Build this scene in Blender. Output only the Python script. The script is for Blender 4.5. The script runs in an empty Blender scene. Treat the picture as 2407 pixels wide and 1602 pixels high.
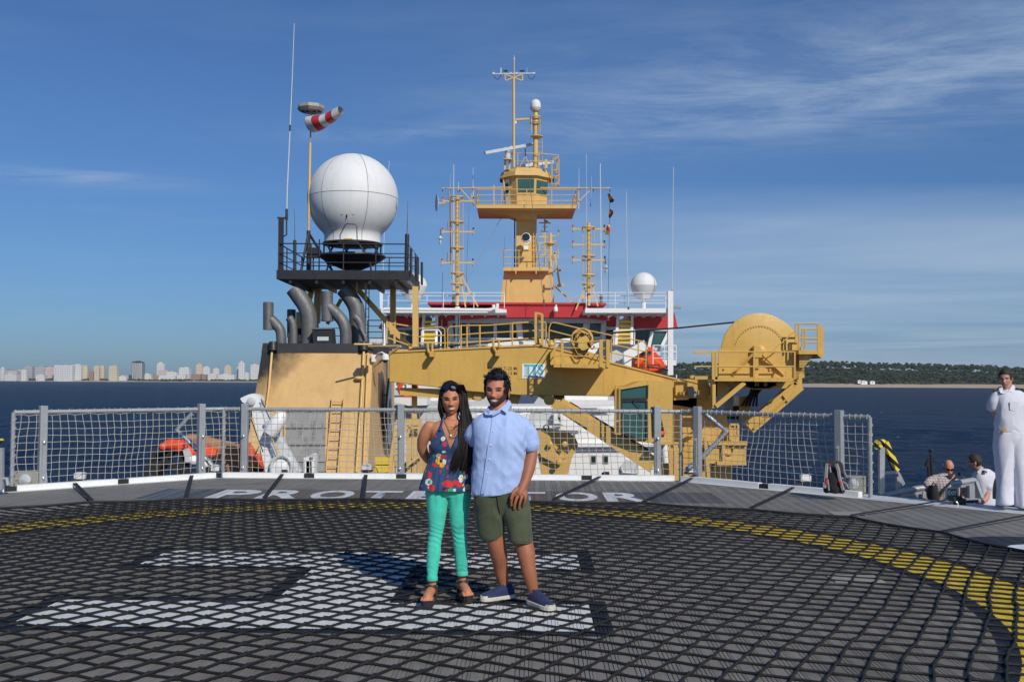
import bpy, bmesh, math, random
from mathutils import Vector, Matrix, Quaternion, noise as mnoise
random.seed(7)
S = bpy.context.scene
COL = S.collection
PI = math.pi
# ---------------------------------------------------------------- camera
FPX, PW, PH, PITCH, ROLL, EYE = 2334.0, 2407.0, 1602.0, 0.0403, 0.0048, 1.675
cd = bpy.data.cameras.new('camera'); cam = bpy.data.objects.new('camera', cd); COL.objects.link(cam)
cd.sensor_width = 36; cd.sensor_fit = 'HORIZONTAL'; cd.lens = FPX / PW * 36
cd.clip_start = 0.05; cd.clip_end = 40000
cam.matrix_world = (Matrix.Translation((0, 0, EYE)) @ Matrix.Rotation(PI / 2 + PITCH, 4, 'X') @ Matrix.Rotation(ROLL, 4, 'Z'))
S.camera = cam
# ---------------------------------------------------------------- sky, sun, exposure
SUN_AZ, SUN_EL = math.radians(150), math.radians(36)
W = bpy.data.worlds.new('World'); S.world = W; W.use_nodes = True
wt = W.node_tree; wt.nodes.clear()
def wn(t, **k):
    n = wt.nodes.new(t)
    for a, b in k.items(): setattr(n, a, b)
    return n
sky = wn('ShaderNodeTexSky', sky_type='NISHITA', sun_disc=False, sun_elevation=SUN_EL, sun_rotation=SUN_AZ,
         altitude=10, air_density=1.0, dust_density=0.7, ozone_density=4.0)
gm = wn('ShaderNodeGamma'); gm.inputs[1].default_value = .85; wt.links.new(sky.outputs[0], gm.inputs[0])
hs = wn('ShaderNodeVectorMath', operation='MULTIPLY'); wt.links.new(gm.outputs[0], hs.inputs[0]); hs.inputs[1].default_value = (.42, .65, .97)
tc = wn('ShaderNodeTexCoord')
# thin cirrus: stretched noise on the direction projected to a flat layer high above
sx = wn('ShaderNodeSeparateXYZ'); wt.links.new(tc.outputs['Generated'], sx.inputs[0])
zz = wn('ShaderNodeMath', operation='MAXIMUM'); wt.links.new(sx.outputs[2], zz.inputs[0]); zz.inputs[1].default_value = 0.03
dv = wn('ShaderNodeVectorMath', operation='DIVIDE'); wt.links.new(tc.outputs['Generated'], dv.inputs[0])
cz = wn('ShaderNodeCombineXYZ')
for i in range(3): wt.links.new(zz.outputs[0], cz.inputs[i])
wt.links.new(cz.outputs[0], dv.inputs[1])
def cirrus(scale, rot, loc, det, rough, dist, lo, hi):
    mp = wn('ShaderNodeMapping'); mp.inputs['Scale'].default_value = scale; mp.inputs['Rotation'].default_value = (0, 0, rot); mp.inputs['Location'].default_value = loc
    wt.links.new(dv.outputs[0], mp.inputs[0])
    nz = wn('ShaderNodeTexNoise'); nz.inputs['Scale'].default_value = 1; nz.inputs['Detail'].default_value = det
    nz.inputs['Roughness'].default_value = rough; nz.inputs['Distortion'].default_value = dist
    wt.links.new(mp.outputs[0], nz.inputs['Vector'])
    mr = wn('ShaderNodeMapRange'); mr.inputs[1].default_value = lo; mr.inputs[2].default_value = hi
    wt.links.new(nz.outputs[0], mr.inputs[0]); return mr.outputs[0]
def wm(op, a, b=None, c=None, cl=False):
    n = wn('ShaderNodeMath', operation=op); n.use_clamp = cl
    for i, v in enumerate((a, b, c)):
        if v is None: continue
        if hasattr(v, 'links'): wt.links.new(v, n.inputs[i])
        else: n.inputs[i].default_value = v
    return n.outputs[0]
def step(v, a, b): return wm('SMOOTH_MIN', wm('DIVIDE', wm('SUBTRACT', v, a), b - a, cl=True), 1.0, .2, True)
ds = wn('ShaderNodeSeparateXYZ'); wt.links.new(dv.outputs[0], ds.inputs[0]); CX, CY = ds.outputs[0], ds.outputs[1]
c1 = cirrus((1.3, 2.6, 1), .5, (3.1, .4, 0), 10, .70, .4, .40, .72)       # streaky cirrus texture
c2 = cirrus((.16, .25, 1), .4, (1.35, 2.2, 0), 5, .55, .4, .35, .70)       # soft veil texture
c3 = cirrus((.5, 1.1, 1), .3, (7.7, 5.1, 0), 8, .6, .5, .52, .80)         # scattered wisps
def gauss(dx, dy, x0, y0, w, h):                                          # a bank of cloud along a direction
    u = wm('DIVIDE', wm('ADD', wm('MULTIPLY', wm('SUBTRACT', CX, x0), dx), wm('MULTIPLY', wm('SUBTRACT', CY, y0), dy)), w)
    v = wm('DIVIDE', wm('SUBTRACT', wm('MULTIPLY', wm('SUBTRACT', CY, y0), dx), wm('MULTIPLY', wm('SUBTRACT', CX, x0), dy)), h)
    return wm('EXPONENT', wm('MULTIPLY', wm('ADD', wm('MULTIPLY', u, u), wm('MULTIPLY', v, v)), -1))
bank = wm('MULTIPLY', wm('ADD', wm('MULTIPLY', c1, .95), .20), gauss(.88, -.47, 1.25, 3.25, 1.35, .70))
veil = wm('MULTIPLY', wm('MULTIPLY', step(CY, 4.9, 6.3), step(CX, -1.2, 1.6)), wm('ADD', .25, wm('MULTIPLY', c2, .55)))
wisp = wm('MULTIPLY', c1, wm('ADD', gauss(.98, .2, -2.15, 4.9, .42, .22), wm('MULTIPLY', gauss(1, 0, -.45, 4.0, .55, .13), .6)))
m2 = wn('ShaderNodeMath', operation='ADD'); m2.use_clamp = True
wt.links.new(wm('MAXIMUM', wm('MULTIPLY', bank, .8), wm('MULTIPLY', veil, 1.1)), m2.inputs[0]); wt.links.new(wm('ADD', wm('MULTIPLY', wisp, .7), wm('MULTIPLY', c3, .13)), m2.inputs[1])
mx = wn('ShaderNodeMix', data_type='RGBA'); wt.links.new(m2.outputs[0], mx.inputs[0]); wt.links.new(hs.outputs[0], mx.inputs[6])
mx.inputs[7].default_value = (3.3, 4.3, 5.7, 1)
bg = wn('ShaderNodeBackground'); bg.inputs[1].default_value = .09
wo = wn('ShaderNodeOutputWorld'); wt.links.new(mx.outputs[2], bg.inputs[0]); wt.links.new(bg.outputs[0], wo.inputs[0])
sd = bpy.data.lights.new('sun', 'SUN'); so = bpy.data.objects.new('sun', sd); COL.objects.link(so)
sd.energy = 2.85; sd.angle = math.radians(.53); sd.color = (1.0, .93, .83)
SUNV = Vector((math.sin(SUN_AZ) * math.cos(SUN_EL), math.cos(SUN_AZ) * math.cos(SUN_EL), math.sin(SUN_EL)))
so.rotation_euler = (-SUNV).to_track_quat('-Z', 'Y').to_euler(); so.location = (20, -20, 30)
S.render.engine = 'CYCLES'
S.view_settings.view_transform = 'Standard'; S.view_settings.look = 'None'; S.view_settings.exposure = 0.32; S.view_settings.gamma = 1
S.render.resolution_x = 1024; S.render.resolution_y = 681
# ---------------------------------------------------------------- helpers
_cp, _sp, _cr, _sr = math.cos(PITCH), math.sin(PITCH), math.cos(ROLL), math.sin(ROLL)
def ray(px, py):
    x = (px - PW / 2) / FPX; y = -(py - PH / 2) / FPX
    xr = _cr * x - _sr * y; yr = _sr * x + _cr * y
    return Vector((xr, _cp - yr * _sp, _sp + yr * _cp))
def at(px, py, Y):                       # point of the photo's pixel at the real distance Y in front of the camera
    r = ray(px, py); return Vector((0, 0, EYE)) + r * (Y / r.y)
def gnd(px, py, z=0.0):
    r = ray(px, py); return Vector((0, 0, EYE)) + r * ((z - EYE) / r.z)
CROP = {1: (560, 40, 3.92), 2: (560, 440, 3.92), 3: (1000, 110, 4.612), 4: (1000, 420, 4.612), 5: (860, 640, 5.8075),
        6: (1200, 640, 5.227), 7: (1560, 700, 5.227), 8: (1230, 880, 4.355), 11: (580, 780, 4.481), 12: (0, 800, 3.8),
        13: (960, 860, 4.9), 14: (940, 1120, 4.6125), 15: (1880, 820, 3.92), 16: (0, 1100, 2.945), 17: (800, 1100, 2.945), 18: (1607, 1100, 2.945)}
def q(c, x, y, Y):
    o = CROP[c]; return at(o[0] + x / o[2], o[1] + y / o[2], Y)
def V(*a): return Vector(a)
def wloc(o):
    p = Vector((0, 0, 0))
    while o is not None: p += o.location; o = o.parent
    return p
def tag(o, label=None, cat=None, group=None, kind=None):
    if label: o['label'] = label
    if cat: o['category'] = cat
    if group: o['group'] = group
    if kind: o['kind'] = kind
    return o
def thing(name, loc, label, cat, group=None):
    o = bpy.data.objects.new(name, None); COL.objects.link(o); o.location = loc; o.empty_display_size = .1
    return tag(o, label, cat, group)
def link(name, me, mat, parent=None):
    o = bpy.data.objects.new(name, me); COL.objects.link(o)
    if parent is not None: o.parent = parent
    if mat is not None and len(me.materials) == 0: me.materials.append(M[mat] if isinstance(mat, str) else mat)
    return o
def basis(d):
    d = d.normalized(); a = Vector((0, 0, 1)) if abs(d.z) < .95 else Vector((1, 0, 0))
    x = d.cross(a).normalized(); return x, x.cross(d).normalized()
class MB:
    def __init__(s): s.v = []; s.f = []
    def quad(s, *p):
        n = len(s.v); s.v += [Vector(a) for a in p]; s.f.append(tuple(range(n, n + len(p)))); return s
    def hexa(s, p):                      # 8 points: bottom 4 (ccw), top 4
        n = len(s.v); s.v += [Vector(a) for a in p]
        for f in ((3, 2, 1, 0), (4, 5, 6, 7), (0, 1, 5, 4), (1, 2, 6, 5), (2, 3, 7, 6), (3, 0, 4, 7)): s.f.append(tuple(n + i for i in f))
        return s
    def box(s, a, b):
        x0, x1 = sorted((a[0], b[0])); y0, y1 = sorted((a[1], b[1])); z0, z1 = sorted((a[2], b[2]))
        return s.hexa([(x0, y0, z0), (x1, y0, z0), (x1, y1, z0), (x0, y1, z0), (x0, y0, z1), (x1, y0, z1), (x1, y1, z1), (x0, y1, z1)])
    def cbox(s, c, sz, rz=0, rot=None):
        R = rot or Matrix.Rotation(rz, 3, 'Z'); h = [x / 2 for x in sz]
        return s.hexa([Vector(c) + R @ Vector((i * h[0], j * h[1], k * h[2])) for k in (-1, 1) for i, j in ((-1, -1), (1, -1), (1, 1), (-1, 1))])
    def bar(s, p0, p1, w, h=None, up=None):
        p0, p1 = Vector(p0), Vector(p1); h = h or w; d = (p1 - p0)
        if d.length < 1e-6: return s
        d.normalize(); u = Vector(up) if up else (Vector((0, 0, 1)) if abs(d.z) < .95 else Vector((0, 1, 0)))
        x = d.cross(u).normalized() * (w / 2); y = x.cross(d).normalized() * (h / 2)
        return s.hexa([p0 - x - y, p0 + x - y, p0 + x + y, p0 - x + y, p1 - x - y, p1 + x - y, p1 + x + y, p1 - x + y])
    def tube(s, pts, r, n=8, cap=True, closed=False):
        pts = [Vector(p) for p in pts]; m = len(pts); base = len(s.v)
        rr = r if isinstance(r, (list, tuple)) else [r] * m
        X = None
        for i, p in enumerate(pts):
            if closed: d = pts[(i + 1) % m] - pts[i - 1]
            else: d = pts[min(i + 1, m - 1)] - pts[max(i - 1, 0)]
            if d.length < 1e-9: d = Vector((0, 0, 1))
            d.normalize()
            if X is None: X, Yv = basis(d)
            else:
                X = (X - d * X.dot(d))
                X = X.normalized() if X.length > 1e-6 else basis(d)[0]
                Yv = X.cross(d)
            for k in range(n):
                a = 2 * PI * k / n; s.v.append(p + (X * math.cos(a) + Yv * math.sin(a)) * rr[i])
        for i in range(m if closed else m - 1):
            j = (i + 1) % m
            for k in range(n):
                k2 = (k + 1) % n
                s.f.append((base + i * n + k, base + j * n + k, base + j * n + k2, base + i * n + k2))
        if cap and not closed:
            s.f.append(tuple(base + k for k in range(n))); s.f.append(tuple(base + (m - 1) * n + k for k in reversed(range(n))))
        return s
    def prism(s, poly, y0, y1):          # polygon [(x,z)], extruded along y
        n = len(poly); b = len(s.v)
        s.v += [Vector((x, y0, z)) for x, z in poly] + [Vector((x, y1, z)) for x, z in poly]
        s.f.append(tuple(range(b, b + n))); s.f.append(tuple(reversed(range(b + n, b + 2 * n))))
        for i in range(n):
            j = (i + 1) % n; s.f.append((b + i, b + n + i, b + n + j, b + j))
        return s
    def extr(s, pts, d):                 # planar polygon of 3d points extruded by vector d
        n = len(pts); b = len(s.v); d = Vector(d)
        s.v += [Vector(p) for p in pts] + [Vector(p) + d for p in pts]
        s.f.append(tuple(range(b, b + n))); s.f.append(tuple(reversed(range(b + n, b + 2 * n))))
        for i in range(n):
            j = (i + 1) % n; s.f.append((b + i, b + n + i, b + n + j, b + j))
        return s
    def lathe(s, prof, c, axis=(0, 0, 1), n=24, sx=1.0, sy=1.0, x=None):  # prof [(r, h)]
        c = Vector(c); ax = Vector(axis).normalized(); X, Yv = basis(ax)
        if x is not None: X = Vector(x).normalized(); Yv = ax.cross(X)
        b = len(s.v)
        for r, h in prof:
            for k in range(n):
                a = 2 * PI * k / n; s.v.append(c + ax * h + X * (r * sx * math.cos(a)) + Yv * (r * sy * math.sin(a)))
        for i in range(len(prof) - 1):
            for k in range(n):
                k2 = (k + 1) % n; s.f.append((b + i * n + k, b + i * n + k2, b + (i + 1) * n + k2, b + (i + 1) * n + k))
        s.f.append(tuple(b + k for k in reversed(range(n)))); s.f.append(tuple(b + (len(prof) - 1) * n + k for k in range(n)))
        return s
    def ball(s, c, r, n=12, sc=(1, 1, 1)):
        m = max(4, n // 2)
        b = len(s.v)
        for i in range(m + 1):
            t = PI * i / m; rr = max(math.sin(t), 1e-4)
            for k in range(n):
                a = 2 * PI * k / n; s.v.append(Vector(c) + Vector((r * sc[0] * rr * math.cos(a), r * sc[1] * rr * math.sin(a), -r * sc[2] * math.cos(t))))
        for i in range(m):
            for k in range(n):
                k2 = (k + 1) % n; s.f.append((b + i * n + k, b + i * n + k2, b + (i + 1) * n + k2, b + (i + 1) * n + k))
        return s
    def mesh(s, name, off=Vector((0, 0, 0)), smooth=True, angle=35):
        me = bpy.data.meshes.new(name); me.from_pydata([v - off for v in s.v], [], s.f); me.update()
        if smooth:
            me.polygons.foreach_set('use_smooth', [True] * len(me.polygons)); me.set_sharp_from_angle(angle=math.radians(angle))
        return me
    def fix(s, name, off=Vector((0, 0, 0)), smooth=True, angle=35):
        me = s.mesh(name, off, False)
        bm = bmesh.new(); bm.from_mesh(me); bmesh.ops.recalc_face_normals(bm, faces=bm.faces); bm.to_mesh(me); bm.free()
        if smooth:
            me.polygons.foreach_set('use_smooth', [True] * len(me.polygons)); me.set_sharp_from_angle(angle=math.radians(angle))
        return me
    def build(s, name, mat, parent=None, smooth=True, angle=35):
        if parent is None and s.v:          # a thing that is one mesh: origin at the middle of its base
            xs = [v.x for v in s.v]; ys = [v.y for v in s.v]; zs = [v.z for v in s.v]
            off = Vector(((min(xs) + max(xs)) / 2, (min(ys) + max(ys)) / 2, min(zs)))
        else: off = wloc(parent)
        o = link(name, s.fix(name, off, smooth, angle), mat, parent)
        if parent is None: o.location = off
        return o
def T(pts, r, n=8, **k): return MB().tube(pts, r, n, **k)
def copy_tree(o, parent=None):
    c = o.copy(); COL.objects.link(c); c.parent = parent
    for ch in o.children: copy_tree(ch, c)
    return c
# ---------------------------------------------------------------- materials
M = {}
class NT:
    def __init__(s, name):
        s.m = bpy.data.materials.new(name); s.m.use_nodes = True; s.t = s.m.node_tree; s.t.nodes.clear()
        s.o = s.t.nodes.new('ShaderNodeOutputMaterial'); s.b = s.t.nodes.new('ShaderNodeBsdfPrincipled'); s.L(s.b.outputs[0], s.o.inputs[0]); M[name] = s.m
        s.pos = None
    def L(s, a, b): s.t.links.new(a, b)
    def n(s, t, **k):
        x = s.t.nodes.new(t)
        for a, b in k.items(): setattr(x, a, b)
        return x
    def put(s, v, sock):
        if hasattr(v, 'links'): s.L(v, sock)
        elif isinstance(v, (tuple, list)) and len(v) == 3 and sock.type == 'RGBA': sock.default_value = (*v, 1)
        else: sock.default_value = v
    def ma(s, op, a, b=None, c=None, clamp=False):
        x = s.n('ShaderNodeMath', operation=op); x.use_clamp = clamp
        for i, v in enumerate((a, b, c)):
            if v is not None: s.put(v, x.inputs[i])
        return x.outputs[0]
    def P(s):
        if s.pos is None: s.pos = s.n('ShaderNodeNewGeometry').outputs['Position']
        return s.pos
    def obj(s): return s.n('ShaderNodeTexCoord').outputs['Object']
    def xyz(s, v):
        x = s.n('ShaderNodeSeparateXYZ'); s.L(v, x.inputs[0]); return x.outputs
    def vec(s, x, y, z):
        c = s.n('ShaderNodeCombineXYZ')
        for i, v in enumerate((x, y, z)): s.put(v, c.inputs[i])
        return c.outputs[0]
    def map(s, v, scale=(1, 1, 1), rot=(0, 0, 0), loc=(0, 0, 0)):
        x = s.n('ShaderNodeMapping'); x.inputs['Scale'].default_value = scale; x.inputs['Rotation'].default_value = rot; x.inputs['Location'].default_value = loc
        s.L(v, x.inputs[0]); return x.outputs[0]
    def noise(s, v, scale, det=4, rough=.55, dist=0):
        x = s.n('ShaderNodeTexNoise'); s.L(v, x.inputs['Vector']); x.inputs['Scale'].default_value = scale
        x.inputs['Detail'].default_value = det; x.inputs['Roughness'].default_value = rough; x.inputs['Distortion'].default_value = dist
        return x.outputs[0]
    def vor(s, v, scale, feat='F1', out=0):
        x = s.n('ShaderNodeTexVoronoi', feature=feat); s.L(v, x.inputs['Vector']); x.inputs['Scale'].default_value = scale; return x.outputs[out]
    def rng(s, v, a, b, c=0., d=1.):
        x = s.n('ShaderNodeMapRange'); s.put(v, x.inputs[0])
        for i, k in enumerate((a, b, c, d)): x.inputs[i + 1].default_value = k
        return x.outputs[0]
    def mix(s, f, a, b, bt='MIX'):
        x = s.n('ShaderNodeMix', data_type='RGBA', blend_type=bt); s.put(f, x.inputs[0]); s.put(a, x.inputs[6]); s.put(b, x.inputs[7]); return x.outputs[2]
    def bump(s, h, st=.3, dist=.01):
        x = s.n('ShaderNodeBump'); s.put(h, x.inputs['Height']); x.inputs['Strength'].default_value = st; x.inputs['Distance'].default_value = dist
        s.L(x.outputs[0], s.b.inputs['Normal']); return x.outputs[0]
    def set(s, col=None, rough=None, metal=None, **k):
        if col is not None: s.put(col, s.b.inputs['Base Color'])
        if rough is not None: s.put(rough, s.b.inputs['Roughness'])
        if metal is not None: s.put(metal, s.b.inputs['Metallic'])
        for a, b in k.items(): s.put(b, s.b.inputs[a])
        return s.m
def sc(c, f): return tuple(min(1, x * f) for x in c)
def paint(name, col, rough=.45, var=.12, streak=.0, dirt=(.10, .06, .03), metal=0, bump=.0, scale=1.2, chips=0.):
    k = NT(name); p = k.P()
    a = k.noise(p, scale, 6, .6); b = k.noise(p, scale * 9, 3, .6)
    f = k.rng(k.ma('ADD', k.ma('MULTIPLY', a, .7), k.ma('MULTIPLY', b, .3)), .3, .7)
    c = k.mix(f, sc(col, 1 - var), sc(col, 1 + var * .6))
    if streak:
        st = k.noise(k.map(p, (3.5, 3.5, .22)), 1.6, 5, .65)
        c = k.mix(k.ma('MULTIPLY', k.rng(st, .52, .8), streak), c, dirt)
    if chips:
        ch = k.rng(k.noise(p, 6.5, 5, .7), .64, .70); c = k.mix(k.ma('MULTIPLY', ch, chips), c, (.16, .07, .03))
    k.set(c, k.rng(b, .3, .7, max(.05, rough - .1), rough + .12), metal)
    if bump: k.bump(k.ma('ADD', a, k.ma('MULTIPLY', b, .3)), bump, .02)
    return k.m
paint('buff', (.67, .445, .15), .52, .09, .30, (.34, .17, .06), bump=.3, chips=.28)
paint('crane', (.60, .372, .080), .48, .10, .34, (.30, .14, .035), bump=.3, chips=.30)
paint('white', (.80, .80, .78), .4, .05, .22, (.42, .33, .24), chips=.12)
paint('whiteclean', (.82, .82, .80), .35, .04)
paint('red', (.50, .030, .032), .4, .10, .15, (.45, .12, .10))
paint('coverbrown', (.36, .19, .10), .9, .2, bump=.4, scale=4)
paint('darkred', (.16, .012, .014), .6, .2)
paint('orange', (.80, .085, .018), .35, .08, .08)
paint('black', (.021, .022, .024), .5, .25, .2, (.07, .06, .05))
paint('blacksoft', (.018, .018, .02), .8, .3)
paint('galv', (.36, .38, .39), .42, .16, .25, (.22, .2, .18), metal=.25, scale=4)
paint('galvbright', (.62, .64, .65), .28, .12, metal=.7, scale=4)
paint('slatgrey', (.34, .34, .33), .5, .2, .8, (.03, .03, .03), scale=1.6)
paint('greybox', (.30, .29, .25), .55, .14, .2, (.12, .1, .07), scale=3)
paint('steel', (.17, .17, .168), .55, .38, .7, (.035, .033, .03), metal=.3, scale=2.2)
paint('whitegrey', (.58, .60, .60), .45, .08, .3, (.30, .27, .22))
paint('radome', (.72, .73, .72), .62, .04, .25, (.40, .38, .34))
paint('rope', (.44, .42, .38), .85, .2, scale=12)
paint('yellowmark', (.80, .55, .03), .5, .1)
paint('brownwood', (.20, .11, .045), .6, .3)
paint('bluepaint', (.16, .32, .50), .4, .12)
paint('gold', (.70, .42, .08), .3, .1, metal=.6)
paint('tealpaint', (.10, .48, .58), .5, .1)
paint('green', (.03, .10, .07), .5, .1)
k = NT('glass'); p = k.P(); k.set(k.mix(k.noise(p, .5, 2), (.012, .018, .018), (.03, .045, .04)), .06, 0); k.b.inputs['IOR'].default_value = 1.5
k = NT('tealglass'); p = k.P(); k.set(k.mix(k.noise(p, .8, 2), (.02, .07, .07), (.06, .15, .14)), .05, 0)
k = NT('lens'); k.set((.6, .62, .64), .08, .3)
# ================================================================ sea and helideck
SEA_Z = -8.0
k = NT('sea'); p = k.P()
n1 = k.noise(k.map(p, (.11, .20, .2), (0, 0, .35)), 1, 6, .62, .4); n2 = k.noise(k.map(p, (.7, 1.1, 1), (0, 0, .2)), 1, 5, .6, .3)
n3 = k.noise(k.map(p, (.012, .03, 1), (0, 0, .3)), 1, 3, .5)
k.bump(k.ma('ADD', k.ma('MULTIPLY', n1, 1.6), k.ma('MULTIPLY', n2, .35)), 1.0, 1.0)
foam = k.rng(k.ma('MULTIPLY', k.noise(k.map(p, (.16, .42, 1), (0, 0, .3)), 1, 6, .7, .6), k.rng(n3, .35, .65, .80, 1.08)), .690, .725)
k.set(k.mix(foam, k.mix(n3, (.004, .013, .036), (.008, .022, .056)), (.55, .58, .6)), k.ma('ADD', .20, k.ma('MULTIPLY', foam, .6)), 0)
k.b.inputs['Specular IOR Level'].default_value = 0
gl_ = k.n('ShaderNodeBsdfGlossy'); gl_.inputs['Roughness'].default_value = .16; k.L(k.b.inputs['Normal'].links[0].from_socket, gl_.inputs['Normal'])
ms_ = k.n('ShaderNodeMixShader'); lw_ = k.n('ShaderNodeLayerWeight'); lw_.inputs[0].default_value = .25; k.L(k.b.inputs['Normal'].links[0].from_socket, lw_.inputs['Normal'])
k.L(k.rng(lw_.outputs['Facing'], .3, 1.0, .03, .40), ms_.inputs[0]); k.L(k.b.outputs[0], ms_.inputs[1]); k.L(gl_.outputs[0], ms_.inputs[2]); k.L(ms_.outputs[0], k.o.inputs[0])
# real waves: a grid that coarsens with distance, crests fading where it can no longer hold them
def wave(x, y, sp):
    z = 0
    for L, A, th in ((11, .22, .35), (6.5, .16, .75), (4.1, .12, -.1), (2.7, .085, .55), (1.9, .06, 1.1), (1.25, .04, .2)):
        if sp < L * .45: z += A * (math.sin(2 * PI * (x * math.sin(th) + y * math.cos(th)) / L + 3 * mnoise.noise(Vector((x / L / 2.4, y / L / 2.4, L)))))
    return z * (.65 + .7 * mnoise.noise(Vector((x * .02, y * .02, 1))))
mb = MB(); ring = [0, 12]; 
while ring[-1] < 700: ring.append(ring[-1] * 1.0125 + .12)
ring += [900, 1300, 2000, 3500, 6000, 15000]
NA = 460; ANG = [PI / 2 + (-PI + 2 * PI * i / NA) for i in range(NA)]
def wa(i):                                # finer steps towards the view, coarser behind
    f = i / NA * 2 - 1; return PI / 2 + PI * (abs(f) ** 1.9) * (1 if f > 0 else -1)
mb.v.append(Vector((0, 0, SEA_Z)))
for r in ring[1:]:
    for i in range(NA):
        a = wa(i); x, y = r * math.cos(a), r * math.sin(a); sp = max(r * .0125, .1)
        mb.v.append(Vector((x, y, SEA_Z + (wave(x, y, sp) if abs(a - PI / 2) < .85 and r < 690 else 0))))
for i in range(NA): mb.f.append((0, 1 + i, 1 + (i + 1) % NA))
for j in range(len(ring) - 2):
    for i in range(NA): i2 = (i + 1) % NA; a0 = 1 + j * NA; mb.f.append((a0 + i, a0 + NA + i, a0 + NA + i2, a0 + i2))
sea_ = link('sea', mb.mesh('sea', Vector((0, 0, 0)), True, 180), 'sea'); tag(sea_, kind='structure')

HA = -0.025                                # the ship's heading against the camera's axis
DO = Vector((-1.31, 8.25, 0))              # centre of the landing circle
UX = Vector((math.cos(HA), math.sin(HA), 0)); VX = Vector((-math.sin(HA), math.cos(HA), 0))
def dk(u, v, z=0): return DO + UX * u + VX * v + Vector((0, 0, z))
def uv_of(P): d = P - DO; return d.dot(UX), d.dot(VX)
# deck paint: worn grey non-slip planks, white H and yellow ring with dark outlines, overpainted band at the ship's name
k = NT('deckpaint'); p = k.P()
def proj(k, p, o, ax):
    d = k.n('ShaderNodeVectorMath', operation='SUBTRACT'); k.L(p, d.inputs[0]); d.inputs[1].default_value = o
    e = k.n('ShaderNodeVectorMath', operation='DOT_PRODUCT'); k.L(d.outputs[0], e.inputs[0]); e.inputs[1].default_value = ax
    return e.outputs['Value']
HO = Vector((-1.396, 8.285, 0))
u = proj(k, p, HO, UX); v = proj(k, p, HO, VX); cu = proj(k, p, DO, UX); cv = proj(k, p, DO, VX)
def rect(uc, vc, hu, hv): return k.ma('MAXIMUM', k.ma('SUBTRACT', k.ma('ABSOLUTE', k.ma('SUBTRACT', u, uc)), hu), k.ma('SUBTRACT', k.ma('ABSOLUTE', k.ma('SUBTRACT', v, vc)), hv))
hd = k.ma('MINIMUM', k.ma('MINIMUM', rect(0, 1.1, 2, .4), rect(0, -1.1, 2, .4)), rect(.055, 0, .44, 1.0))
rr = k.ma('SQRT', k.ma('ADD', k.ma('MULTIPLY', cu, cu), k.ma('MULTIPLY', cv, cv)))
yd = k.ma('SUBTRACT', k.ma('ABSOLUTE', k.ma('SUBTRACT', rr, 5.21)), .30)
dd = k.ma('SUBTRACT', k.ma('SQRT', k.ma('ADD', k.ma('POWER', k.ma('SUBTRACT', cu, 6.62), 2), k.ma('POWER', k.ma('SUBTRACT', cv, 2.05), 2))), .30)
ed = k.ma('MULTIPLY', k.ma('SUBTRACT', k.noise(p, 40, 3, .7), .5), .02)
def mask(d, w): return k.ma('LESS_THAN', k.ma('ADD', d, ed), w)
pl = k.map(p, (1, 1, 1), (0, 0, -HA))
grain = k.noise(k.map(pl, (22, .5, 1)), 1, 4, .6); blot = k.noise(p, 1.1, 6, .65); speck = k.noise(p, 60, 3, .7)
f = k.ma('ADD', k.ma('MULTIPLY', grain, .35), k.ma('ADD', k.ma('MULTIPLY', blot, .4), k.ma('MULTIPLY', speck, .25)))
c = k.mix(k.rng(f, .34, .66), (.145, .138, .123), (.255, .240, .211))
c = k.mix(k.ma('MULTIPLY', k.rng(k.noise(p, .55, 5, .75, .8), .50, .66), .55), c, (.085, .075, .06))
# scuffs
c = k.mix(k.ma('MULTIPLY', k.rng(k.noise(k.map(p, (9, .7, 1), (0, 0, 1.2)), 1, 5, .75, .4), .64, .74), .45), c, (.33, .32, .30))
# overpainted band behind the ship's name
bu = k.ma('SUBTRACT', k.ma('ABSOLUTE', k.ma('ADD', cu, -.02)), 4.15); bv = k.ma('SUBTRACT', k.ma('ABSOLUTE', k.ma('SUBTRACT', cv, 6.33)), .66)
band = k.ma('LESS_THAN', k.ma('MAXIMUM', bu, bv), 0)
bl = k.noise(k.map(pl, (7, .15, 1)), 1, 3, .6)
tint = k.mix(k.rng(k.ma('ADD', cu, k.ma('MULTIPLY', bl, 1.2)), -3.1, -1.7), k.mix(k.rng(bl, .42, .58), (.030, .040, .058), (.10, .13, .17)), k.mix(k.rng(bl, .4, .6), (.12, .088, .060), (.115, .110, .10)))
tint = k.mix(k.rng(k.ma('ADD', cu, k.ma('MULTIPLY', bl, 1.0)), 2.9, 3.6), tint, k.mix(k.rng(bl, .42, .58), (.055, .065, .085), (.12, .10, .085)))
c = k.mix(k.ma('MULTIPLY', band, .85), c, tint)
navy = (.012, .016, .026)
wear = k.rng(k.noise(p, 7, 6, .75), .30, .36)
c = k.mix(mask(yd, .13), c, navy)
c = k.mix(k.ma('MULTIPLY', mask(yd, 0), wear), c, k.mix(blot, (.60, .43, .035), (.78, .58, .05)))
c = k.mix(mask(hd, .13), c, navy)
c = k.mix(mask(hd, 0), c, k.mix(k.rng(f, .3, .7), (.52, .54, .54), (.78, .79, .79)))
c = k.mix(mask(dd, .55), c, navy); c = k.mix(mask(dd, 0), c, (.72, .74, .76))
k.set(c, k.rng(speck, .3, .7, .5, .75), 0); k.bump(speck, .35, .004)
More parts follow.
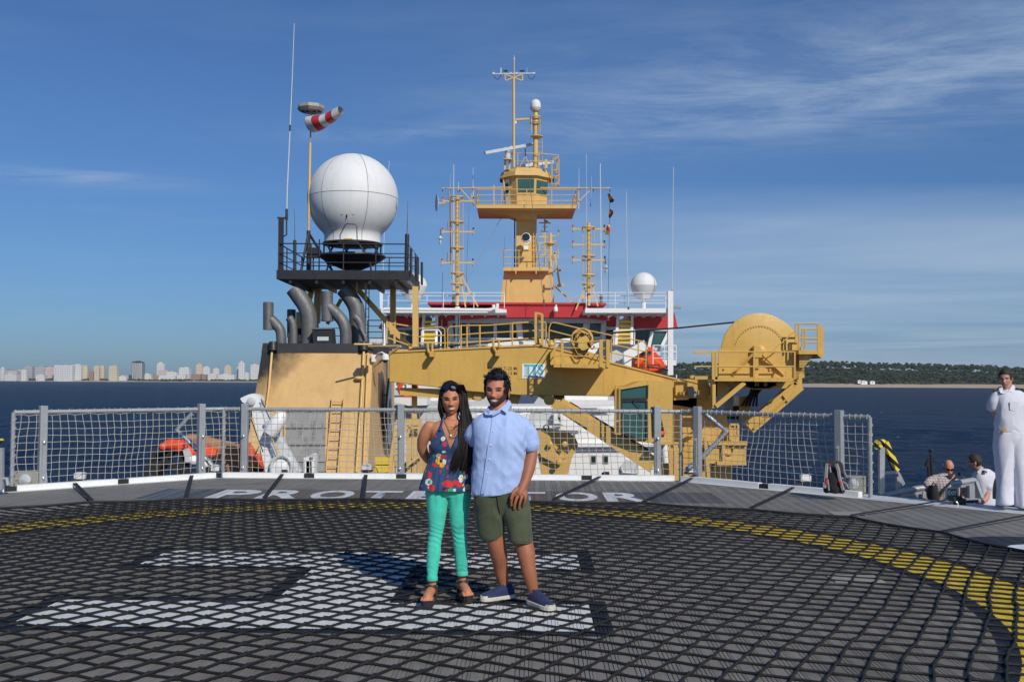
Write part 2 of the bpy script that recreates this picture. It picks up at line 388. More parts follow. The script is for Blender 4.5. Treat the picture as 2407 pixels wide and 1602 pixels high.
# planks: extruded aluminium boards with four grooves each, laid fore and aft
FRONT, HALF, CUT = 8.83, 3.95, 9.9        # forward edge, half of its length, half width of the octagon
CV = FRONT - CUT
def vlim(u):                               # aft and forward end of a plank line at u
    a = abs(u - .0)
    hi = FRONT if a <= HALF else FRONT - (a - HALF)
    lo = CV - CUT if a <= HALF else CV - CUT + (a - HALF)
    return lo, hi
deck = thing('helideck', dk(0, 0, 0), 'grey aluminium plank helideck with painted white H and yellow landing ring', 'helideck')
deck['kind'] = 'structure'; del deck['category']
PWD = .175; SEAM = -.15
def plank(u0, part):
    prof = [(0, 0), (.070, 0)]
    for g in range(4):
        x = .070 + .004 + g * .0262
        prof += [(x, 0), (x + .0006, -.007), (x + .0052, -.007), (x + .0058, 0)]
    prof.append((PWD - .003, 0)); prof.append((PWD - .0024, -.03))
    m = MB()
    A, B = [], []
    for x, z in prof:
        lo, hi = vlim(u0 + x)
        if part == 0: a, b = lo, SEAM - .004
        else: a, b = SEAM + .004, hi
        if b - a < .02: b = a + .02
        A.append(dk(u0 + x, a, z)); B.append(dk(u0 + x, b, z))
    n = len(prof); m.v = A + B
    for i in range(n - 1): m.f.append((i, i + 1, n + i + 1, n + i))
    o = link('plank', m.mesh('plank', wloc(deck), False), 'deckpaint', deck)
n = int(2 * CUT / PWD)
for i in range(n):
    u0 = -CUT + i * PWD + .02
    lo, hi = vlim(u0 + .09)
    if hi - .05 > SEAM: plank(u0, 1)
    if lo + .05 < SEAM: plank(u0, 0)
oct_ = [(-HALF, FRONT), (HALF, FRONT), (CUT, CV + HALF), (CUT, CV - HALF), (HALF, CV - CUT), (-HALF, CV - CUT), (-CUT, CV - HALF), (-CUT, CV + HALF)]
m = MB(); m.extr([dk(a * 1.0, b * 1.0, -.035) for a, b in oct_], (0, 0, -.45)); m.build('deck_frame', 'blacksoft', deck, False)
# kerb beams round the edge, with dark drain gaps between
m2 = MB()
def edge_pts(i): return Vector((*oct_[i], 0)), Vector((*oct_[(i + 1) % 8], 0))
for i in range(8):
    a, b = edge_pts(i); L = (b - a).length; d = (b - a) / L; nrm = Vector((d.y, -d.x, 0)) * -1
    if nrm.dot(a - Vector((0, CV, 0))) < 0: nrm = -nrm
    cnt = max(1, round(L / 1.6)); st = L / cnt
    for j in range(cnt):
        s0, s1 = a + d * (j * st + .09), a + d * ((j + 1) * st - .09)
        if i == 1 and j >= 2: continue          # open where the stairs come up on the right
        p0 = dk(s0.x, s0.y); p1 = dk(s1.x, s1.y); w = (UX * nrm.x + VX * nrm.y)
        mk = MB().bar(p0 + w * -.02 + V(0, 0, .042), p1 + w * -.02 + V(0, 0, .042), .12, .088); mk.build('kerb_beam', 'white', deck, False)
        c0 = a + d * (j * st - .085); c1 = a + d * (j * st + .085)
        if j: MB().bar(dk(c0.x, c0.y) + w * -.02 + V(0, 0, .036), dk(c1.x, c1.y) + w * -.02 + V(0, 0, .036), .09, .07).build('drain_block', 'blacksoft', deck, False)
    m2.bar(dk(a.x, a.y) - (UX * nrm.x + VX * nrm.y) * .14 + V(0, 0, .0045), dk(b.x, b.y) - (UX * nrm.x + VX * nrm.y) * .14 + V(0, 0, .0045), .13, .004)
m2.build('edge_line', 'whitegrey', deck, False)
A_, B_ = dk(HALF + 1.6, FRONT - 1.6), dk(CUT - .3, CV + HALF + .3); o_ = (UX + VX).normalized() * .30
MB().bar(A_ + o_ + V(0, 0, -.06), B_ + o_ + V(0, 0, -.06), .56, .10).build('edge_channel', 'whitegrey', deck, False)
# the ship's name
def text_mesh(txt, size, align='LEFT', off=0., extr=0., sx=1., space=1.):
    cu_ = bpy.data.curves.new('t', 'FONT'); cu_.body = txt; cu_.size = size; cu_.align_x = align; cu_.offset = off; cu_.extrude = extr; cu_.space_character = space; cu_.resolution_u = 4
    o = bpy.data.objects.new('t', cu_); COL.objects.link(o)
    dg = bpy.context.evaluated_depsgraph_get(); me = bpy.data.meshes.new_from_object(o.evaluated_get(dg))
    bpy.data.objects.remove(o); bpy.data.curves.remove(cu_)
    if sx != 1:
        for v in me.vertices: v.co.x *= sx
    return me
def place_text(txt, name, parent, mat, O, X, Yv, h, w=None, off=.0, extr=.001, align='LEFT'):
    """text with capital height h; X,Yv unit axes; fitted to width w"""
    me = text_mesh(txt, 1.0, 'LEFT', off, 0)
    xs = [v.co.x for v in me.vertices]; ys = [v.co.y for v in me.vertices]
    x0, x1, y0 = min(xs), max(xs), min(0, min(ys) if not any(ch in txt for ch in 'gjpqy,') else 0); y1 = max(ys)
    sy = h / (y1 - y0); sx_ = (w / (x1 - x0)) if w else sy
    X, Yv = Vector(X).normalized(), Vector(Yv).normalized()
    off0 = wloc(parent)
    for v in me.vertices: v.co = Vector(O) + X * ((v.co.x - x0) * sx_) + Yv * ((v.co.y - y0) * sy) - off0
    me.name = name
    return link(name, me, mat, parent)
k = NT('lettering'); p = k.P(); k.set(k.mix(k.rng(k.noise(k.map(p, (14, .6, 1)), 1, 4, .7), .35, .6), (.44, .44, .44), (.68, .69, .70)), .6)
lw, pitch = .60, .712
for i, ch in enumerate('PROTECTOR'):
    u0 = -3.19 + i * pitch
    place_text(ch, 'letter', deck, 'lettering', dk(u0, 5.76, .005), UX, VX, 1.12, lw * (.95 if ch in 'TE' else 1.02), .035)
MB().bar(dk(.36 - .55, 8.28, .005), dk(.36 - .1, 8.28, .005), .09, .003).build('paint_dash', 'lettering', deck, False)
# recessed lashing points (flush plates)
for (px, py) in ((1990, 1206), (985, 1250), (2010, 1360)):
    g = gnd(px, py); MB().cbox(g + V(0, 0, .004), (.42, .30, .006), HA).build('flush_plate', 'greybox', deck, False)

# ================================================================ landing net
LO = Vector((0.0268, 5.8565, 0)); LA = -0.509; LS = 0.1902
la = Vector((math.cos(LA), math.sin(LA), 0)); lb = Vector((-math.sin(LA), math.cos(LA), 0))
def warp(P):                               # the net has been pulled about: it is skewed to the right and wavy
    x = max(P.x - .3, 0); dy = .05 * x * x / (1 + .07 * x * x)
    w = mnoise.noise_vector(Vector((P.x * .45, P.y * .45, 3))) * .085 + mnoise.noise_vector(Vector((P.x * 2.2, P.y * 2.2, 8))) * .022
    return Vector((P.x + w.x, P.y + dy + w.y, 0))
npoly = [(-4.4, 5.2), (-3.25, 5.62), (-.8, 5.72), (1.0, 5.66), (3.1, 5.4), (4.44, 4.75), (5.5, 4.1), (6.1, 2.85), (6.45, 1.5), (6.6, -.3), (6.5, -2.2), (6, -3.9), (4.8, -5.2), (2.5, -6.1), (-1, -6.3), (-3.6, -5.8),
         (-5.2, -4.8), (-6.2, -3.2), (-6.6, -1), (-6.5, 1.3), (-6.1, 3.2), (-5.4, 4.5)]
NPW = [DO + Vector((a, b, 0)) for a, b in npoly]
def inside(P, poly=NPW):
    c = False; j = len(poly) - 1
    for i in range(len(poly)):
        a, b = poly[i], poly[j]
        if (a.y > P.y) != (b.y > P.y) and P.x < (b.x - a.x) * (P.y - a.y) / (b.y - a.y) + a.x: c = not c
        j = i
    return c
k = NT('netrope'); p = k.P()
tw = k.noise(p, 90, 3, .7); k.set(k.mix(k.rng(tw, .35, .7), (.005, .0046, .0042), (.022, .020, .017)), .62); k.bump(k.noise(p, 160, 2, .6), .8, .004)
net = thing('landing_net', dk(0, 0, 0), 'black knotted rope landing net stretched over the helideck', 'net')
NR = 44
def lat(i, j): return warp(LO + la * (LS * i) + lb * (LS * j))
def rope_run(pts, r, n, arch, over):
    """pts are knots; rope sags to the deck between and swells at knots"""
    out, rad = [], []
    for i, P in enumerate(pts):
        out.append(P + V(0, 0, .010 + (.006 if over else .0))); rad.append(r * 1.75)
        if i < len(pts) - 1:
            for t in (.14, .5, .86):
                Q = P.lerp(pts[i + 1], t); nn = mnoise.noise_vector(Q * 7.3 + Vector((0, 0, 5 * over))) * .016
                out.append(Vector((Q.x + nn.x, Q.y + nn.y, r * .95 + .002 + (.004 * over)))); rad.append(r * (.92 if t == .5 else 1.0))
    return MB().tube(out, rad, n)
cnt = 0
for fam in (0, 1):
    for a in range(-NR, NR + 20):
        run = []
        for b in list(range(-NR - 10, NR + 30)) + [999]:
            P = None if b == 999 else (lat(b, a) if fam == 0 else lat(a, b))
            if P is not None and inside(P): run.append(P)
            else:
                if len(run) > 2:
                    near = min((p - Vector((0, 3, 0))).length for p in run) < 9
                    mm_ = rope_run(run, .0088, 6, 0, fam)
                    o = link('rope', mm_.mesh('rope', wloc(net), True, 60), 'netrope', net)
                run = []
bo = []
for i in range(len(NPW)):
    a, b = NPW[i], NPW[(i + 1) % len(NPW)]
    c_ = DO
    for t in (0, .2, .4, .6, .8):
        P = a.lerp(b, t); sag = math.sin(PI * t) * .10; P = P + (c_ - P).normalized() * sag
        bo.append(P + V(0, 0, .022))
MB().tube(bo, .017, 6, closed=True).build('border_rope', 'netrope', net)
# tensioning straps from the net's border to the deck edge
def strap(n0, f0, double=False):
    m = MB()
    A = gnd(*n0) + V(0, 0, .03); B = gnd(*f0) + V(0, 0, .07)
    for s in ((-.02, .02) if double else (-.014, .014)):
        o = Vector((s, s * .6, 0)); m.bar(A + o, B + o, .028, .012)
    st = m.build('strap', 'netrope', net, False)
    d = (B - A).normalized()
    MB().bar(B - d * .16, B + d * .06, .085, .06).tube([B + V(-.05, 0, -.02), B + V(.06, 0, .01)], .03, 8).build('ratchet', 'black', st)
    MB().tube([B + d * .05 + V(0, 0, .0), B + d * .17 + V(0, 0, -.02)], .012, 6).build('hook', 'galv', st)
for a, b in (((215, 1180), (171, 1141)), ((437, 1174), (452, 1121)), ((622, 1173), (668, 1117)), ((853, 1176), (861, 1117)), ((1303, 1176), (1424, 1122)),
             ((1512, 1183), (1632, 1130)), ((1766, 1197), (1874, 1151)), ((2003, 1215), (2250, 1182)), ((2217, 1253), (2470, 1212))): strap(a, b)
# ================================================================ safety fence round the deck
def edge_hit(px, seg, out=.12):
    a, b = [(-HALF, FRONT), (-CUT, CV + HALF)] if seg == 'L' else ([(HALF, FRONT), (CUT, CV + HALF)] if seg == 'R' else [(-HALF, FRONT), (HALF, FRONT)])
    A, B = dk(*a), dk(*b); d = (B - A).normalized(); n = Vector((-d.y, d.x, 0))
    if n.dot(A - dk(0, CV)) < 0: n = -n
    A = A + n * out; r = ray(px, 1040)
    # A + t d = s r (plan)
    det = d.x * -r.y + r.x * d.y
    t = (A.x * r.y - A.y * r.x) / det
    return A + d * t
RAILZ, POSTZ = 1.165, 1.26
def fence_post(px, seg, label):
    P = edge_hit(px, seg, .16); rz = {'L': PI / 4, 'R': -PI / 4, 'F': 0}[seg] + HA
    t = thing('fence_post', P + V(0, 0, -.5), label, 'fence post', 'square posts of the helideck safety fence')
    R = Matrix.Rotation(rz, 3, 'Z')
    m = MB(); h = .055; pts = [(-h, -h), (h, -h), (h, h), (-h, h)]
    m.hexa([P + R @ V(a, b, -.5) for a, b in pts] + [P + R @ V(a, b, POSTZ) for a, b in pts]); o = m.build('post', 'galv', t, False)
    b = o.modifiers.new('b', 'BEVEL'); b.width = .008; b.segments = 2
    MB().cbox(P + R @ V(.0, -.066, .42), (.045, .018, .62), rot=R).build('stay_plate', 'galv', t, False)
    for z in (.16, .70): MB().lathe([(.022, 0), (.022, .03), (.014, .035)], P + R @ V(0, -.075, z), R @ V(0, -1, 0), 8).build('bolt', 'galvbright', t)
    MB().extr([P + R @ V(-.08, -.07, 0.02), P + R @ V(.07, -.07, .02), P + R @ V(.05, -.07, .24), P + R @ V(0, -.07, .27)], R @ V(0, .012, 0)).build('gusset', 'galv', t, False)
def net_panel(path, label, seed, mat='rope', ends=(True, True)):
    """path: list of plan points; a pipe frame with a cord net laced to it"""
    t = thing('safety_net_panel', path[0] + V(0, 0, 0), label, 'net panel', 'cord net panels of the helideck safety fence')
    up = lambda P, z: Vector((P.x, P.y, z))
    MB().tube([up(p, RAILZ) for p in path], .033, 10).build('top_rail', 'galv', t)
    for e, i in ((ends[0], 0), (ends[1], -1)):
        if e: MB().tube([up(path[i], -.35), up(path[i], RAILZ)], .031, 10).build('end_pipe', 'galv', t)
    L = sum((b - a).length for a, b in zip(path[:-1], path[1:]))
    def P_at(s):
        for a, b in zip(path[:-1], path[1:]):
            l = (b - a).length
            if s <= l + 1e-6: return a.lerp(b, s / l)
            s -= l
        return path[-1]
    rnd = random.Random(seed); m = MB(); nx = max(2, int(L / .112)); nz = 10
    zt, zb = RAILZ - .045, .06
    dn = (path[-1] - path[0]).normalized(); nn = Vector((-dn.y, dn.x, 0))
    def node(i, j):
        s = L * i / nx; w = mnoise.noise_vector(Vector((s * .9, j * .11, seed * 3.7)))
        w2 = mnoise.noise_vector(Vector((s * 6, j * .9, seed)))
        edge = 0 if i in (0, nx) else 1
        s2 = s + edge * (w.x * .10 + w2.x * .014); z = zt + (zb - zt) * j / nz + (w.z * .03 + w2.z * .012 if 0 < j else .012 * math.sin(i * 2.1))
        return up(P_at(min(max(s2, 0), L)), z) + nn * (w.y * .08 * math.sin(PI * min(j / nz + .08, 1)))
    G = [[node(i, j) for j in range(nz + 1)] for i in range(nx + 1)]
    for i in range(nx + 1): m.tube(G[i], .0049, 4, cap=False)
    for j in range(nz + 1): m.tube([G[i][j] for i in range(nx + 1)], .0049, 4, cap=False)
    n = m.build('net', mat, t); 
    kn = MB()
    for i in range(0, nx + 1):
        for j in range(1, nz + 1): kn.ball(G[i][j], .0092, 6)
    kn.build('knots', mat, n)['kind'] = 'stuff'
    lc = MB(); s = .03                        # lacing round the rail
    while s < L - .02:
        c = up(P_at(s), RAILZ); d = (P_at(min(s + .02, L)) - P_at(max(s - .02, 0))).normalized(); sk = rnd.uniform(-.02, .05)
        side = Vector((-d.y, d.x, 0))
        lc.tube([c + side * (.040 * math.cos(a)) + V(0, 0, .040 * math.sin(a)) + d * (sk * a / (2 * PI)) for a in [x * PI / 4 for x in range(9)]], .006, 4, cap=False)
        s += rnd.choice((.09, .11, .14, .16))
    lc.build('lacing', mat, n)['kind'] = 'stuff'
    if ends[0] or ends[1]:
        le = MB()
        for e, i in ((ends[0], 0), (ends[1], -1)):
            if e:
                c0 = path[i]; le.tube([up(c0, .1 + k * .012) + V(.04 * math.cos(k * .55), .04 * math.sin(k * .55), 0) for k in range(86)], .0055, 4, cap=False)
        le.build('lashing', mat, n)['kind'] = 'stuff'
    return t
cl = edge_hit(525, 'F', .20); cr = edge_hit(1600, 'F', .20)
net_panel([edge_hit(30, 'L', .2), edge_hit(470, 'L', .22), cl], 'cord net panel left of the funnel above open water', 3)
net_panel([cl, edge_hit(942, 'F', .2), cr], 'long middle cord net panel stretched behind the couple', 5, ends=(False, False))
net_panel([cr, edge_hit(1660, 'R', .22), edge_hit(2045, 'R', .2)], 'cord net panel on the right below the yellow crane drum', 9)
fence_post(100, 'L', 'square grey fence post beside the left floodlight box')
fence_post(472, 'L', 'square grey fence post by the orange rescue boat')
fence_post(575, 'F', 'square grey fence post in front of the white davit')
fence_post(942, 'F', 'square grey fence post right of the blue shield on the funnel')
fence_post(1195, 'F', 'square grey fence post hidden behind the man in the blue shirt')
fence_post(1545, 'F', 'square grey fence post in front of the crane cab')
fence_post(1640, 'R', 'square grey fence post by the bent brace under the crane')
fence_post(1973, 'R', 'square grey fence post behind the black backpack')
# bent galvanised braces behind the fence corners
for pts, lab in ((((452, 972), (416, 1010), (448, 1040), (500, 1094), (512, 1106)), 'bent galvanised pipe brace behind the left fence corner'),
                 (((1652, 967), (1708, 1014), (1655, 1070), (1618, 1100)), 'bent galvanised pipe brace behind the right fence corner')):
    m = T([at(x, y, 17.6) for x, y in pts], .045, 10).build('pipe_brace', 'galvbright', None); tag(m, lab, 'brace', 'bent pipe braces at the fence corners')
# floodlight boxes and small edge lights
def flood(px, py, seg, label, face):
    P = gnd(px, py); t = thing('floodlight', P, label, 'floodlight', 'grey floodlight boxes at the fence ends')
    R = Matrix.Rotation(face, 3, 'Z')
    b = MB().cbox(P + V(0, 0, .14), (.36, .24, .24), rot=R).build('housing', 'greybox', t, False); bv = b.modifiers.new('b', 'BEVEL'); bv.width = .012; bv.segments = 2
    f = R @ V(0, -1, 0)
    MB().lathe([(.098, 0), (.105, .008), (.098, .016), (.085, .012)], P + V(0, 0, .15) + f * .121, f, 20).build('bezel', 'greybox', t)
    MB().lathe([(.085, 0), (.08, .012), (.05, .024), (.01, .03)], P + V(0, 0, .15) + f * .125, f, 20).build('lens', 'lens', t)
    MB().cbox(P + R @ V(-.13, 0, .012), (.07, .22, .022), rot=R).cbox(P + R @ V(.13, 0, .012), (.07, .22, .022), rot=R).build('foot', 'galv', t, False)
    for sx in (-1, 1):
        for z in (.05, .24): MB().lathe([(.011, 0), (.011, .008)], P + R @ V(sx * .15, -.121, z), f, 6).build('screw', 'galvbright', t)
flood(66, 1147, 'L', 'grey floodlight box at the left end of the fence', .12)
flood(2006, 1158, 'R', 'grey floodlight box beside the black backpack', -.35)
def edge_light(px, py, lab):
    P = gnd(px, py) + V(0, 0, .06); t = thing('deck_edge_light', P, lab, 'edge light', 'small white lights along the deck edge')
    b = MB().cbox(P + V(0, 0, .055), (.17, .10, .085)).build('housing', 'whiteclean', t, False); bv = b.modifiers.new('b', 'BEVEL'); bv.width = .01; bv.segments = 2
    MB().extr([P + V(-.09, -.055, .098), P + V(.09, -.055, .098), P + V(.05, -.05, .125), P + V(-.05, -.05, .125)], (0, .1, 0)).build('cap', 'whitegrey', t, False)
    MB().cbox(P + V(0, 0, .0), (.2, .12, .03)).build('base', 'black', t, False)
    T([P + V(.09, 0, .05), P + V(.13, .0, .07), P + V(.17, .03, .03), P + V(.2, .05, -.04)], .007, 6).build('cable', 'blacksoft', t)
for (px, py, lab) in ((188, 1136, 'small white edge light under the left net panel'), (508, 1116, 'small white edge light beside the orange boat'), (862, 1113, 'small white edge light near the yellow funnel steps'),
                      (1622, 1119, 'small white edge light near the bent right brace'), (1893, 1141, 'small white edge light left of the backpack')): edge_light(px, py, lab)
# ================================================================ funnel casing on the left
def railing(parent, pts, h=1.0, mids=(.66, .33), sp=1.2, r=.022, mat='buff', posts=True, name='railing', pr=None, droop=.0, closed=False):
    """pts: foot points; builds a top rail (part) with mid rails and posts (its sub-parts)"""
    pts = [Vector(p) for p in pts]
    if closed: pts = pts + [pts[0]]
    up = Vector((0, 0, 1))
    a = T([p + up * h for p in pts], r, 6).build(name, mat, parent)
    sub = a if (parent is not None and parent.parent is None) else parent
    for mz in mids: T([p + up * (h * mz) for p in pts], r * .8, 6).build('mid_rail', mat, sub)
    if posts:
        for i, (p, q_) in enumerate(zip(pts[:-1], pts[1:])):
            n = max(1, round((q_ - p).length / sp))
            for j in range(n + (1 if (i == len(pts) - 2 and not closed) else 0)):
                b = p.lerp(q_, j / n); T([b - up * droop, b + up * h], (pr or r), 6).build('rail_post', mat, sub)
    return a
def ladder(parent, a, b, side, w=.42, sp=.3, r=.017, mat='buff', name='ladder'):
    a, b, s = Vector(a), Vector(b), Vector(side).normalized() * (w / 2)
    l = T([a - s, b - s], r * 1.3, 6).build(name, mat, parent); T([a + s, b + s], r * 1.3, 6).build('side_rail', mat, l)
    n = int((b - a).length / sp)
    for i in range(1, n + 1):
        c = a.lerp(b, (i - .5) / n); T([c - s, c + s], r, 6).build('rung', mat, l)
    return l
def beam(name, mat, parent, p0, p1, w, h=None, **k): return MB().bar(p0, p1, w, h, **k).build(name, mat, parent, False)
k = NT('funnelpaint'); p = k.P(); x, y, z = k.xyz(p)
a = k.noise(p, 1.2, 6, .6); b = k.noise(p, 11, 3, .6)
c = k.mix(k.rng(a, .3, .7), (.60, .375, .14), (.70, .45, .175))
st = k.noise(k.map(p, (3.2, 3.2, .16)), 1.6, 6, .7)
c = k.mix(k.ma('MULTIPLY', k.rng(st, .5, .8), .35), c, (.36, .20, .08))
c = k.mix(k.ma('MULTIPLY', k.rng(k.noise(p, 7, 5, .7), .66, .72), .3), c, (.2, .09, .04))
# soot that has settled on the outboard upper corner
sd_ = k.ma('ADD', k.ma('ADD', k.ma('MULTIPLY', k.ma('ADD', x, 9.0), .62), k.ma('MULTIPLY', k.ma('SUBTRACT', 3.0, z), .55)), k.ma('MULTIPLY', k.ma('SUBTRACT', a, .5), 1.1))
c = k.mix(k.rng(sd_, .45, 1.25, 1, 0), c, (.014, .013, .012))
k.set(c, k.rng(b, .3, .7, .4, .6)); k.bump(k.ma('ADD', a, k.ma('MULTIPLY', b, .3)), .25, .02)
def fy(z): return 36.6 - (3.0 - z) * .30      # the after face leans
fun = thing('funnel_casing', V(-7.2, 39, -3.5), 'buff funnel casing with black soot band and grey exhaust pipes on top', 'funnel')
zt, zb = 3.0, -3.5
def fpt(px, z):                            # point of the leaning face seen at pixel column px
    Y = fy(z); r = ray(px, 900); return Vector((r.x / r.y * Y, Y, z))
TL, TR = fpt(617, zt), fpt(876, zt); BL, BR = fpt(556, zb), fpt(862, zb)
xr = (TR.x + BR.x) / 2
MB().hexa([BL, BR, V(BR.x, 43.5, zb), V(BL.x, 43.5, zb), TL, TR, V(TR.x, 43.1, zt), V(TL.x, 43.1, zt)]).build('casing', 'funnelpaint', fun, False)
# black band round the top
def ring_band(z0, z1, d, mat, name):
    f0, f1 = (zt - z0) / (zt - zb), (zt - z1) / (zt - zb); P = []
    for f in (f0, f1):
        l, r_ = TL.lerp(BL, f), TR.lerp(BR, f); P += [l + V(-d, -d, 0), r_ + V(d, -d, 0), V(r_.x + d, 43.1 + d, l.z), V(l.x - d, 43.1 + d, l.z)]
    return MB().hexa(P).build(name, mat, fun, False)
ring_band(zt - .33, zt + .03, .012, 'black', 'soot_band')
def fface(px, py, out=.0):                 # pixel on the leaning after face
    r = ray(px, py); n = Vector((0, -1, -.30 * -1)).normalized(); n = Vector((0, -1, .30)).normalized()
    P0 = TL; o = Vector((0, 0, EYE)); t = (P0 - o).dot(n) / r.dot(n); return o + r * t + n * out
def f11(x, y, out=0.): return fface(580 + x / 4.481, 780 + y / 4.481, out)
# drain pipes with collars
for col, pts, r_ in (((285, 122, 285, 212), ((272, 214), (240, 600), (215, 790), (150, 1480)), .045), ((1237, 122, 1237, 208), ((1237, 208), (1212, 700), (1190, 1000), (1158, 1480)), .05)):
    pp = T([f11(x, y, .10) for x, y in pts], r_, 10).build('drain_pipe', 'buff', fun)
    T([f11(col[0], col[1], .12), f11(col[2], col[3], .12)], .16, 14).build('collar', 'black', pp)
    for x, y in pts[1:3]: beam('pipe_clip', 'buff', pp, f11(x - 14, y, .08), f11(x + 16, y, .08), .06, .05)
T([f11(1280, 230, .09), f11(1258, 780, .09), f11(1232, 1480, .09)], .04, 8).build('cable_pipe', 'buff', fun)
MB().ball(f11(1185, 496, .12), .13, 12, (1.3, .8, .6)).build('lamp_cover', 'buff', fun)
ladder(fun, f11(905, 1470, .16), f11(970, 700, .16), (1, 0, 0), .42, .3, .018)
# grille of vertical slats

fr = MB(); A, B, C_, D = f11(412, 838, .02), f11(852, 838, .02), f11(832, 1475, .02), f11(392, 1475, .02)
gp = MB().extr([A, B, C_, D], V(0, .02, 0)).build('grille', 'blacksoft', fun, False)
for i in range(5):
    f_ = (0, .28, .56, .83, 1)[i]; beam('frame_bar', 'steel', gp, A.lerp(D, f_) + V(0, -.05, 0), B.lerp(C_, f_) + V(0, -.05, 0), .05, .05)
for P, Q in ((A, D), (B, C_)): beam('frame_bar', 'buff', gp, P + V(0, -.04, 0), Q + V(0, -.04, 0), .07, .06)
for i in range(46):
    t_ = (i + .5) / 46; MB().bar(A.lerp(B, t_) + V(0, -.03, 0), D.lerp(C_, t_) + V(0, -.03, 0), .052, .028, up=(1, 1, 0)).build('slat', 'slatgrey' if 'slatgrey' in M else 'galv', gp, False)
for x in (545, 1010): beam('weld_seam', 'funnelpaint', fun, f11(x, 215, .002), f11(x - 45, 1470, .002), .02, .008)
# blue crest board on the inboard side of the funnel
sh = thing('crest_board', V(xr + .03, 39.7, -.7), 'tall narrow blue crest board with glare painted on its lower half, on the side of the funnel', 'crest board')
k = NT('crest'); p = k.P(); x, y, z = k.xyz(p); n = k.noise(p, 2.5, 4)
k.set(k.mix(k.rng(z, -.9, -.2), (.52, .54, .55), k.mix(k.rng(n, .4, .6), (.13, .30, .52), (.22, .42, .62))), .35)  # pale lower half is reflected glare, put into the colour by height
def almond(s, xx): return [V(xx, 39.75 + s * .92 * math.sin(t) * (1 - .25 * math.cos(t) ** 2), .35 + s * 1.42 * math.cos(t)) for t in [i * 2 * PI / 28 for i in range(28)]]
xs_ = TR.lerp(BR, (zt - .35) / (zt - zb)).x
MB().extr(almond(1, xs_ + .22), V(-.06, 0, 0)).build('rim', 'black', sh, False)
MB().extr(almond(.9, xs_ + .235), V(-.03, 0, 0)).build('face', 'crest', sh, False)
MB().extr([P + V(.0, 0, .0) for P in [V(xs_ + .25, 39.75 + .3 * math.sin(t), .45 + .5 * math.cos(t)) for t in [i * PI / 6 for i in range(12)]]], V(-.02, 0, 0)).build('emblem', 'brownwood', sh, False)
for zz_ in (-.4, 1.1): T([V(xs_ - .02, 39.75, zz_), V(xs_ + .2, 39.75, zz_)], .03, 6).build('bracket', 'buff', sh)
# CCTV dome camera on a curved arm
cc = thing('dome_camera', f11(1345, 290, .1), 'white dome security camera on a curved arm at the funnel corner', 'camera')
b = f11(1345, 285, .1); MB().cbox(b, (.16, .2, .26)).build('back_box', 'whiteclean', cc, False)
T([f11(1365, 290, .2), f11(1395, 262, .4), f11(1440, 258, .5), f11(1470, 275, .5), f11(1478, 300, .5)], .028, 8).build('arm', 'whiteclean', cc)
d = f11(1477, 325, .5); MB().lathe([(.05, .18), (.13, .12), (.145, 0), (.14, -.04)], d, (0, 0, 1), 16).build('housing', 'whiteclean', cc); MB().ball(d + V(0, 0, -.05), .105, 14).build('dome', 'glass', cc)
# triangular bracket with a deck lamp at the funnel's top right corner
bk = thing('lamp_bracket', f11(1240, 190, .05), 'buff triangular pipe bracket carrying a deck lamp above the funnel corner', 'bracket')
a0 = q(11, 1130, 128, 34.6); b0 = q(11, 1620, 150, 35.6); c0 = q(11, 1340, 360, 36.3)
T([a0, q(11, 1420, 130, 35)], .035, 8).build('rail', 'buff', bk); T([q(11, 1240, 150, 36.5), q(11, 1600, 146, 36)], .03, 8).build('rail', 'buff', bk); T([c0, b0], .045, 8).build('strut', 'buff', bk)
lp = MB().cbox(q(11, 1368, 96, 35), (.42, .3, .14)).build('lamp_top', 'whitegrey', bk, False); MB().lathe([(.2, 0), (.22, .05), (.2, .1)], q(11, 1368, 140, 35), (0, 0, 1), 14).build('lamp_rim', 'greybox', lp)

# ---- exhaust pipes: parts of the funnel
def bend(c, pts, Y, r, name='exhaust_pipe', mat='steel', n=18, mouth=True, sub=6):
    P = [q(c, x, y, Y) for x, y in pts]
    out = []
    for i in range(len(P) - 1):                      # Catmull-Rom through the points
        p0 = P[max(i - 1, 0)]; p1, p2 = P[i], P[i + 1]; p3 = P[min(i + 2, len(P) - 1)]
        for s in range(sub):
            t = s / sub; out.append(.5 * ((2 * p1) + (p2 - p0) * t + (2 * p0 - 5 * p1 + 4 * p2 - p3) * t * t + (3 * p1 - p0 - 3 * p2 + p3) * t ** 3))
    out.append(P[-1]); m = MB().tube(out, r, n, cap=False)
    if mouth: m.tube([out[0], out[min(4, len(out) - 1)]], r * .94, n, cap=False)
    o = m.build(name, mat, fun, True, 50)
    d = (out[1] - out[0]).normalized()
    if mouth: MB().lathe([(r * .95, 0), (r * .95, .02)], out[0] + d * min(.5, (out[4] - out[0]).length * .9), d, n).build('dark_bore', 'blacksoft', o)
    return o
bend(2, ((510, 935), (560, 1005), (628, 1110), (655, 1230), (655, 1450)), 37.6, .31)
bend(2, ((970, 935), (1030, 1010), (1085, 1110), (1098, 1230), (1092, 1450)), 38.0, .31)
bend(2, ((300, 1215), (350, 1265), (390, 1330), (398, 1450)), 37.4, .19, mouth=False)
bend(2, ((830, 1100), (900, 1160), (965, 1240), (990, 1330), (990, 1450)), 37.2, .22, mouth=False)
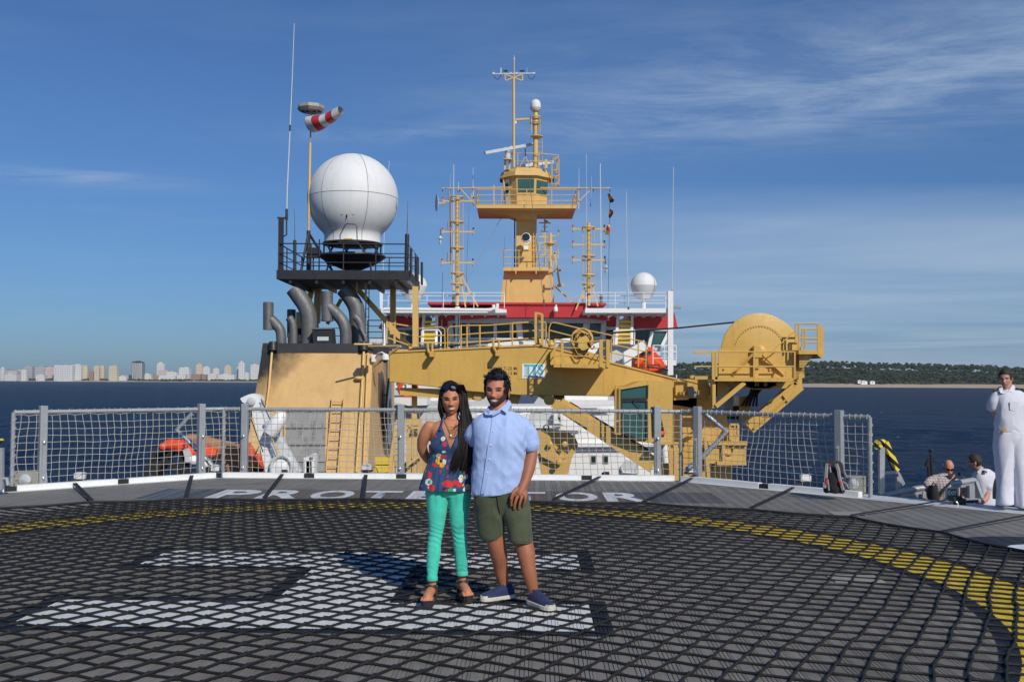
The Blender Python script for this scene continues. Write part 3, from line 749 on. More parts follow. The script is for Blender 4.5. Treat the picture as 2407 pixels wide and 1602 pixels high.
for (x0, x1, y0, y1, Y) in ((230, 325, 1062, 1312, 37.4), (450, 530, 1128, 1382, 38.6), (766, 874, 962, 1234, 37.2)):
    a, b = q(2, (x0 + x1) / 2, y0, Y), q(2, (x0 + x1) / 2, y1, Y); r_ = (x1 - x0) / 2 / 3.92 * Y / FPX
    T([a, b], r_, 20).build('silencer', 'steel', fun, True, 50); 
    MB().lathe([(r_ * .86, 0), (r_ * .86, .012)], a, (0, 0, 1), 20).build('silencer_mouth', 'blacksoft', fun)
T([q(2, 490, 1382, 38.6), q(2, 490, 1450, 38.6)], .14, 14).build('exhaust_pipe', 'steel', fun)
bend(2, ((468, 1200), (495, 1240), (508, 1300), (510, 1450)), 37.3, .15)
bend(2, ((1075, 1190), (1112, 1230), (1135, 1300), (1138, 1450)), 37.2, .145)
bend(2, ((1128, 1295), (1150, 1340), (1172, 1390), (1178, 1450)), 37.0, .07)
T([q(2, 562, 1300, 39.5), q(2, 562, 1450, 39.5)], .16, 14).build('exhaust_pipe', 'black', fun)
# dark ventilation hood with a warning plate
hp = MB().extr([q(2, 680, 1300, 36.9), q(2, 862, 1298, 36.9), q(2, 872, 1442, 36.9), q(2, 692, 1442, 36.9)], V(0, .7, 0)).build('vent_hood', 'black', fun, False)
MB().extr([q(2, 728, 1376, 36.88), q(2, 832, 1376, 36.88), q(2, 832, 1412, 36.88), q(2, 728, 1412, 36.88)], V(0, .02, 0)).build('warning_plate', 'whitegrey', hp, False)
beam('hood_rim', 'steel', hp, q(2, 676, 1302, 36.88), q(2, 866, 1300, 36.88), .05)
railing(fun, [q(2, 735, 1440, 42.5), q(2, 1000, 1440, 42.5)], 1.0, sp=1.0, r=.025)
railing(fun, [q(2, 1190, 1440, 42.5), q(2, 1335, 1440, 42.5)], 1.0, (.75, .5, .25), sp=.9, r=.025)
ladder(fun, q(2, 1186, 1450, 38.6), q(2, 1192, 860, 38.6), (1, 0, 0), .12, .3, .014, 'black')

# ================================================================ black mast platform over the funnel
PY0, PY1, PZ = 37.0, 41.2, 5.44
px0, px1 = -8.82, -3.85
pf = thing('radome_platform', V((px0 + px1) / 2, 39, PZ), 'black steel platform with railings on buff legs above the funnel', 'platform')
MB().box((px0, PY0, PZ), (px1, PY1, PZ + .34)).build('deck_slab', 'black', pf, False)
for i in range(5):
    xx = px0 + .5 + i * (px1 - px0 - 1) / 4; MB().box((xx - .05, PY0 + .06, PZ - .16), (xx + .05, PY1 - .06, PZ - .003)).build('deck_beam', 'black', pf, False)
MB().box((px1 - .14, PY0 + .1, PZ - .05), (px1 - .02, PY1 - .1, PZ - .004)).build('edge_plate', 'whitegrey', pf, False)
railing(pf, [V(px0 + .06, PY1 - .06, PZ + .34), V(px0 + .06, PY0 + .06, PZ + .34), V(px1 - .06, PY0 + .06, PZ + .34), V(px1 - .06, PY1 - .06, PZ + .34), V(px0 + .06, PY1 - .06, PZ + .34)], 1.0, (.64, .30), 1.25, .026, 'black', pr=.026)
for x, y0, y1, Y in ((1592, 560, 830, 37.1), (1645, 640, 870, 38.4), (1692, 690, 900, 40.9)): T([q(2, x, y0, Y), q(2, x, y1, Y)], .05, 8).build('guard_hoop', 'black', pf)
# legs and braces
for (x0, y0, x1, y1, Y, w, c_, nm) in ((1633, 915, 1635, 1580, 38.2, .22, 2, 'leg'), (1427, 870, 1425, 1440, 40.5, .22, 2, 'leg'), (742, 875, 722, 1250, 40.8, .26, 2, 'leg'),
                               (1110, 950, 1640, 1545, 39.2, .2, 2, 'brace'), (685, 930, 640, 1080, 40.9, .2, 2, 'brace'), (560, 1150, 560, 1440, 41.5, .2, 2, 'leg'), (950, 1030, 820, 1260, 41.4, .14, 2, 'brace'), (1095, 850, 1095, 960, 38, .07, 2, 'hanger'), (1175, 850, 1175, 1040, 38, .07, 2, 'hanger')):
    beam(nm, 'buff', pf, q(c_, x0, y0, Y), q(c_, x1, y1, Y), w)
beam('leg', 'buff', pf, q(11, 1768, 130, 38.2), q(11, 1765, 1200, 38.2), .20)
beam('cross_beam', 'buff', pf, q(11, 1540, 245, 38.0), q(11, 1780, 250, 38.0), .5, .45); 
for (x0, y0, x1, y1) in ((1380, 1245, 1620, 1285), (1380, 1310, 1620, 1370), (1380, 1385, 1620, 1470), (1370, 1235, 1368, 1440)): beam('rail_bar', 'buff', pf, q(2, x0, y0, 38.6), q(2, x1, y1, 38.4), .05)
# ---- big radome
rc = q(2, 1058, 110, 39.2); RR = 1.79
ra = thing('satellite_radome', V(rc.x, rc.y, PZ + .34), 'large white panelled radome globe on a black pedestal above the funnel', 'radome')
prof = []
for i in range(0, 31):
    t = PI * i / 30
    if math.cos(t) < -.80: break
    prof.append((RR * math.sin(t), RR * math.cos(t)))
r0, h0 = prof[-1]
neck = [(r0 * .96, h0 - .06), (r0 * .93, h0 - .14), (r0 * .92, h0 - .24), (r0 * .925, h0 - .34), (r0 * .94, h0 - .44)]
full = prof + neck; NG = 6; gap = .010
MB().lathe([(max(a - .03, .001), b) for a, b in full], rc, (0, 0, 1), 48).build('inner_shell', 'greybox', ra)
split = min(range(len(full)), key=lambda i: abs(full[i][1] - .06))
for g in range(NG):
    for seg in (full[:split + 1], full[split:]):
        m = MB(); nn_ = 12; a0 = PI * 2 * g / NG - 1.7 * PI / 3 + .69
        for (r_, h_) in seg:
            hh = h_ - (gap if seg[0] is full[0] else -gap) * (1 if abs(h_ - full[split][1]) < 1e-6 else 0) * -1
            for kx in range(nn_ + 1):
                ga = min(gap / max(r_, .06), .12); a = a0 + ga + (2 * PI / NG - 2 * ga) * kx / nn_
                m.v.append(rc + V(r_ * math.cos(a), r_ * math.sin(a), hh))
        for i in range(len(seg) - 1):
            for kx in range(nn_): m.f.append((i * (nn_ + 1) + kx, (i + 1) * (nn_ + 1) + kx, (i + 1) * (nn_ + 1) + kx + 1, i * (nn_ + 1) + kx + 1))
        me = m.mesh('panel', wloc(ra), True, 60); link('panel', me, 'radome', ra)
nb = h0 - .44; nr = r0 * .94
MB().lathe([(nr + .06, 0), (nr + .06, -.06), (nr, -.08)], rc + V(0, 0, nb), (0, 0, 1), 32).build('base_flange', 'black', ra)
fz = rc.z + nb - .08
for i in range(10):
    a = 2 * PI * i / 10; a2 = a + PI / 10
    beam('truss_post', 'black', ra, rc + V(nr * math.cos(a), nr * math.sin(a), nb - .07), V(rc.x + nr * math.cos(a2), rc.y + nr * math.sin(a2), fz - .42), .06)
zt_ = fz - .40
MB().lathe([(nr + .18, 0), (nr + .20, -.07), (.95, -.32), (.42, -.55)], V(rc.x, rc.y, zt_), (0, 0, 1), 28).build('pedestal_cone', 'black', ra)
T([V(rc.x, rc.y, zt_ - .5), V(rc.x, rc.y, PZ + .3)], .30, 18).build('pedestal', 'black', ra)
for dx in (-.75, .75): T([V(rc.x + dx, rc.y - .5, zt_ - .2), V(rc.x + dx * 1.2, rc.y - .9, PZ + .34)], .04, 6).build('stay', 'black', ra)
T([q(2, 938, 500, 37.3), q(2, 938, 440, 37.3), q(2, 985, 350, 37.3), q(2, 1000, 338, 37.3), q(2, 1075, 342, 37.3), q(2, 1092, 360, 37.3), q(2, 1096, 500, 37.3)], .02, 6).build('hatch_rail', 'black', ra)
MB().cbox(q(2, 1020, 520, 37.5), (1.7 * .4, .9, .05)).build('hatch_step', 'black', ra, False)
MB().extr([q(2, 968, 470, 38.02), q(2, 1052, 470, 38.02), q(2, 1048, 496, 38.05), q(2, 970, 496, 38.05)], V(0, .01, 0)).build('warning_label', 'yellowmark', ra, False)
# hatch outline on the lower shell
def on_shell(x, y, out=.006):
    r = ray(560 + x / 3.92, 440 + y / 3.92); o = Vector((0, 0, EYE)); d = r.normalized(); oc = o - rc; b = oc.dot(d); disc = b * b - (oc.dot(oc) - (RR + out) ** 2)
    return o + d * (-b - math.sqrt(max(disc, 0)))
T([on_shell(x, y) for x, y in ((948, 400), (948, 250), (1064, 250), (1064, 400))], .008, 4).build('hatch_seam', 'steel', ra)
T([on_shell(1000, y, .02) for y in (250, 280)], .02, 6).build('hatch_latch', 'black', ra)
MB().tube([on_shell(x, y) for x, y in ((1462, 100), (1455, 130), (1454, 170), (1460, 205))], .02, 4).build('crest_mark', 'bluepaint', ra)
# ---- windsock on its pole with a lamp tray
ws = thing('windsock_pole', q(2, 645, 790, 38.4), 'red and white windsock on a tall pole left of the radome', 'windsock')
Yw = 38.4
T([q(2, 645, 795, Yw), q(2, 648, 400, Yw)], .075, 10).build('pole_foot', 'black', ws)
T([q(2, 648, 400, Yw), q(1, 662, 1160, Yw)], .05, 10).build('pole', 'buff', ws); T([q(1, 664, 1162, Yw), q(1, 672, 860, Yw)], .028, 8).build('pole_top', 'greybox', ws)
for x in (575, 880): T([q(2, 648, 420, Yw), q(2, x, 790, Yw + (.9 if x > 600 else -.6))], .05, 8).build('pole_stay', 'black', ws)
a, b = q(1, 672, 985, Yw - .05), q(1, 945, 862, Yw - .9); d = (b - a)
cols = ['whitegrey', 'red', 'whitegrey', 'red', 'whitegrey']
ts = [0, .20, .42, .60, .80, 1.0]
def srad(t): return (.33 - .17 * t) * (1 + .05 * math.sin(9 * t))
for i in range(5):
    m = MB(); X, Yv = basis(d)
    ringn = 20; steps = 5; base = []
    for s in range(steps + 1):
        t = ts[i] + (ts[i + 1] - ts[i]) * s / steps; c_ = a + d * t + V(0, 0, -.10 * math.sin(PI * t))
        for kx in range(ringn):
            an = 2 * PI * kx / ringn; rr_ = srad(t) * (1 + .06 * math.sin(3 * an + 5 * t)); m.v.append(c_ + X * rr_ * math.cos(an) + Yv * rr_ * math.sin(an))
    for s in range(steps):
        for kx in range(ringn): m.f.append((s * ringn + kx, s * ringn + (kx + 1) % ringn, (s + 1) * ringn + (kx + 1) % ringn, (s + 1) * ringn + kx))
    m.build('sock_band', cols[i], ws)
MB().lathe([(.30, 0), (.30, .02)], a, d, 20).build('sock_hoop', 'greybox', ws) if False else T([a + basis(d)[0] * .335 * math.cos(t) + basis(d)[1] * .335 * math.sin(t) for t in [i * PI / 10 for i in range(20)]], .012, 5, closed=True).build('sock_hoop', 'black', ws)
tr = MB().lathe([(.46, -.16), (.54, -.05), (.50, .08), (.0001, .09)], q(1, 672, 835, Yw), (0, 0, 1), 8).build('lamp_tray', 'greybox', ws, False)
T([q(1, 673, 812, Yw), q(1, 673, 788, Yw)], .05, 10).build('red_lamp', 'red', ws)
for x in (600, 640, 705, 750): MB().cbox(q(1, x, 862, Yw - .1), (.10, .1, .12)).build('lamp_head', 'black', tr, False)
# ---- whips and posts standing on the platform
def whip(name, pts, r0, r1, lab, mat='whitegrey', base=None, cat='antenna', group='whip antennas on the platform and bridge', basemat='black'):
    P = [Vector(p) for p in pts]; t = thing(name, P[0], lab, cat, group)
    n = len(P); T(P, [r0 + (r1 - r0) * i / (n - 1) for i in range(n)], 6).build('whip', mat, t)
    T([P[0], P[0].lerp(P[1], .12 if not base else base)], r0 * 1.9, 8).build('mount', basemat, t)
    return t
w = whip('whip_antenna', [q(2, 445, 300, 37.2), q(2, 452, 0, 37.2), q(1, 478, 1020, 37.2), q(1, 500, 500, 37.2), q(1, 516, 60, 37.2)], .03, .012, 'very tall white whip antenna at the left corner of the black platform')
T([q(1, 476, 1050, 37.2), q(1, 478, 995, 37.2)], .035, 8).build('joint', 'black', w)
T([q(2, 447, 300, 37.2), q(2, 446, 200, 37.2)], .05, 8).build('tuner', 'black', w)
pp = thing('antenna_post', q(2, 392, 790, 37.2), 'black square post carrying the tall whip antenna on the platform corner', 'post')
beam('post', 'black', pp, q(2, 392, 800, 37.2), q(2, 395, 285, 37.2), .17); beam('arm', 'black', pp, q(2, 360, 282, 37.2), q(2, 440, 285, 37.2), .06); T([q(2, 445, 300, 37.15), q(2, 445, 440, 37.15), q(2, 415, 452, 37.15)], .03, 6).build('conduit', 'black', pp)
MB().extr([q(2, 410, 740, 37.2), q(2, 450, 795, 37.2), q(2, 410, 795, 37.2)], V(0, .03, 0)).build('gusset', 'black', pp, False)
whip('whip_antenna', [q(2, 521, 790, 38.8), q(2, 521, 455, 38.8), q(2, 518, 200, 38.8)], .035, .008, 'short dark whip antenna left of the windsock pole', 'steel', .9)
whip('whip_antenna', [q(2, 1550, 780, 38.8), q(2, 1557, 395, 38.8), q(2, 1563, 115, 38.8)], .045, .008, 'dark whip antenna at the right end of the black platform', 'steel', .9)
cb = thing('junction_box', q(2, 695, 650, 37.6), 'black electrical cabinet on a post beside the radome pedestal', 'cabinet')
MB().cbox(q(2, 692, 605, 37.6), (.42, .25, .38)).build('cabinet', 'black', cb, False); T([q(2, 745, 790, 37.6), q(2, 748, 480, 37.6)], .03, 6).build('post', 'black', cb); T([q(2, 692, 650, 37.6), q(2, 692, 792, 37.6)], .03, 6).build('leg', 'black', cb)
# ================================================================ bridge superstructure, well forward
YB = 64.0
def mz(name, poly, mat, parent, depth=.3, c=None, Y=YB):      # polygon given in crop pixels, extruded away from the camera
    return MB().extr([q(c, x, y, Y) for x, y in poly], V(0, depth, 0)).build(name, mat, parent, False)
br = thing('ship_bridge', at(1240, 1000, YB) + V(0, 0, -2), 'white ship bridge with dark windows under a red roof band', 'bridge')
# main wheelhouse wall, roof band and windows
mz('wall', ((1135, 640), (3600, 640), (3600, 2600), (1135, 2600)), 'whitegrey', br, 9, 5)
# roof fascia: middle, and slanted ends
fas = mz('roof_band', ((145, 1500), (770, 1380), (1740, 1380), (1985, 1515), (1960, 1530), (1700, 1502), (770, 1502), (250, 1530)), 'red', br, 8, 4, YB - 1.6)
MB().box((at(1010, 700, YB).x, YB - 1.5, q(4, 0, 1382, YB).z + .02), (at(1420, 700, YB).x, YB + 8, q(4, 0, 1372, YB).z + .1)).build('roof', 'red', br, False)
mz('soffit', ((250, 1512), (1975, 1512), (1940, 1562), (280, 1562)), 'whitegrey', br, 1.2, 4, YB - .9)
k = NT('bridgeglass'); p = k.P(); n = k.noise(k.map(p, (.7, .7, 2.5)), 1, 4, .6); k.set(k.mix(k.rng(n, .45, .62), (.010, .013, .010), (.085, .075, .035)), .08); 
for (c, poly) in ((5, ((1175, 690), (1385, 690), (1385, 900), (1190, 900))), (5, ((1408, 690), (1755, 690), (1755, 900), (1415, 900))), (5, ((1775, 690), (2060, 690), (2085, 905), (1780, 902))),
                  (5, ((2115, 680), (2300, 670), (2320, 1000), (2150, 1000))), (6, ((410, 610), (925, 604), (900, 830), (470, 850))), (6, ((970, 612), (1125, 612), (1110, 800), (945, 800))), (6, ((0, 620), (75, 620), (95, 880), (0, 890)))):
    wp = mz('window', poly, 'bridgeglass', br, .05, c, YB - .04)
    P = [q(c, x, y, YB - .07) for x, y in poly]
    for i in range(4): beam('frame_bar', 'whiteclean', wp, P[i], P[(i + 1) % 4], .10, .08)
# window struts leaning like the wheelhouse
for (c, x0, y0, x1, y1) in ((5, 2065, 640, 2130, 1030), (6, 930, 555, 900, 900), (6, 1150, 570, 1145, 830), (5, 1140, 620, 1165, 1030)): beam('window_post', 'whiteclean', br, q(c, x0, y0, YB - .1), q(c, x1, y1, YB - .1), .28, .2)
mz('window_sill', ((1150, 925), (2320, 940), (2320, 1030), (1150, 1030)), 'whiteclean', br, .3, 5, YB - .2)
railing(br, [q(5, 1135, 1040, YB - 2), q(5, 2320, 1040, YB - 2)], 0.5, (.5,), 2.2, .025, 'whiteclean')
# ---- wings (left and right): red box, windows, platform on top
Yw_ = YB - .5
for side in (0, 1):
    if side == 0:
        c = 5; wing = mz('wing_red_box', ((275, 590), (400, 562), (825, 562), (770, 742), (170, 760)), 'red', br, 5, c, Yw_)
        mz('wing_red_end', ((985, 600), (1120, 590), (1130, 735), (985, 735)), 'red', br, 4, c, Yw_ + .3)
        mz('wing_band', ((170, 748), (1120, 738), (1110, 775), (220, 790)), 'whitegrey', br, 5, c, Yw_ + .06)
        mz('wing_wall', ((250, 790), (1130, 790), (1130, 2300), (250, 2300)), 'whitegrey', br, 5, c, Yw_ + .3)
        for poly in (((395, 800), (505, 795), (535, 965), (395, 975)), ((540, 795), (735, 790), (745, 960), (560, 965)), ((990, 800), (1120, 800), (1120, 1000), (990, 1000))): mz('wing_window', poly, 'glass', br, .05, c, Yw_ + .24)
        pts = ((212, 490), (1765, 490), (1920, 505), (1920, 550), (235, 550)); rl = ((225, 490), (1890, 490))
    else:
        c = 6; wing = mz('wing_red_box', ((1450, 520), (1945, 510), (2055, 680), (1500, 690)), 'red', br, 5, c, Yw_)
        mz('wing_red_end', ((1175, 560), (1305, 520), (1310, 665), (1175, 665)), 'red', br, 4, c, Yw_ + .3)
        mz('wing_red_tip', ((1960, 510), (2015, 492), (2055, 680), (1990, 680)), 'red', br, 3, c, Yw_ + 1.5)
        mz('wing_band', ((1180, 665), (2050, 682), (1980, 720), (1180, 705)), 'whitegrey', br, 5, c, Yw_ + .06)
        mz('wing_wall', ((1170, 705), (1960, 720), (1840, 940), (1840, 2300), (1170, 2300)), 'whitegrey', br, 5, c, Yw_ + .3)
        for poly in (((1545, 715), (1710, 705), (1685, 840), (1530, 870)), ((1175, 710), (1280, 710), (1260, 830), (1175, 830))): mz('wing_window', poly, 'glass', br, .05, c, Yw_ + .24)
        wp = mz('wing_window', ((1750, 735), (1920, 738), (1835, 912), (1715, 905)), 'tealglass', br, .05, c, Yw_ + .22)
        for a, b in (((1738, 725), (1700, 915)), ((1940, 735), (1850, 920))): beam('frame_bar', 'whiteclean', wp, q(c, *a, Yw_ + .1), q(c, *b, Yw_ + .1), .2)
        pts = ((920, 440), (2000, 440), (2000, 495), (915, 495)); rl = ((930, 440), (1995, 440))
    pl_ = mz('wing_platform', pts, 'white', br, 3.2, c, YB - 4)
    a, b = q(c, *rl[0], YB - 3.9), q(c, *rl[1], YB - 3.9)
    railing(pl_, [a, b], .95, (.5,), 2.0, .022, 'whiteclean'); railing(pl_, [a + V(0, 2.8, .05), b + V(0, 2.8, .05)], .95, (.5,), 2.4, .022, 'whiteclean')
    for i in range(9):
        P = a.lerp(b, (i + .5) / 9); MB().extr([P + V(-.12, 1.2, -.28), P + V(.12, 1.2, -.28), P + V(.02, 1.2, -.42)], V(0, 1.5, 0)).build('platform_rib', 'whitegrey', pl_, False)
mz('wing_platform', ((860, 1408), (2310, 1395), (2310, 1440), (1725, 1445)), 'white', br, .2, 4, YB - 4.05) if False else None
mz('roof_lip', ((775, 1385), (1735, 1385), (1735, 1378), (775, 1378)), 'red', br, 1, 4, YB - 1.62)
# posts that carry the wings, drain pipe on the left
T([q(5, 1740, 440, YB - 4.4), q(5, 1745, 490, YB - 4.4), q(5, 1700, 512, YB - 4.4), q(5, 260, 500, YB - 4.4), q(5, 222, 510, YB - 4.4), q(5, 210, 545, YB - 4.4), q(5, 240, 700, YB - 4.4), q(5, 248, 1000, YB - 4.4)], .105, 10).build('drain_pipe', 'whiteclean', br)
T([q(5, 1775, 520, YB - 4.4), q(5, 1792, 480, YB - 4.4), q(5, 1795, 425, YB - 4.4)], .105, 10).build('drain_spout', 'whiteclean', br)
beam('wing_post', 'white', br, q(6, 1962, 230, YB - 4), q(6, 1962, 1260, YB - 4), .32); beam('wing_post', 'white', br, q(5, 205, 240, YB - 4), q(5, 210, 500, YB - 4), .14)
T([q(5, 172, 240, YB - 4), q(5, 240, 240, YB - 4)], .08, 6).build('post_cap', 'whitegrey', br)
beam('wing_bracket', 'greybox', br, q(6, 1930, 425, YB - 3.5), q(6, 2095, 432, YB - 3.5), .25, .15)
# ladders up to the wings
for (c, xs, y0, y1) in ((5, (795, 965), 570, 1000), (6, (1325, 1495), 510, 900)):
    l = beam('wing_ladder', 'whiteclean', br, q(c, xs[0], y0, YB - 2.4), q(c, xs[0] - 25, y1, YB - 3.4), .16, .3); beam('stringer', 'whiteclean', l, q(c, xs[1], y0, YB - 2.4), q(c, xs[1] - 5, y1, YB - 3.4), .16, .3)
    for i in range(6):
        yy = y0 + (y1 - y0) * (.25 + i * .13); f = (yy - y0) / (y1 - y0); beam('tread', 'yellowmark', l, q(c, xs[0] + 5 - 25 * f, yy, YB - 2.5 - f), q(c, xs[1] - 5 * f, yy, YB - 2.5 - f), .10, .14)
T([q(5, 770, 985, YB - 5), q(5, 775, 785, YB - 5), q(5, 990, 785, YB - 5), q(5, 1025, 820, YB - 5), q(5, 1020, 1040, YB - 5)], .05, 6).build('ladder_guard', 'whiteclean', br)
T([q(6, 1265, 900, YB - 5), q(6, 1270, 720, YB - 5), q(6, 1525, 712, YB - 5), q(6, 1520, 890, YB - 5)], .05, 6).build('ladder_guard', 'whiteclean', br)
# right balcony railing outside the wing
bal = mz('balcony', ((1860, 1075), (2038, 1075), (2038, 1140), (1870, 1140)), 'whiteclean', br, 2.5, 6, YB - 3)
railing(bal, [q(6, 1760, 1080, YB - 3), q(6, 2036, 1080, YB - 3), q(6, 2036, 1080, YB - 3) + V(0, 2.4, 0)], 0.85, (.66, .33), 1.0, .025, 'whiteclean')
# camera on the red band, white launch cover
sc_ = thing('ball_camera', q(6, 555, 480, YB - 2), 'white ball camera hanging on the red roof band', 'camera')
MB().lathe([(.08, .24), (.13, .14), (.15, 0), (.12, -.08)], q(6, 555, 465, YB - 2), (0, 0, 1), 14).build('housing', 'whiteclean', sc_); T([q(6, 560, 425, YB - 2), q(6, 560, 405, YB - 1.7)], .06, 6).build('arm', 'whiteclean', sc_); MB().ball(q(6, 556, 478, YB - 2), .10, 12).build('dome', 'greybox', sc_)
# ---- white deckhouses and hull below the boom
dh = thing('white_deckhouse', at(1250, 1100, 50) + V(0, 0, -2), 'white deckhouse with square windows behind the crane arm', 'deckhouse')
def wz(name, poly, c, Y, d=.3, mat='white'): return mz(name, poly, mat, dh, d, c, Y)
wz('wall', ((-500, 420), (1345, 420), (1345, 1300), (-500, 1300)), 8, 50, 6)
wz('upper_wall', ((-1400, 330), (1000, 320), (1000, 700), (-1400, 700)), 8, 52, 6)
wz('upper_rail_wall', ((425, 215), (865, 212), (865, 258), (425, 262)), 8, 51, .2)
wz('ledge', ((420, 262), (985, 262), (985, 310), (420, 320)), 8, 49.8, 1.5)
wz('ledge', ((560, 700), (1420, 705), (1420, 735), (560, 740)), 8, 49.6, 1.2)
wz('ledge', ((120, 520), (330, 518), (330, 545), (120, 545)), 8, 49.6, 1.2)
wz('recess_shade', ((70, 350), (340, 345), (300, 520), (70, 525)), 8, 49.96, .1, 'whitegrey')  # flat grey plate on the white wall; its colour stands for shade there
for x0, x1 in ((692, 750), (812, 875)):
    w_ = wz('window', ((x0 + 8, 828), (x1 - 8, 828), (x1 - 8, 905), (x0 + 8, 905)), 8, 49.93, .04, 'glass')
    wz('window_rim', ((x0, 820), (x1, 820), (x1, 912), (x0, 912)), 8, 49.965, .04, 'whitegrey')
for (x0, y0, x1, y1, w) in ((345, 380, 345, 500, .32), (382, 380, 382, 500, .32), (572, 530, 572, 640, .08), (300, 520, 640, 525, .1)): beam('pipe', 'whiteclean', dh, q(8, x0, y0, 49.6), q(8, x1, y1, 49.6), w)
T([q(8, 1000, 955, 49), q(8, 1020, 1000, 49), q(8, 1140, 1010, 49), q(8, 1180, 900, 49)], .06, 6).build('hose', 'whitegrey', dh)
MB().extr([q(8, 1000, 940, 49.8), q(8, 1060, 870, 49.8), q(8, 1180, 905, 49.8), q(8, 1180, 1010, 49.8), q(8, 1010, 1010, 49.8)], V(0, .15, 0)).build('fairing', 'whitegrey', dh, False)
# left lower part seen between funnel and couple
wz('side_ledge', ((1555, 690), (1900, 700), (1900, 770), (1700, 775), (1555, 735)), 11, 46, 2)
wz('upper_side_wall', ((250, 290), (760, 290), (760, 400), (250, 400)), 13, 53, 1, 'white')
wz('side_wall', ((1555, 770), (2300, 770), (2300, 1500), (1555, 1500)), 11, 47, 2, 'whitegrey')
wz('upper_ledge', ((1560, 560), (1750, 555), (2000, 560), (2000, 590), (1560, 590)), 11, 52, 1.5)
railing(dh, [q(11, 1558, 575, 51.8), q(11, 1690, 575, 51.8)], .55, (.5,), .8, .04, 'whiteclean')
lb_ = thing('lifebuoy', q(11, 1697, 590, 51), 'orange lifebuoy hung on the white rail beside the funnel', 'lifebuoy')
T([q(11, 1697, 590, 51) + V(.42 * math.cos(t), 0, .42 * math.sin(t)) for t in [i * PI / 10 for i in range(20)]], .13, 8, closed=True).build('ring', 'orange', lb_)
for t in (.8, 2.3, 3.9, 5.5): T([q(11, 1697, 590, 51) + V(.42 * math.cos(t + d_), 0, .42 * math.sin(t + d_)) for d_ in (-.1, .1)], .137, 8).build('band', 'whiteclean', lb_)
# buff walkway ladders and steps at the foot of the funnel
st_ = thing('funnel_steps', q(11, 1450, 1480, 33) + V(0, 0, -1), 'buff step ladder with bright yellow treads at the foot of the funnel', 'steps')
for (x0, y0, x1, y1) in ((1575, 1010, 1500, 1480), (1610, 1135, 1540, 1480)): beam('stringer', 'buff', st_, q(11, x0, y0, 33), q(11, x1, y1, 33), .13, .1)
beam('frame', 'buff', st_, q(11, 1350, 1330, 33.2), q(11, 1600, 1330, 33.2), .12)
for y in (1362, 1432): beam('tread', 'yellowmark', st_, q(11, 1350, y, 32.8), q(11, 1505, y, 32.8), .06, .25)
for x in (1715, 1775, 1832): beam('post', 'buff', st_, q(11, x, 960, 34), q(11, x - 8, 1480, 34), .16)
for (x0, y0, x1, y1) in ((1660, 930, 1840, 930), (1570, 935, 1840, 960), (1665, 1010, 1840, 1005), (1610, 1330, 1720, 1250), (1720, 1380, 1860, 1270), (1680, 1140, 1730, 960)): beam('rail', 'buff', st_, q(11, x0, y0, 33.6), q(11, x1, y1, 33.6), .08)
MB().extr([q(11, x, y, 34.5) for x, y in ((1660, 1380), (1870, 1250), (1880, 1480), (1660, 1480))], V(0, 1.5, 0)).build('fairing', 'crane', st_, False)
MB().extr([q(11, x, y, 35) for x, y in ((1420, 1330), (1590, 1270), (1590, 1300), (1500, 1350))], V(0, .3, 0)).build('plate', 'greybox', st_, False)
# ================================================================ main mast
YM = 65.0
ma_ = thing('main_mast', q(4, 1095, 1380, YM), 'tall buff main mast with crow\'s nest cabin and yardarm above the bridge', 'mast')
def mp(name, poly, d=1.0, c=4, Y=YM, mat='buff'): return mz(name, poly, mat, ma_, d, c, Y)
def mb_(name, x0, y0, x1, y1, w, h=None, c=4, Y=YM, mat='buff', par=None): return beam(name, mat, par or ma_, q(c, x0, y0, Y), q(c, x1, y1, Y), w, h)
# lower trunk (tapered), collar platform, upper trunk
def frust(name, b, t, dep, Y=YM, c=4, mat='buff'):
    (xl, xr, yb), (tl, tr, yt) = b, t
    P = [q(c, xl, yb, Y), q(c, xr, yb, Y)]; Q = [q(c, tl, yt, Y), q(c, tr, yt, Y)]
    return MB().hexa([P[0], P[1], P[1] + V(0, dep, 0), P[0] + V(0, dep, 0), Q[0], Q[1], Q[1] + V(0, dep, 0), Q[0] + V(0, dep, 0)]).build(name, mat, ma_, False)
frust('lower_trunk', (812, 1378, 1385), (852, 1336, 995), 3.0)
cp = mp('collar_platform', ((846, 958), (1342, 958), (1338, 997), (848, 997)), 3.2, 4, YM - .62)
railing(cp, [q(4, 850, 962, YM - .58), q(4, 1340, 962, YM - .58), q(4, 1340, 962, YM + 2)], 1.12, (.6, .22), 1.0, .03)
railing(cp, [q(4, 850, 962, YM - .58), q(4, 850, 962, YM + 2)], 1.12, (.6, .22), 1.2, .03)
for x in (980, 1200): mp('bracket', ((x - 8, 997), (x + 8, 997), (x + 4, 1035), (x - 4, 1030)), 0.6, 4, YM - .6)
frust('upper_trunk', (985, 1206, 962), (985, 1206, 330), 1.9, YM + .2)
T([q(4, 966, 960, YM + .4), q(4, 968, 430, YM + .4)], .05, 6).build('conduit', 'steel', ma_)
ladder(ma_, q(4, 1190, 950, YM + .05), q(4, 1186, 500, YM + .05), (1, 0, 0), .18, .3, .02)
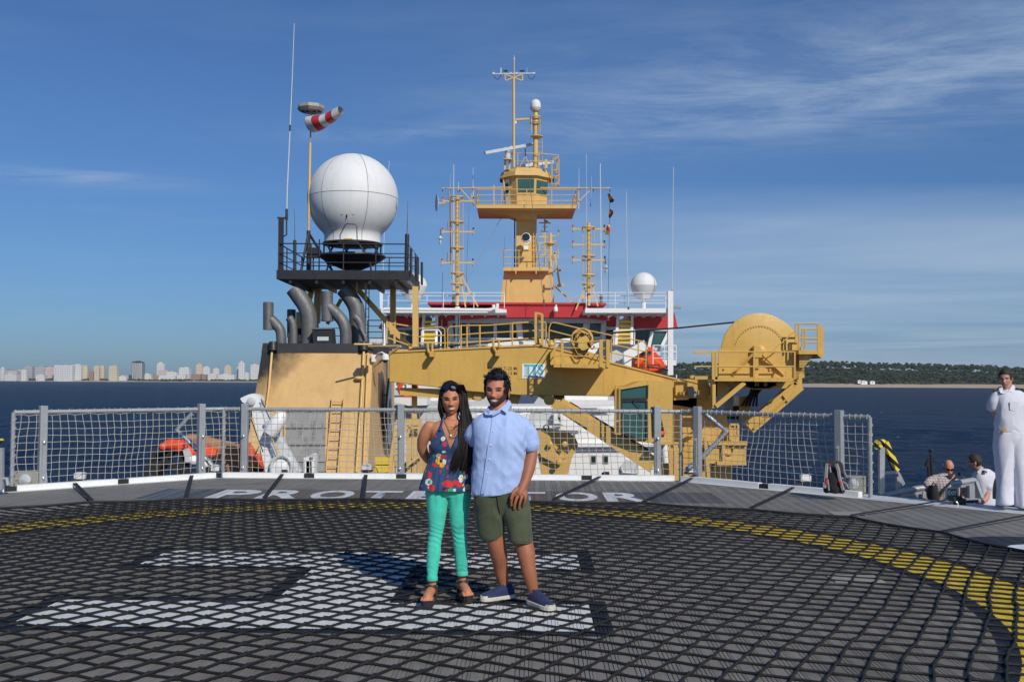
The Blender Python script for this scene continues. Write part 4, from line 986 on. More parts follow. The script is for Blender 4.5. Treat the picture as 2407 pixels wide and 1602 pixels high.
# searchlight
sl = thing('searchlight', q(4, 1090, 780, YM - .9), 'large round white searchlight on the after side of the mast', 'searchlight')
MB().cbox(q(4, 1090, 775, YM - .6), (.34, .8, .05)).build('shelf', 'buff', sl, False); b_ = MB().cbox(q(4, 1090, 748, YM - .8), (.30, .3, .24)).build('base', 'whiteclean', sl, False)
for s in (-1, 1): T([q(4, 1090 + s * 6, 712, YM - .8), q(4, 1090 + s * 48, 676, YM - .8), q(4, 1090 + s * 50, 645, YM - .8)], .035, 6).build('fork', 'whiteclean', sl)
c_ = q(4, 1092, 638, YM - .8); MB().lathe([(.25, .3), (.30, .14), (.30, -.1), (.27, -.13)], c_, (0.1, 1, -.1), 24).build('drum', 'whiteclean', sl); MB().lathe([(.255, 0), (.24, .02), (.06, .04)], c_ + V(-.015, -.135, .015), (-.1, -1, .1), 24).build('glass', 'glass', sl)
# top platform: slab with tapered underside
mp('top_platform', ((553, 283), (1640, 283), (1632, 322), (558, 318)), 4.2, 4, YM - 1.6)
mp('platform_soffit', ((560, 322), (1630, 326), (1620, 350), (1210, 385), (1210, 432), (1000, 432), (985, 420), (880, 380), (565, 352)), 1.6, 4, YM - .4)
tp = mp('platform_lip', ((553, 276), (1640, 276), (1640, 284), (553, 284)), .08, 4, YM - 1.62)
A_, B_ = q(4, 556, 280, YM - 1.55), q(4, 1638, 280, YM - 1.55); C2, D2 = B_ + V(0, 4.0, 0), A_ + V(0, 4.0, 0)
railing(tp, [A_, B_], .98, (.62, .25), 1.45, .032); railing(tp, [D2, C2], .98, (.62, .25), 1.45, .032); railing(tp, [A_, D2], .98, (.62, .25), 1.4, .032); railing(tp, [B_, C2], .98, (.62, .25), 1.4, .032)
# yardarm
yd_ = T([q(4, 178, 106, YM), q(4, 850, 96, YM), q(4, 2010, 104, YM)], .045, 8).build('yardarm', 'buff', ma_)
for (x0, y0, x1, y1) in ((380, 108, 545, 290), (1805, 104, 1640, 270), (520, 80, 522, 310), (1662, 75, 1662, 330), (742, 70, 745, 290), (500, 165, 520, 300)): mb_('yard_stay', x0, y0, x1, y1, .06)
for x in (185, 370, 1820, 2000): mb_('yard_block', x, 108, x, 140, .05, mat='black')
# crow's nest cabin: eight-sided, with flared roof band and windows
cx_ = (q(4, 838, 100, YM).x + q(4, 1340, 100, YM).x) / 2; zfl = q(4, 0, 282, YM).z; zro = q(3, 0, 1402, YM).z; ztop = q(3, 0, 1310, YM).z
Rx = (q(4, 1340, 0, YM).x - q(4, 838, 0, YM).x) / 2; cyY = YM + Rx * .75
def octr(r, z, flare=1): return [V(cx_ + r * s * 1.0, cyY + r * t_, z) for s, t_ in ((-.42, -1), (.42, -1), (1, -.42), (1, .42), (.42, 1), (-.42, 1), (-1, .42), (-1, -.42))]
def octo(name, r0, z0, r1, z1, mat):
    m = MB(); m.v = octr(r0, z0) + octr(r1, z1); m.f = [tuple(range(8)), tuple(range(8, 16))] + [(i, (i + 1) % 8, 8 + (i + 1) % 8, 8 + i) for i in range(8)]
    return m.build(name, mat, ma_, False)
cab = octo('cabin', Rx * .90, zfl, Rx * 1.0, zro, 'buff'); octo('roof_band', Rx * 1.13, zro - .02, Rx * 1.08, zro + .28, 'buff'); octo('roof', Rx * 1.08, zro + .281, Rx * .9, ztop, 'buff')
def cabwin(i, f0, f1, z0, z1, mat='tealglass', nm='window', out=.03):
    def P(f, z):
        t = (z - zfl) / (zro - zfl); a, b = octr(Rx * (.90 + .10 * t), z)[i], octr(Rx * (.90 + .10 * t), z)[(i + 1) % 8]; p_ = a.lerp(b, f)
        return p_ + (p_ - V(cx_, cyY, z)).normalized() * out
    H_ = zro - zfl; a, b, c2, d2 = P(f0, zfl + H_ * z0), P(f1, zfl + H_ * z0), P(f1, zfl + H_ * z1), P(f0, zfl + H_ * z1)
    o = MB().extr([a, b, c2, d2], V(0, .05, 0)).build(nm, mat, cab, False)
cabwin(0, .08, .92, .42, .88); cabwin(1, .08, .92, .40, .86); cabwin(7, .12, .48, .05, .92, 'whiteclean', 'door'); cabwin(7, .20, .42, .45, .78, 'glass', 'door_pane', .06); cabwin(2, .1, .9, .42, .86); cabwin(6, .1, .9, .42, .86)
octo('window_belt', Rx * .955, zfl + .35 * (zro - zfl), Rx * .96, zfl + .38 * (zro - zfl), 'buff')
mb_('name_board', 1005, 1391, 1195, 1391, .10, .17, 3, YM - .15, 'whiteclean')
for (x0, y0, x1, y1) in ((1000, 1400, 1010, 1568), (1205, 1400, 1200, 1568), (845, 1400, 860, 1568)): mb_('cabin_post', x0, y0, x1, y1, .09, c=3, Y=YM + .3)
for x in (820, 1380): MB().ball(q(3, x, 1440, YM + 1),   .16, 10, (.6, .8, 1.4)).build('horn', 'black', ma_)
railing(ma_, [q(3, 860, 1330, YM + .6), q(3, 1000, 1318, YM), q(3, 1230, 1318, YM), q(3, 1440, 1335, YM + 1)], 1.0, (.5,), 1.6, .03)
# safety cage ladder on the right of the cabin
cg = T([q(3, 1370, 1500, YM), q(3, 1370, 1230, YM)], .04, 6).build('cage_rail', 'buff', ma_)
T([q(3, 1445, 1500, YM), q(3, 1445, 1215, YM)], .04, 6).build('cage_rail', 'buff', cg); T([q(3, 1425, 1490, YM + .5), q(3, 1425, 1240, YM + .5)], .04, 6).build('cage_rail', 'buff', cg)
for y in (1212, 1345, 1415, 1500): T([q(3, 1408, y, YM + .3) + V(.25 * math.cos(t), .25 * math.sin(t), 0) for t in [i * PI / 6 for i in range(12)]], .04, 5, closed=True).build('cage_hoop', 'buff', cg)
mb_('bollard', 1308, 1320, 1308, 1225, .18, c=3)
# pole mast with sensor yard
T([q(3, 959, 1305, YM), q(3, 957, 335, YM)], .085, 12).build('pole_mast', 'buff', ma_); T([q(3, 961, 335, YM), q(3, 962, 150, YM)], .04, 8).build('pole_top', 'buff', ma_); T([q(3, 962, 150, YM), q(3, 962, 95, YM)], .02, 6).build('spike', 'whitegrey', ma_); MB().ball(q(3, 962, 133, YM), .06, 8, (1, 1, 1.5)).build('top_sensor', 'whitegrey', ma_)
sy_ = T([q(3, 735, 298, YM), q(3, 1190, 290, YM)], .055, 8).build('sensor_yard', 'whitegrey', ma_)
for (x0, y0, x1, y1) in ((950, 330, 862, 300), (960, 330, 1055, 298), (955, 335, 868, 372), (965, 335, 1058, 372), (862, 300, 870, 372), (1052, 298, 1056, 372)): beam('truss', 'buff', sy_, q(3, x0, y0, YM), q(3, x1, y1, YM), .07)
for x, mt in ((818, 'whiteclean'), (1101, 'tealpaint')): T([q(3, x, 292, YM), q(3, x, 228, YM)], .03, 6).build('tube_antenna', mt, sy_)
for x in (868, 1050): MB().cbox(q(3, x, 262, YM), (.28, .2, .06)).build('anemometer', 'black', sy_, False); MB().ball(q(3, x + (18 if x < 900 else -25), 258, YM), .05, 8).build('bulb', 'gold', sy_)
for x in (740, 925, 990, 1178): MB().cbox(q(3, x, 288, YM), (.14, .1, .12)).build('sensor', 'whitegrey', sy_, False)
for x0, x1, s in ((740, 818, 1), (1110, 1190, 1)): T([q(3, x0 + (x1 - x0) * t, 310 + 45 * math.sin(PI * t), YM) for t in [i / 8 for i in range(9)]], .018, 5).build('cable', 'black', sy_)
mb_('cross_arm', 975, 790, 1130, 782, .12, c=3); mb_('box', 980, 805, 980, 835, .1, c=3, mat='whiteclean')
# column with small dome
T([q(3, 1193, 1310, YM + .3), q(3, 1196, 740, YM + .3)], .165, 16).build('dome_column', 'buff', ma_)
ld = ladder(ma_, q(3, 1245, 1310, YM + .3), q(3, 1240, 960, YM + .3), (1, 0, 0), .3, .30, .015)
MB().lathe([(.16, -.05), (.42, .05), (.42, .09), (.16, .1)], q(3, 1207, 985, YM + .3), (0, 0, 1), 16).build('crosstree', 'buff', ma_)
hp_ = T([q(3, 1195, 765, YM + .3) + V(.35 * math.cos(t), .35 * math.sin(t), 0) for t in [i * PI / 8 for i in range(16)]], .05, 5, closed=True).build('hoop', 'buff', ma_)
T([q(3, 1195, 825, YM + .3) + V(.35 * math.cos(t), .35 * math.sin(t), 0) for t in [i * PI / 8 for i in range(16)]], .05, 5, closed=True).build('hoop_ring', 'buff', hp_)
for x in (1150, 1240): T([q(3, x, 760, YM - .1), q(3, x, 935, YM - .1)], .03, 5).build('hoop_bar', 'buff', hp_)
do_ = thing('small_dome', q(3, 1195, 745, YM + .3), 'small white capsule dome on top of the buff mast column', 'radome')
T([q(3, 1195, 745, YM + .3), q(3, 1195, 700, YM + .3)], .13, 12).build('neck', 'yellowmark', do_)
z0 = q(3, 1195, 700, YM + .3); hh = q(3, 1195, 570, YM + .3).z - z0.z; rd = .345
MB().lathe([(rd * .7, 0), (rd, .12), (rd, hh * .55)] + [(rd * math.cos(t), hh * .55 + hh * .45 * math.sin(t)) for t in [.25, .5, .75, 1, 1.25, 1.5]], z0, (0, 0, 1), 24).build('shell', 'radome', do_)
MB().lathe([(rd * 1.03, 0), (rd * 1.03, .06)], z0 + V(0, 0, .16), (0, 0, 1), 24).build('seam_ring', 'greybox', do_)
# radar scanners
def radar(a, b, ped, lab, Y):
    t = thing('radar_scanner', ped[1], lab, 'radar', 'radar scanners on the mast top')
    d = (b - a).normalized(); MB().bar(a, b, .13, .19).build('scanner_bar', 'whitegrey', t, False)
    T([ped[0], ped[1]], .19, 14).build('motor_housing', 'whitegrey', t); MB().lathe([(.2, 0), (.2, .12), (.1, .22)], ped[0] - V(0, 0, .15), (0, 0, 1), 14).build('turntable', 'greybox', t)
    for s in (-1, 1): T([ped[0] + V(0, 0, .1), ped[0] + d * (.3 * s) + V(0, 0, .28)], .04, 6).build('arm', 'whitegrey', t)
radar(q(3, 645, 1150, YM - 1.6), q(3, 1165, 1055, YM + 1.2), (q(3, 895, 1130, YM - .2), q(3, 890, 1212, YM - .2)), 'long pale radar scanner bar tilted across the mast top', YM)
MB().cbox(q(3, 893, 1222, YM - .2), (.55, .5, .06)).build('radar_shelf', 'buff', ma_, False)
for x in (865, 912): mb_('shelf_post', x, 1225, x - 2, 1335, .12, c=3, Y=YM)
radar(q(3, 990, 1300, YM + 2.2), q(3, 1390, 1250, YM + 3), (q(3, 1180, 1290, YM + 2.6), q(3, 1180, 1330, YM + 2.6)), 'lower pale radar scanner bar behind the mast column', YM)
for x in (1010, 1145): T([q(3, 1083, 1185, YM - .3), q(3, x, 1325, YM - .3)], .03, 6).build('a_frame', 'buff', ma_)
T([q(3, 1083, 1190, YM - .3), q(3, 1083, 1105, YM - .3)], .04, 6).build('a_frame_top', 'black', ma_)
# cluster of small platforms to the right of the trunk
def mt(x0, y0, x1, y1, r, nm='rail', c=4, Y=YM): return T([q(c, x0, y0, Y), q(c, x1, y1, Y)], r, 6).build(nm, 'buff', ma_)
mt(1293, 950, 1293, 430, .06, 'aft_post'); mt(1355, 960, 1352, 590, .13, 'pedestal'); MB().lathe([(.13, -.15), (.31, 0), (.31, .06), (.25, .08)], q(4, 1352, 705, YM), (0, 0, 1), 18).build('pedestal_dish', 'buff', ma_)
for (x0, y0, x1, y1, w) in ((1230, 630, 1350, 632, .14), (1355, 620, 1430, 622, .12), (1230, 477, 1360, 480, .14), (1260, 350, 1262, 420, .06), (1335, 350, 1335, 420, .06), (1262, 352, 1335, 352, .06), (1262, 405, 1330, 405, .1), (1235, 700, 1420, 672, .07), (1425, 680, 1440, 860, .12), (1240, 700, 1240, 770, .1), (1205, 692, 1300, 690, .06), (1385, 805, 1450, 800, .2), (1400, 800, 1455, 1150, .2), (1340, 820, 1385, 1170, .2), (1375, 1000, 1480, 990, .22), (1400, 1165, 1500, 1150, .28), (1345, 990, 1400, 1380, .14), (1375, 1000, 1385, 1370, .12), (1400, 1165, 1640, 1378, .13), (1215, 780, 1240, 960, .1), (1380, 970, 1400, 870, .08), (1250, 830, 1300, 820, .16)): mb_('lattice_bar', x0, y0, x1, y1, w * .6)
for x, y in ((1260, 565), (1442, 562)): MB().cbox(q(4, x, y, YM), (.13, .12, .1)).build('sensor_head', 'whiteclean', ma_, False); mt(x + 8, y + 5, x - 8 if x > 1400 else x + 20, 625, .03, 'sensor_arm')
for y in (520, 575, 630, 690, 740, 790): mb_('rung', 1262, y, 1330, y, .04)
MB().ball(q(4, 1310, 465, YM), .14, 10, (1, 1, .7)).build('lamp', 'greybox', ma_); MB().cbox(q(4, 1380, 855, YM), (.22, .2, .25)).build('loudspeaker', 'greybox', ma_, False)
# ---- signal masts left and right
def signal_mast(x, ytop, ybot, arms, hoops, lab, stays, cyl):
    t = thing('signal_mast', q(4, x, ybot, YM - 3), lab, 'signal mast', 'signal light masts beside the main mast'); Y = YM - 3
    P = lambda xx, yy: q(4, xx, yy, Y)
    T([P(x, ybot), P(x, ytop)], .105, 12).build('tube', 'buff', t); T([P(x, ybot - 140), P(x, ybot - 175)], .11, 12).build('yellow_band', 'yellowmark', t); T([P(x, ybot - 110), P(x, ybot - 140)], .11, 12).build('red_band', 'red', t)
    l = ladder(t, P(x, ybot - 150) + V(0, -.3, 0), P(x, ytop + 40) + V(0, -.16, 0), (1, 0, 0), .30, .3, .011)
    for y in hoops:
        T([P(x, y) + V(.38 * math.cos(a), .38 * math.sin(a), 0) for a in [i * PI / 8 for i in range(16)]], .05, 5, closed=True).build('hoop', 'buff', t)
    for dx in (-62, 62): T([P(x + dx, hoops[0]), P(x + dx, hoops[-1])], .018, 5).build('cage_bar', 'buff', t)
    for (y, xa, xb) in arms:
        a = MB().bar(P(xa, y), P(xb, y), .06, .09).build('arm', 'buff', t, False)
        for xe in (xa, xb):
            s = 1 if xe > x else -1
            for dy, cm in ((-22, 'red'), (18, 'greybox')):
                T([P(xe, y + dy * .4), P(xe, y + dy * 1.0)], .06, 8).build('lamp_body', 'buff', a); T([P(xe, y + dy * 1.0), P(xe, y + dy * 2.0)], .055, 8).build('lamp_glass', cm if s < 0 or dy > 0 else 'black', a)
            if s < 0 and x < 800:
                xe2 = xe + 65; T([P(xe2, y - 10), P(xe2, y - 110)], .06, 8).build('lamp_stack', 'greybox', a)
    for (x0, y0, x1, y1) in stays: beam('stay', 'buff', t, P(x0, y0), P(x1, y1), .085)
    # day shape hanging from an arm
    (sx_, sy2) = cyl; hs_ = T([P(sx_, sy2 - 75), P(sx_, sy2)], .02, 5).build('halyard', 'black', t)
    MB().lathe([(.01, .2), (.05, .17), (.07, .1), (.18, .04), (.18, 0), (.06, -.08), (.05, -.16), (.11, -.2), (.01, -.42)], P(sx_, sy2 + 30), (0, 0, 1), 12).build('day_shape', 'whitegrey', hs_)
    return t
sm = signal_mast(345, 195, 1375, ((243, 190, 520), (575, 185, 520), (910, 180, 515)), (200, 470, 750, 1025, 1140), 'left buff signal mast with lamps, by the drain pipe', ((375, 1030, 435, 1390), (385, 1040, 570, 1385), (420, 1250, 500, 1250)), (162, 620))
MB().lathe([(.02, 0), (.3, .02), (.54, .1), (.54, .12), (.02, .1)], q(4, 140, 262, YM - 3), (-1, -.25, 0), 20, sy=1.0).build('dish', 'whitegrey', sm); mb2 = beam('dish_arm', 'buff', sm, q(4, 135, 265, YM - 3), q(4, 215, 265, YM - 3), .08)
T([q(4, 265, 200, YM - 3), q(4, 275, 930, YM - 3)], .04, 6).build('conduit', 'brownwood', sm)
signal_mast(1770, 480, 1375, ((545, 1600, 1940), (714, 1600, 1940), (882, 1600, 1945)), (530, 840, 1045, 1145), 'right buff signal mast with lamps, by the flag halyard', ((1740, 1150, 1630, 1420), (1805, 1150, 1870, 1380), (1690, 1290, 1830, 1290)), (1955, 935))
tl_ = thing('telescopic_stay', q(4, 350, 1380, YM - 3), 'pale steel column below the left signal mast', 'column'); T([q(5, 1252, 1040, YM - 3.0), q(5, 1250, 470, YM - 3.0)], .16, 12).build('column', 'whiteclean', tl_); T([q(5, 1262, 1040, YM - 3.25), q(5, 1262, 530, YM - 3.14)], .05, 8).build('groove', 'bluepaint', tl_)
# flags on the halyard
for i, (x, y, col, lab, pts) in enumerate(((2000, 160, 'flagred', 'small dark red signal flag, topmost on the halyard', ((1975, 160), (2000, 165), (2042, 235), (2030, 252), (2000, 252))), (2000, 340, 'flagred', 'furled dark red and yellow signal flag on the halyard', ((1993, 330), (2000, 345), (2033, 348), (2028, 385), (2000, 425), (1988, 405))), (1975, 550, 'flagstripe', 'red and yellow diagonally striped signal flag, lowest on the halyard', ((1965, 508), (1995, 500), (1995, 605), (1950, 600))))):
    if 'flagred' not in M:
        k = NT('flagred'); p = k.P(); k.set(k.mix(k.rng(k.noise(p, 1.6, 2), .52, .6), (.22, .01, .03), (.6, .45, .05)), .8)
        k = NT('flagstripe'); p = k.P(); xx, yy, zz_ = k.xyz(p); s = k.ma('FRACT', k.ma('MULTIPLY', k.ma('ADD', xx, zz_), 1.6)); k.set(k.mix(k.ma('GREATER_THAN', s, .5), (.75, .55, .02), (.5, .02, .03)), .8)
    m = MB(); P = [q(4, a, b, YM - 2.6) for a, b in pts]; P = [p_ + V(0, .25 * math.sin(p_.z * 5 + p_.x * 9), 0) for p_ in P]
    f = m.extr(P, V(.03, .05, 0)).build('signal_flag', col, None, False); tag(f, lab, 'flag', 'signal flags on the halyard')
hl = T([q(4, 2000, 120, YM - 2.6), q(4, 1992, 700, YM - 2.6), q(4, 1975, 1560, YM - 4)], .012, 4).build('flag_halyard', 'black', None); tag(hl, 'thin flag halyard hanging from the right end of the yardarm', 'halyard')
# ---- domes and whips on the bridge wings
def wing_dome(c, x, ybot, ytop, xr_, lab, Y):
    b = q(c, x, ybot, Y); h = q(c, x, ytop, Y).z - b.z; r_ = q(c, xr_, ybot, Y).x - b.x
    t = thing('wing_dome', b - V(0, 0, .8), lab, 'radome', 'white satellite domes on the bridge wings')
    MB().lathe([(r_ * .72, 0), (r_ * .80, h * .05), (r_ * .93, h * .25), (r_, h * .40)], b, (0, 0, 1), 28).build('lower_shell', 'whitegrey', t)
    MB().lathe([(r_ * 1.0, h * .40)] + [(r_ * math.cos(a), h * .40 + h * .60 * math.sin(a)) for a in [.2, .4, .6, .8, 1, 1.2, 1.4, 1.54]], b, (0, 0, 1), 28).build('upper_shell', 'radome', t)
    MB().lathe([(r_ * .5, 0), (r_ * .72, .25)], b - V(0, 0, .26), (0, 0, 1), 20).build('base_ring', 'whiteclean', t); T([b - V(0, 0, 1.4), b - V(0, 0, .2)], r_ * .16, 10).build('stem', 'whiteclean', t)
    return t
wing_dome(6, 1635, 275, 0, 1797, 'white satellite dome on the right bridge wing, fully in view', YB - 2)
wing_dome(2, 1610, 995, 790, 1740, 'white satellite dome on the left bridge wing behind the black platform', YB - 2)
for (pts, r0, lab, Y) in ((((6, 1450, 450), (6, 1440, 150), (6, 1438, 0), (4, 2185, 800), (4, 2178, 140)), .07, 'white whip antenna left of the right wing dome', YB - 4), (((6, 1985, 240), (6, 1985, 0), (3, 2690, 1300)), .07, 'tall white whip antenna at the right end of the bridge wing', YB - 4),
                          (((4, 1905, 1340), (4, 1900, 500), (3, 1895, 1265)), .12, 'thick pale antenna tube right of the right signal mast', YB), (((4, 1745, 1300), (4, 1748, 400), (3, 1745, 1160)), .05, 'white whip antenna in front of the right signal mast', YB - 2), (((4, 305, 1380), (4, 305, 100), (3, 307, 1275)), .10, 'thick pale antenna tube behind the left signal mast', YB),
                          (((4, 440, 1230), (4, 460, 640), (4, 476, 300)), .04, 'thin dark whip antenna right of the left signal mast', YB), (((3, 1665, 1560), (3, 1665, 1310)), .05, 'short white whip on the right end of the yardarm', YM), (((3, 516, 1560), (3, 516, 1312)), .05, 'short white whip on the left part of the yardarm', YM), (((3, 358, 1568), (3, 358, 1465)), .07, 'stubby white antenna above the left signal mast', YM - 3), (((3, 270, 1560), (3, 270, 1380)), .03, 'thin white whip at the left end of the yardarm', YM),
                          (((4, 1790, 300), (4, 1800, 20), (3, 1803, 1395)), .03, 'thin white whip above the right signal mast', YM), (((2, 1332, 800), (2, 1345, 430), (1, 1392, 1320)), .06, 'white whip antenna right of the big radome', YB - 4), (((4, 857, 770), (4, 857, 630)), .03, 'thin dark whip on the mast collar platform', YM - 1)):
    whip('whip_antenna', [q(c, x, y, Y) for c, x, y in pts], r0 * .45, r0 * .25, lab, 'steel' if 'dark' in lab else 'whitegrey', .1, basemat='steel')
# rigging wires
for a, b, lab in (((4, 825, 415, YM), (4, 450, 1110, YM - 3), 'thin stay wire from the top platform to the left signal mast'), ((4, 1125, 0, YM - 2), (4, 1310, 1568, YM - 5), 'thin halyard wire down the front of the mast'), ((5, 1050, 0, YM - 4), (5, 1035, 740, YM - 5), 'thin vertical halyard wire left of the left signal mast')):
    tag(T([q(*a), q(*b)], .018, 4).build('rigging_wire', 'steel', None), lab, 'wire', 'rigging wires of the mast')
# ================================================================ yellow knuckle boom crane
YC = 37.0
cr_ = thing('deck_crane', at(1680, 1110, YC) + V(0, 0, -2), 'large yellow knuckle boom deck crane folded across the ship', 'crane')
def cz(name, poly, c, Y, d, mat='crane', par=None): return mz(name, poly, mat, par or cr_, d, c, Y)
def F(pts): return MB().extr([at(x, y, YC) for x, y in pts], V(0, 1.5, 0))
boom = F(((915, 826), (1262, 810), (1300, 816), (1640, 902), (1640, 962), (1449, 931), (1223, 928), (1111, 920), (915, 897))).build('boom', 'crane', cr_, False)
b_ = boom.modifiers.new('b', 'BEVEL'); b_.width = .03; b_.segments = 2; b_.limit_method = 'ANGLE'
MB().extr([at(x, y, YC - .05) for x, y in ((1262, 809), (1300, 815), (1640, 901), (1640, 905), (1300, 819), (1262, 813), (915, 829), (915, 825))], V(0, 1.6, 0)).build('boom_top_flange', 'crane', cr_, False)
for x in (1140, 1300, 1420): beam('boom_weld_seam', 'crane', boom, at(x, 815 + max(0, x - 1290) * .25, YC - .004), at(x, 925, YC - .004), .03, .012)
# folded inner arm under the boom
cz('folded_arm', ((640, 275), (745, 285), (800, 290), (885, 300), (890, 350), (860, 385), (810, 400), (760, 390), (640, 395)), 13, YC + .3, .9)
cz('folded_arm', ((-100, 250), (640, 275), (640, 392), (-100, 330)), 13, YC + .32, .86)
MB().lathe([(.16, 0), (.16, .05), (.08, .06)], q(13, 797, 350, YC + .28), (0, -1, 0), 16).build('pin', 'crane', cr_)
cz('boom_lug', ((50, 205), (110, 205), (85, 235)), 8, YC + .1, .3); cz('pivot_lug', ((120, 200), (300, 215), (300, 285), (265, 305), (235, 285), (215, 260), (170, 235)), 8, YC + .1, .8)
MB().lathe([(.2, 0), (.2, .06), (.1, .07)], q(8, 265, 260, YC + .08), (0, -1, 0), 18).build('pin', 'crane', cr_); cz('knuckle_block', ((1130, 330), (1300, 325), (1260, 440), (1130, 400)), 13, YC + .5, .6)
cz('knuckle_block', ((305, 205), (420, 205), (420, 255), (330, 260)), 8, YC + .3, .6, 'brownwood')
# luffing cylinder
def slab(name, p, w0, w1, Y, d, mat): 
    (x0, y0), (x1, y1) = p; A, B = q(8, x0, y0, Y), q(8, x1, y1, Y); dr = (B - A).normalized(); n = V(-dr.z, 0, dr.x)
    return MB().extr([A + n * w0, B + n * w1, B - n * w1, A - n * w0], V(0, d, 0)).build(name, mat, cr_, False)
slab('luffing_strut', ((370, 300), (1340, 930)), .24, .30, YC - 1.35, .5, 'crane'); cy = slab('cylinder_rod', ((470, 300), (1300, 800)), .10, .10, YC + .5, .3, 'brownwood')
beam('luffing_cylinder', 'crane', cr_, q(8, 310, 290, YC - 1.5), q(8, 690, 510, YC - 1.5), .34, .34)
T([q(8, 1440, 700, YC - .6), q(8, 1460, 900, YC - .6)], .14, 12).build('white_strut', 'whiteclean', cr_)
# boom walkway railings
Yr = YC + .25
def yr(pts, c, r=.026, nm='walkway_rail', Y=Yr): return T([q(c, x, y, Y) for x, y in pts], r, 6).build(nm, 'crane', cr_)
yr(((700, 770), (1030, 745), (1075, 780), (1080, 1050)), 5); yr(((700, 880), (1075, 855)), 5); yr(((1115, 1040), (1115, 775), (1150, 740), (1290, 735)), 5); yr(((1115, 855), (1285, 855)), 5)
yr(((1290, 725), (1690, 720), (2310, 675)), 5); yr(((1300, 850), (1550, 830), (2320, 790)), 5); yr(((700, 965), (1300, 960), (2320, 895)), 5)
for x, y0, y1 in ((1298, 715, 1030), (1380, 735, 1035), (1555, 725, 1030), (2000, 700, 1010)): yr(((x, y0), (x, y1)), 5, .035, 'rail_post')
yr(((20, 895), (20, 620), (300, 605), (420, 610), (438, 640), (430, 900)), 6); yr(((0, 735), (430, 708)), 6); yr(((470, 895), (475, 680), (500, 620), (540, 615), (900, 700), (1250, 775), (1640, 850), (1670, 900), (1660, 1170)), 6)
yr(((475, 710), (770, 785)), 6); yr(((1240, 1080), (1235, 830), (1260, 785)), 6); yr(((1240, 985), (1660, 1075)), 6); yr(((1240, 880), (1670, 975)), 6); yr(((1570, 830), (1570, 1160)), 6, .03, 'rail_post')
for x0, y0, y1 in ((310, 500, 870), (390, 515, 890)): beam('guide_post', 'crane', cr_, q(6, x0, y0, YC - .1), q(6, x0, y1, YC - .1), .09)
beam('guide_head', 'crane', cr_, q(6, 300, 495, YC - .1), q(6, 395, 515, YC - .1), .07)
# rope guide brackets on the boom face
for c, pts in ((5, ((840, 970), (850, 1075), (905, 1130), (930, 1140))), (5, ((905, 960), (905, 1080), (930, 1130))), (5, ((1735, 900), (1745, 1030), (1800, 1110))), (5, ((1812, 910), (1815, 1010), (1740, 1020)))): T([q(c, x, y, YC - .12) for x, y in pts], .05, 6).build('rope_guide', 'crane', cr_)
for x, y in ((905, 1115), (1800, 1105)): MB().cbox(q(5, x, y, YC - .3), (.16, .5, .2)).build('guide_foot', 'crane', cr_, False)
for x, y in ((1650, 1000), (1840, 1000)): cz('boom_lug', ((x - 30, y + 10), (x, y - 20), (x + 30, y + 8)), 5, YC, .2)
for x, y in ((345, 875), (500, 895)): MB().lathe([(.1, 0), (.14, .05), (.1, .2), (.04, .24)], q(6, x, y + 12, YC + .3), (0, 0, 1), 10).build('boom_fitting', 'crane', cr_)
# service platform hung on the boom
pf_ = cz('service_platform', ((540, 1120), (1205, 1130), (1200, 1180), (545, 1165)), 6, YC - 1.6, 1.55)
P0, P1 = q(6, 545, 1165, YC - 1.58), q(6, 1205, 1180, YC - 1.58)
rp = T([q(6, 540, 822, YC - 1.58), q(6, 870, 860, YC - 1.58), q(6, 1200, 830, YC - 1.58)], .028, 6).build('platform_rail', 'crane', cr_)
for y0, y1 in ((922, 935), (1022, 1035)): T([q(6, 545, y0, YC - 1.58), q(6, 1205, y1, YC - 1.58)], .022, 6).build('mid_rail', 'crane', rp)
for x, w in ((542, .06), (635, .1), (1112, .13), (1197, .13)): beam('rail_post', 'crane', rp, q(6, x, 825, YC - 1.58), q(6, x, 1165, YC - 1.58), w)
for x in (542, 1197):
    for y in (830, 925, 1030): T([q(6, x, y, YC - 1.58), q(6, x, y, YC - 1.58) + V(0, 1.5, 0)], .022, 6).build('end_rail', 'crane', rp)
cz('platform_bracket', ((490, 960), (545, 950), (545, 1165), (490, 1130)), 6, YC - .25, .2)
# hose reel with hoses
hr = thing('hose_reel', q(6, 870, 1000, YC + .3), 'round yellow hose drum wound with black hoses on top of the boom', 'hose reel')
MB().lathe([(.42, 0), (.42, .06), (.30, .08), (.30, .4), (.42, .42), (.42, .48)], q(6, 870, 840, YC + .3), (0, -1, .1), 26).build('drum', 'crane', hr)
rnd = random.Random(4)
for i in range(9):
    c_ = q(6, 885, 850, YC - .15); a0 = rnd.uniform(0, 6); rr_ = rnd.uniform(.24, .42)
    T([c_ + V((rr_ + .08 * math.sin(3 * t + i)) * math.cos(t + a0) + rnd.uniform(-.02, .02), -.06 * rnd.random(), (rr_ + .1 * math.sin(2 * t)) * math.sin(t + a0)) for t in [j * .45 for j in range(rnd.randint(6, 13))]], .022, 5).build('hose', 'blacksoft' if i % 3 else 'crane', hr)
for x0, y0, x1 in ((790, 960, 900), (960, 850, 1030), (800, 880, 960)): T([q(6, x0 + (x1 - x0) * t, y0 + 90 * math.sin(PI * t * .8), YC - .25) for t in [i / 8 for i in range(9)]], .03, 6).build('hose', 'blacksoft', hr)
beam('stand', 'crane', hr, q(6, 850, 900, YC + .2), q(6, 850, 1010, YC + .2), .35, .3); cz('stand_plate', ((675, 980), (800, 920), (1110, 1020), (1180, 1100), (1110, 1130), (680, 1110)), 6, YC + .1, .3)
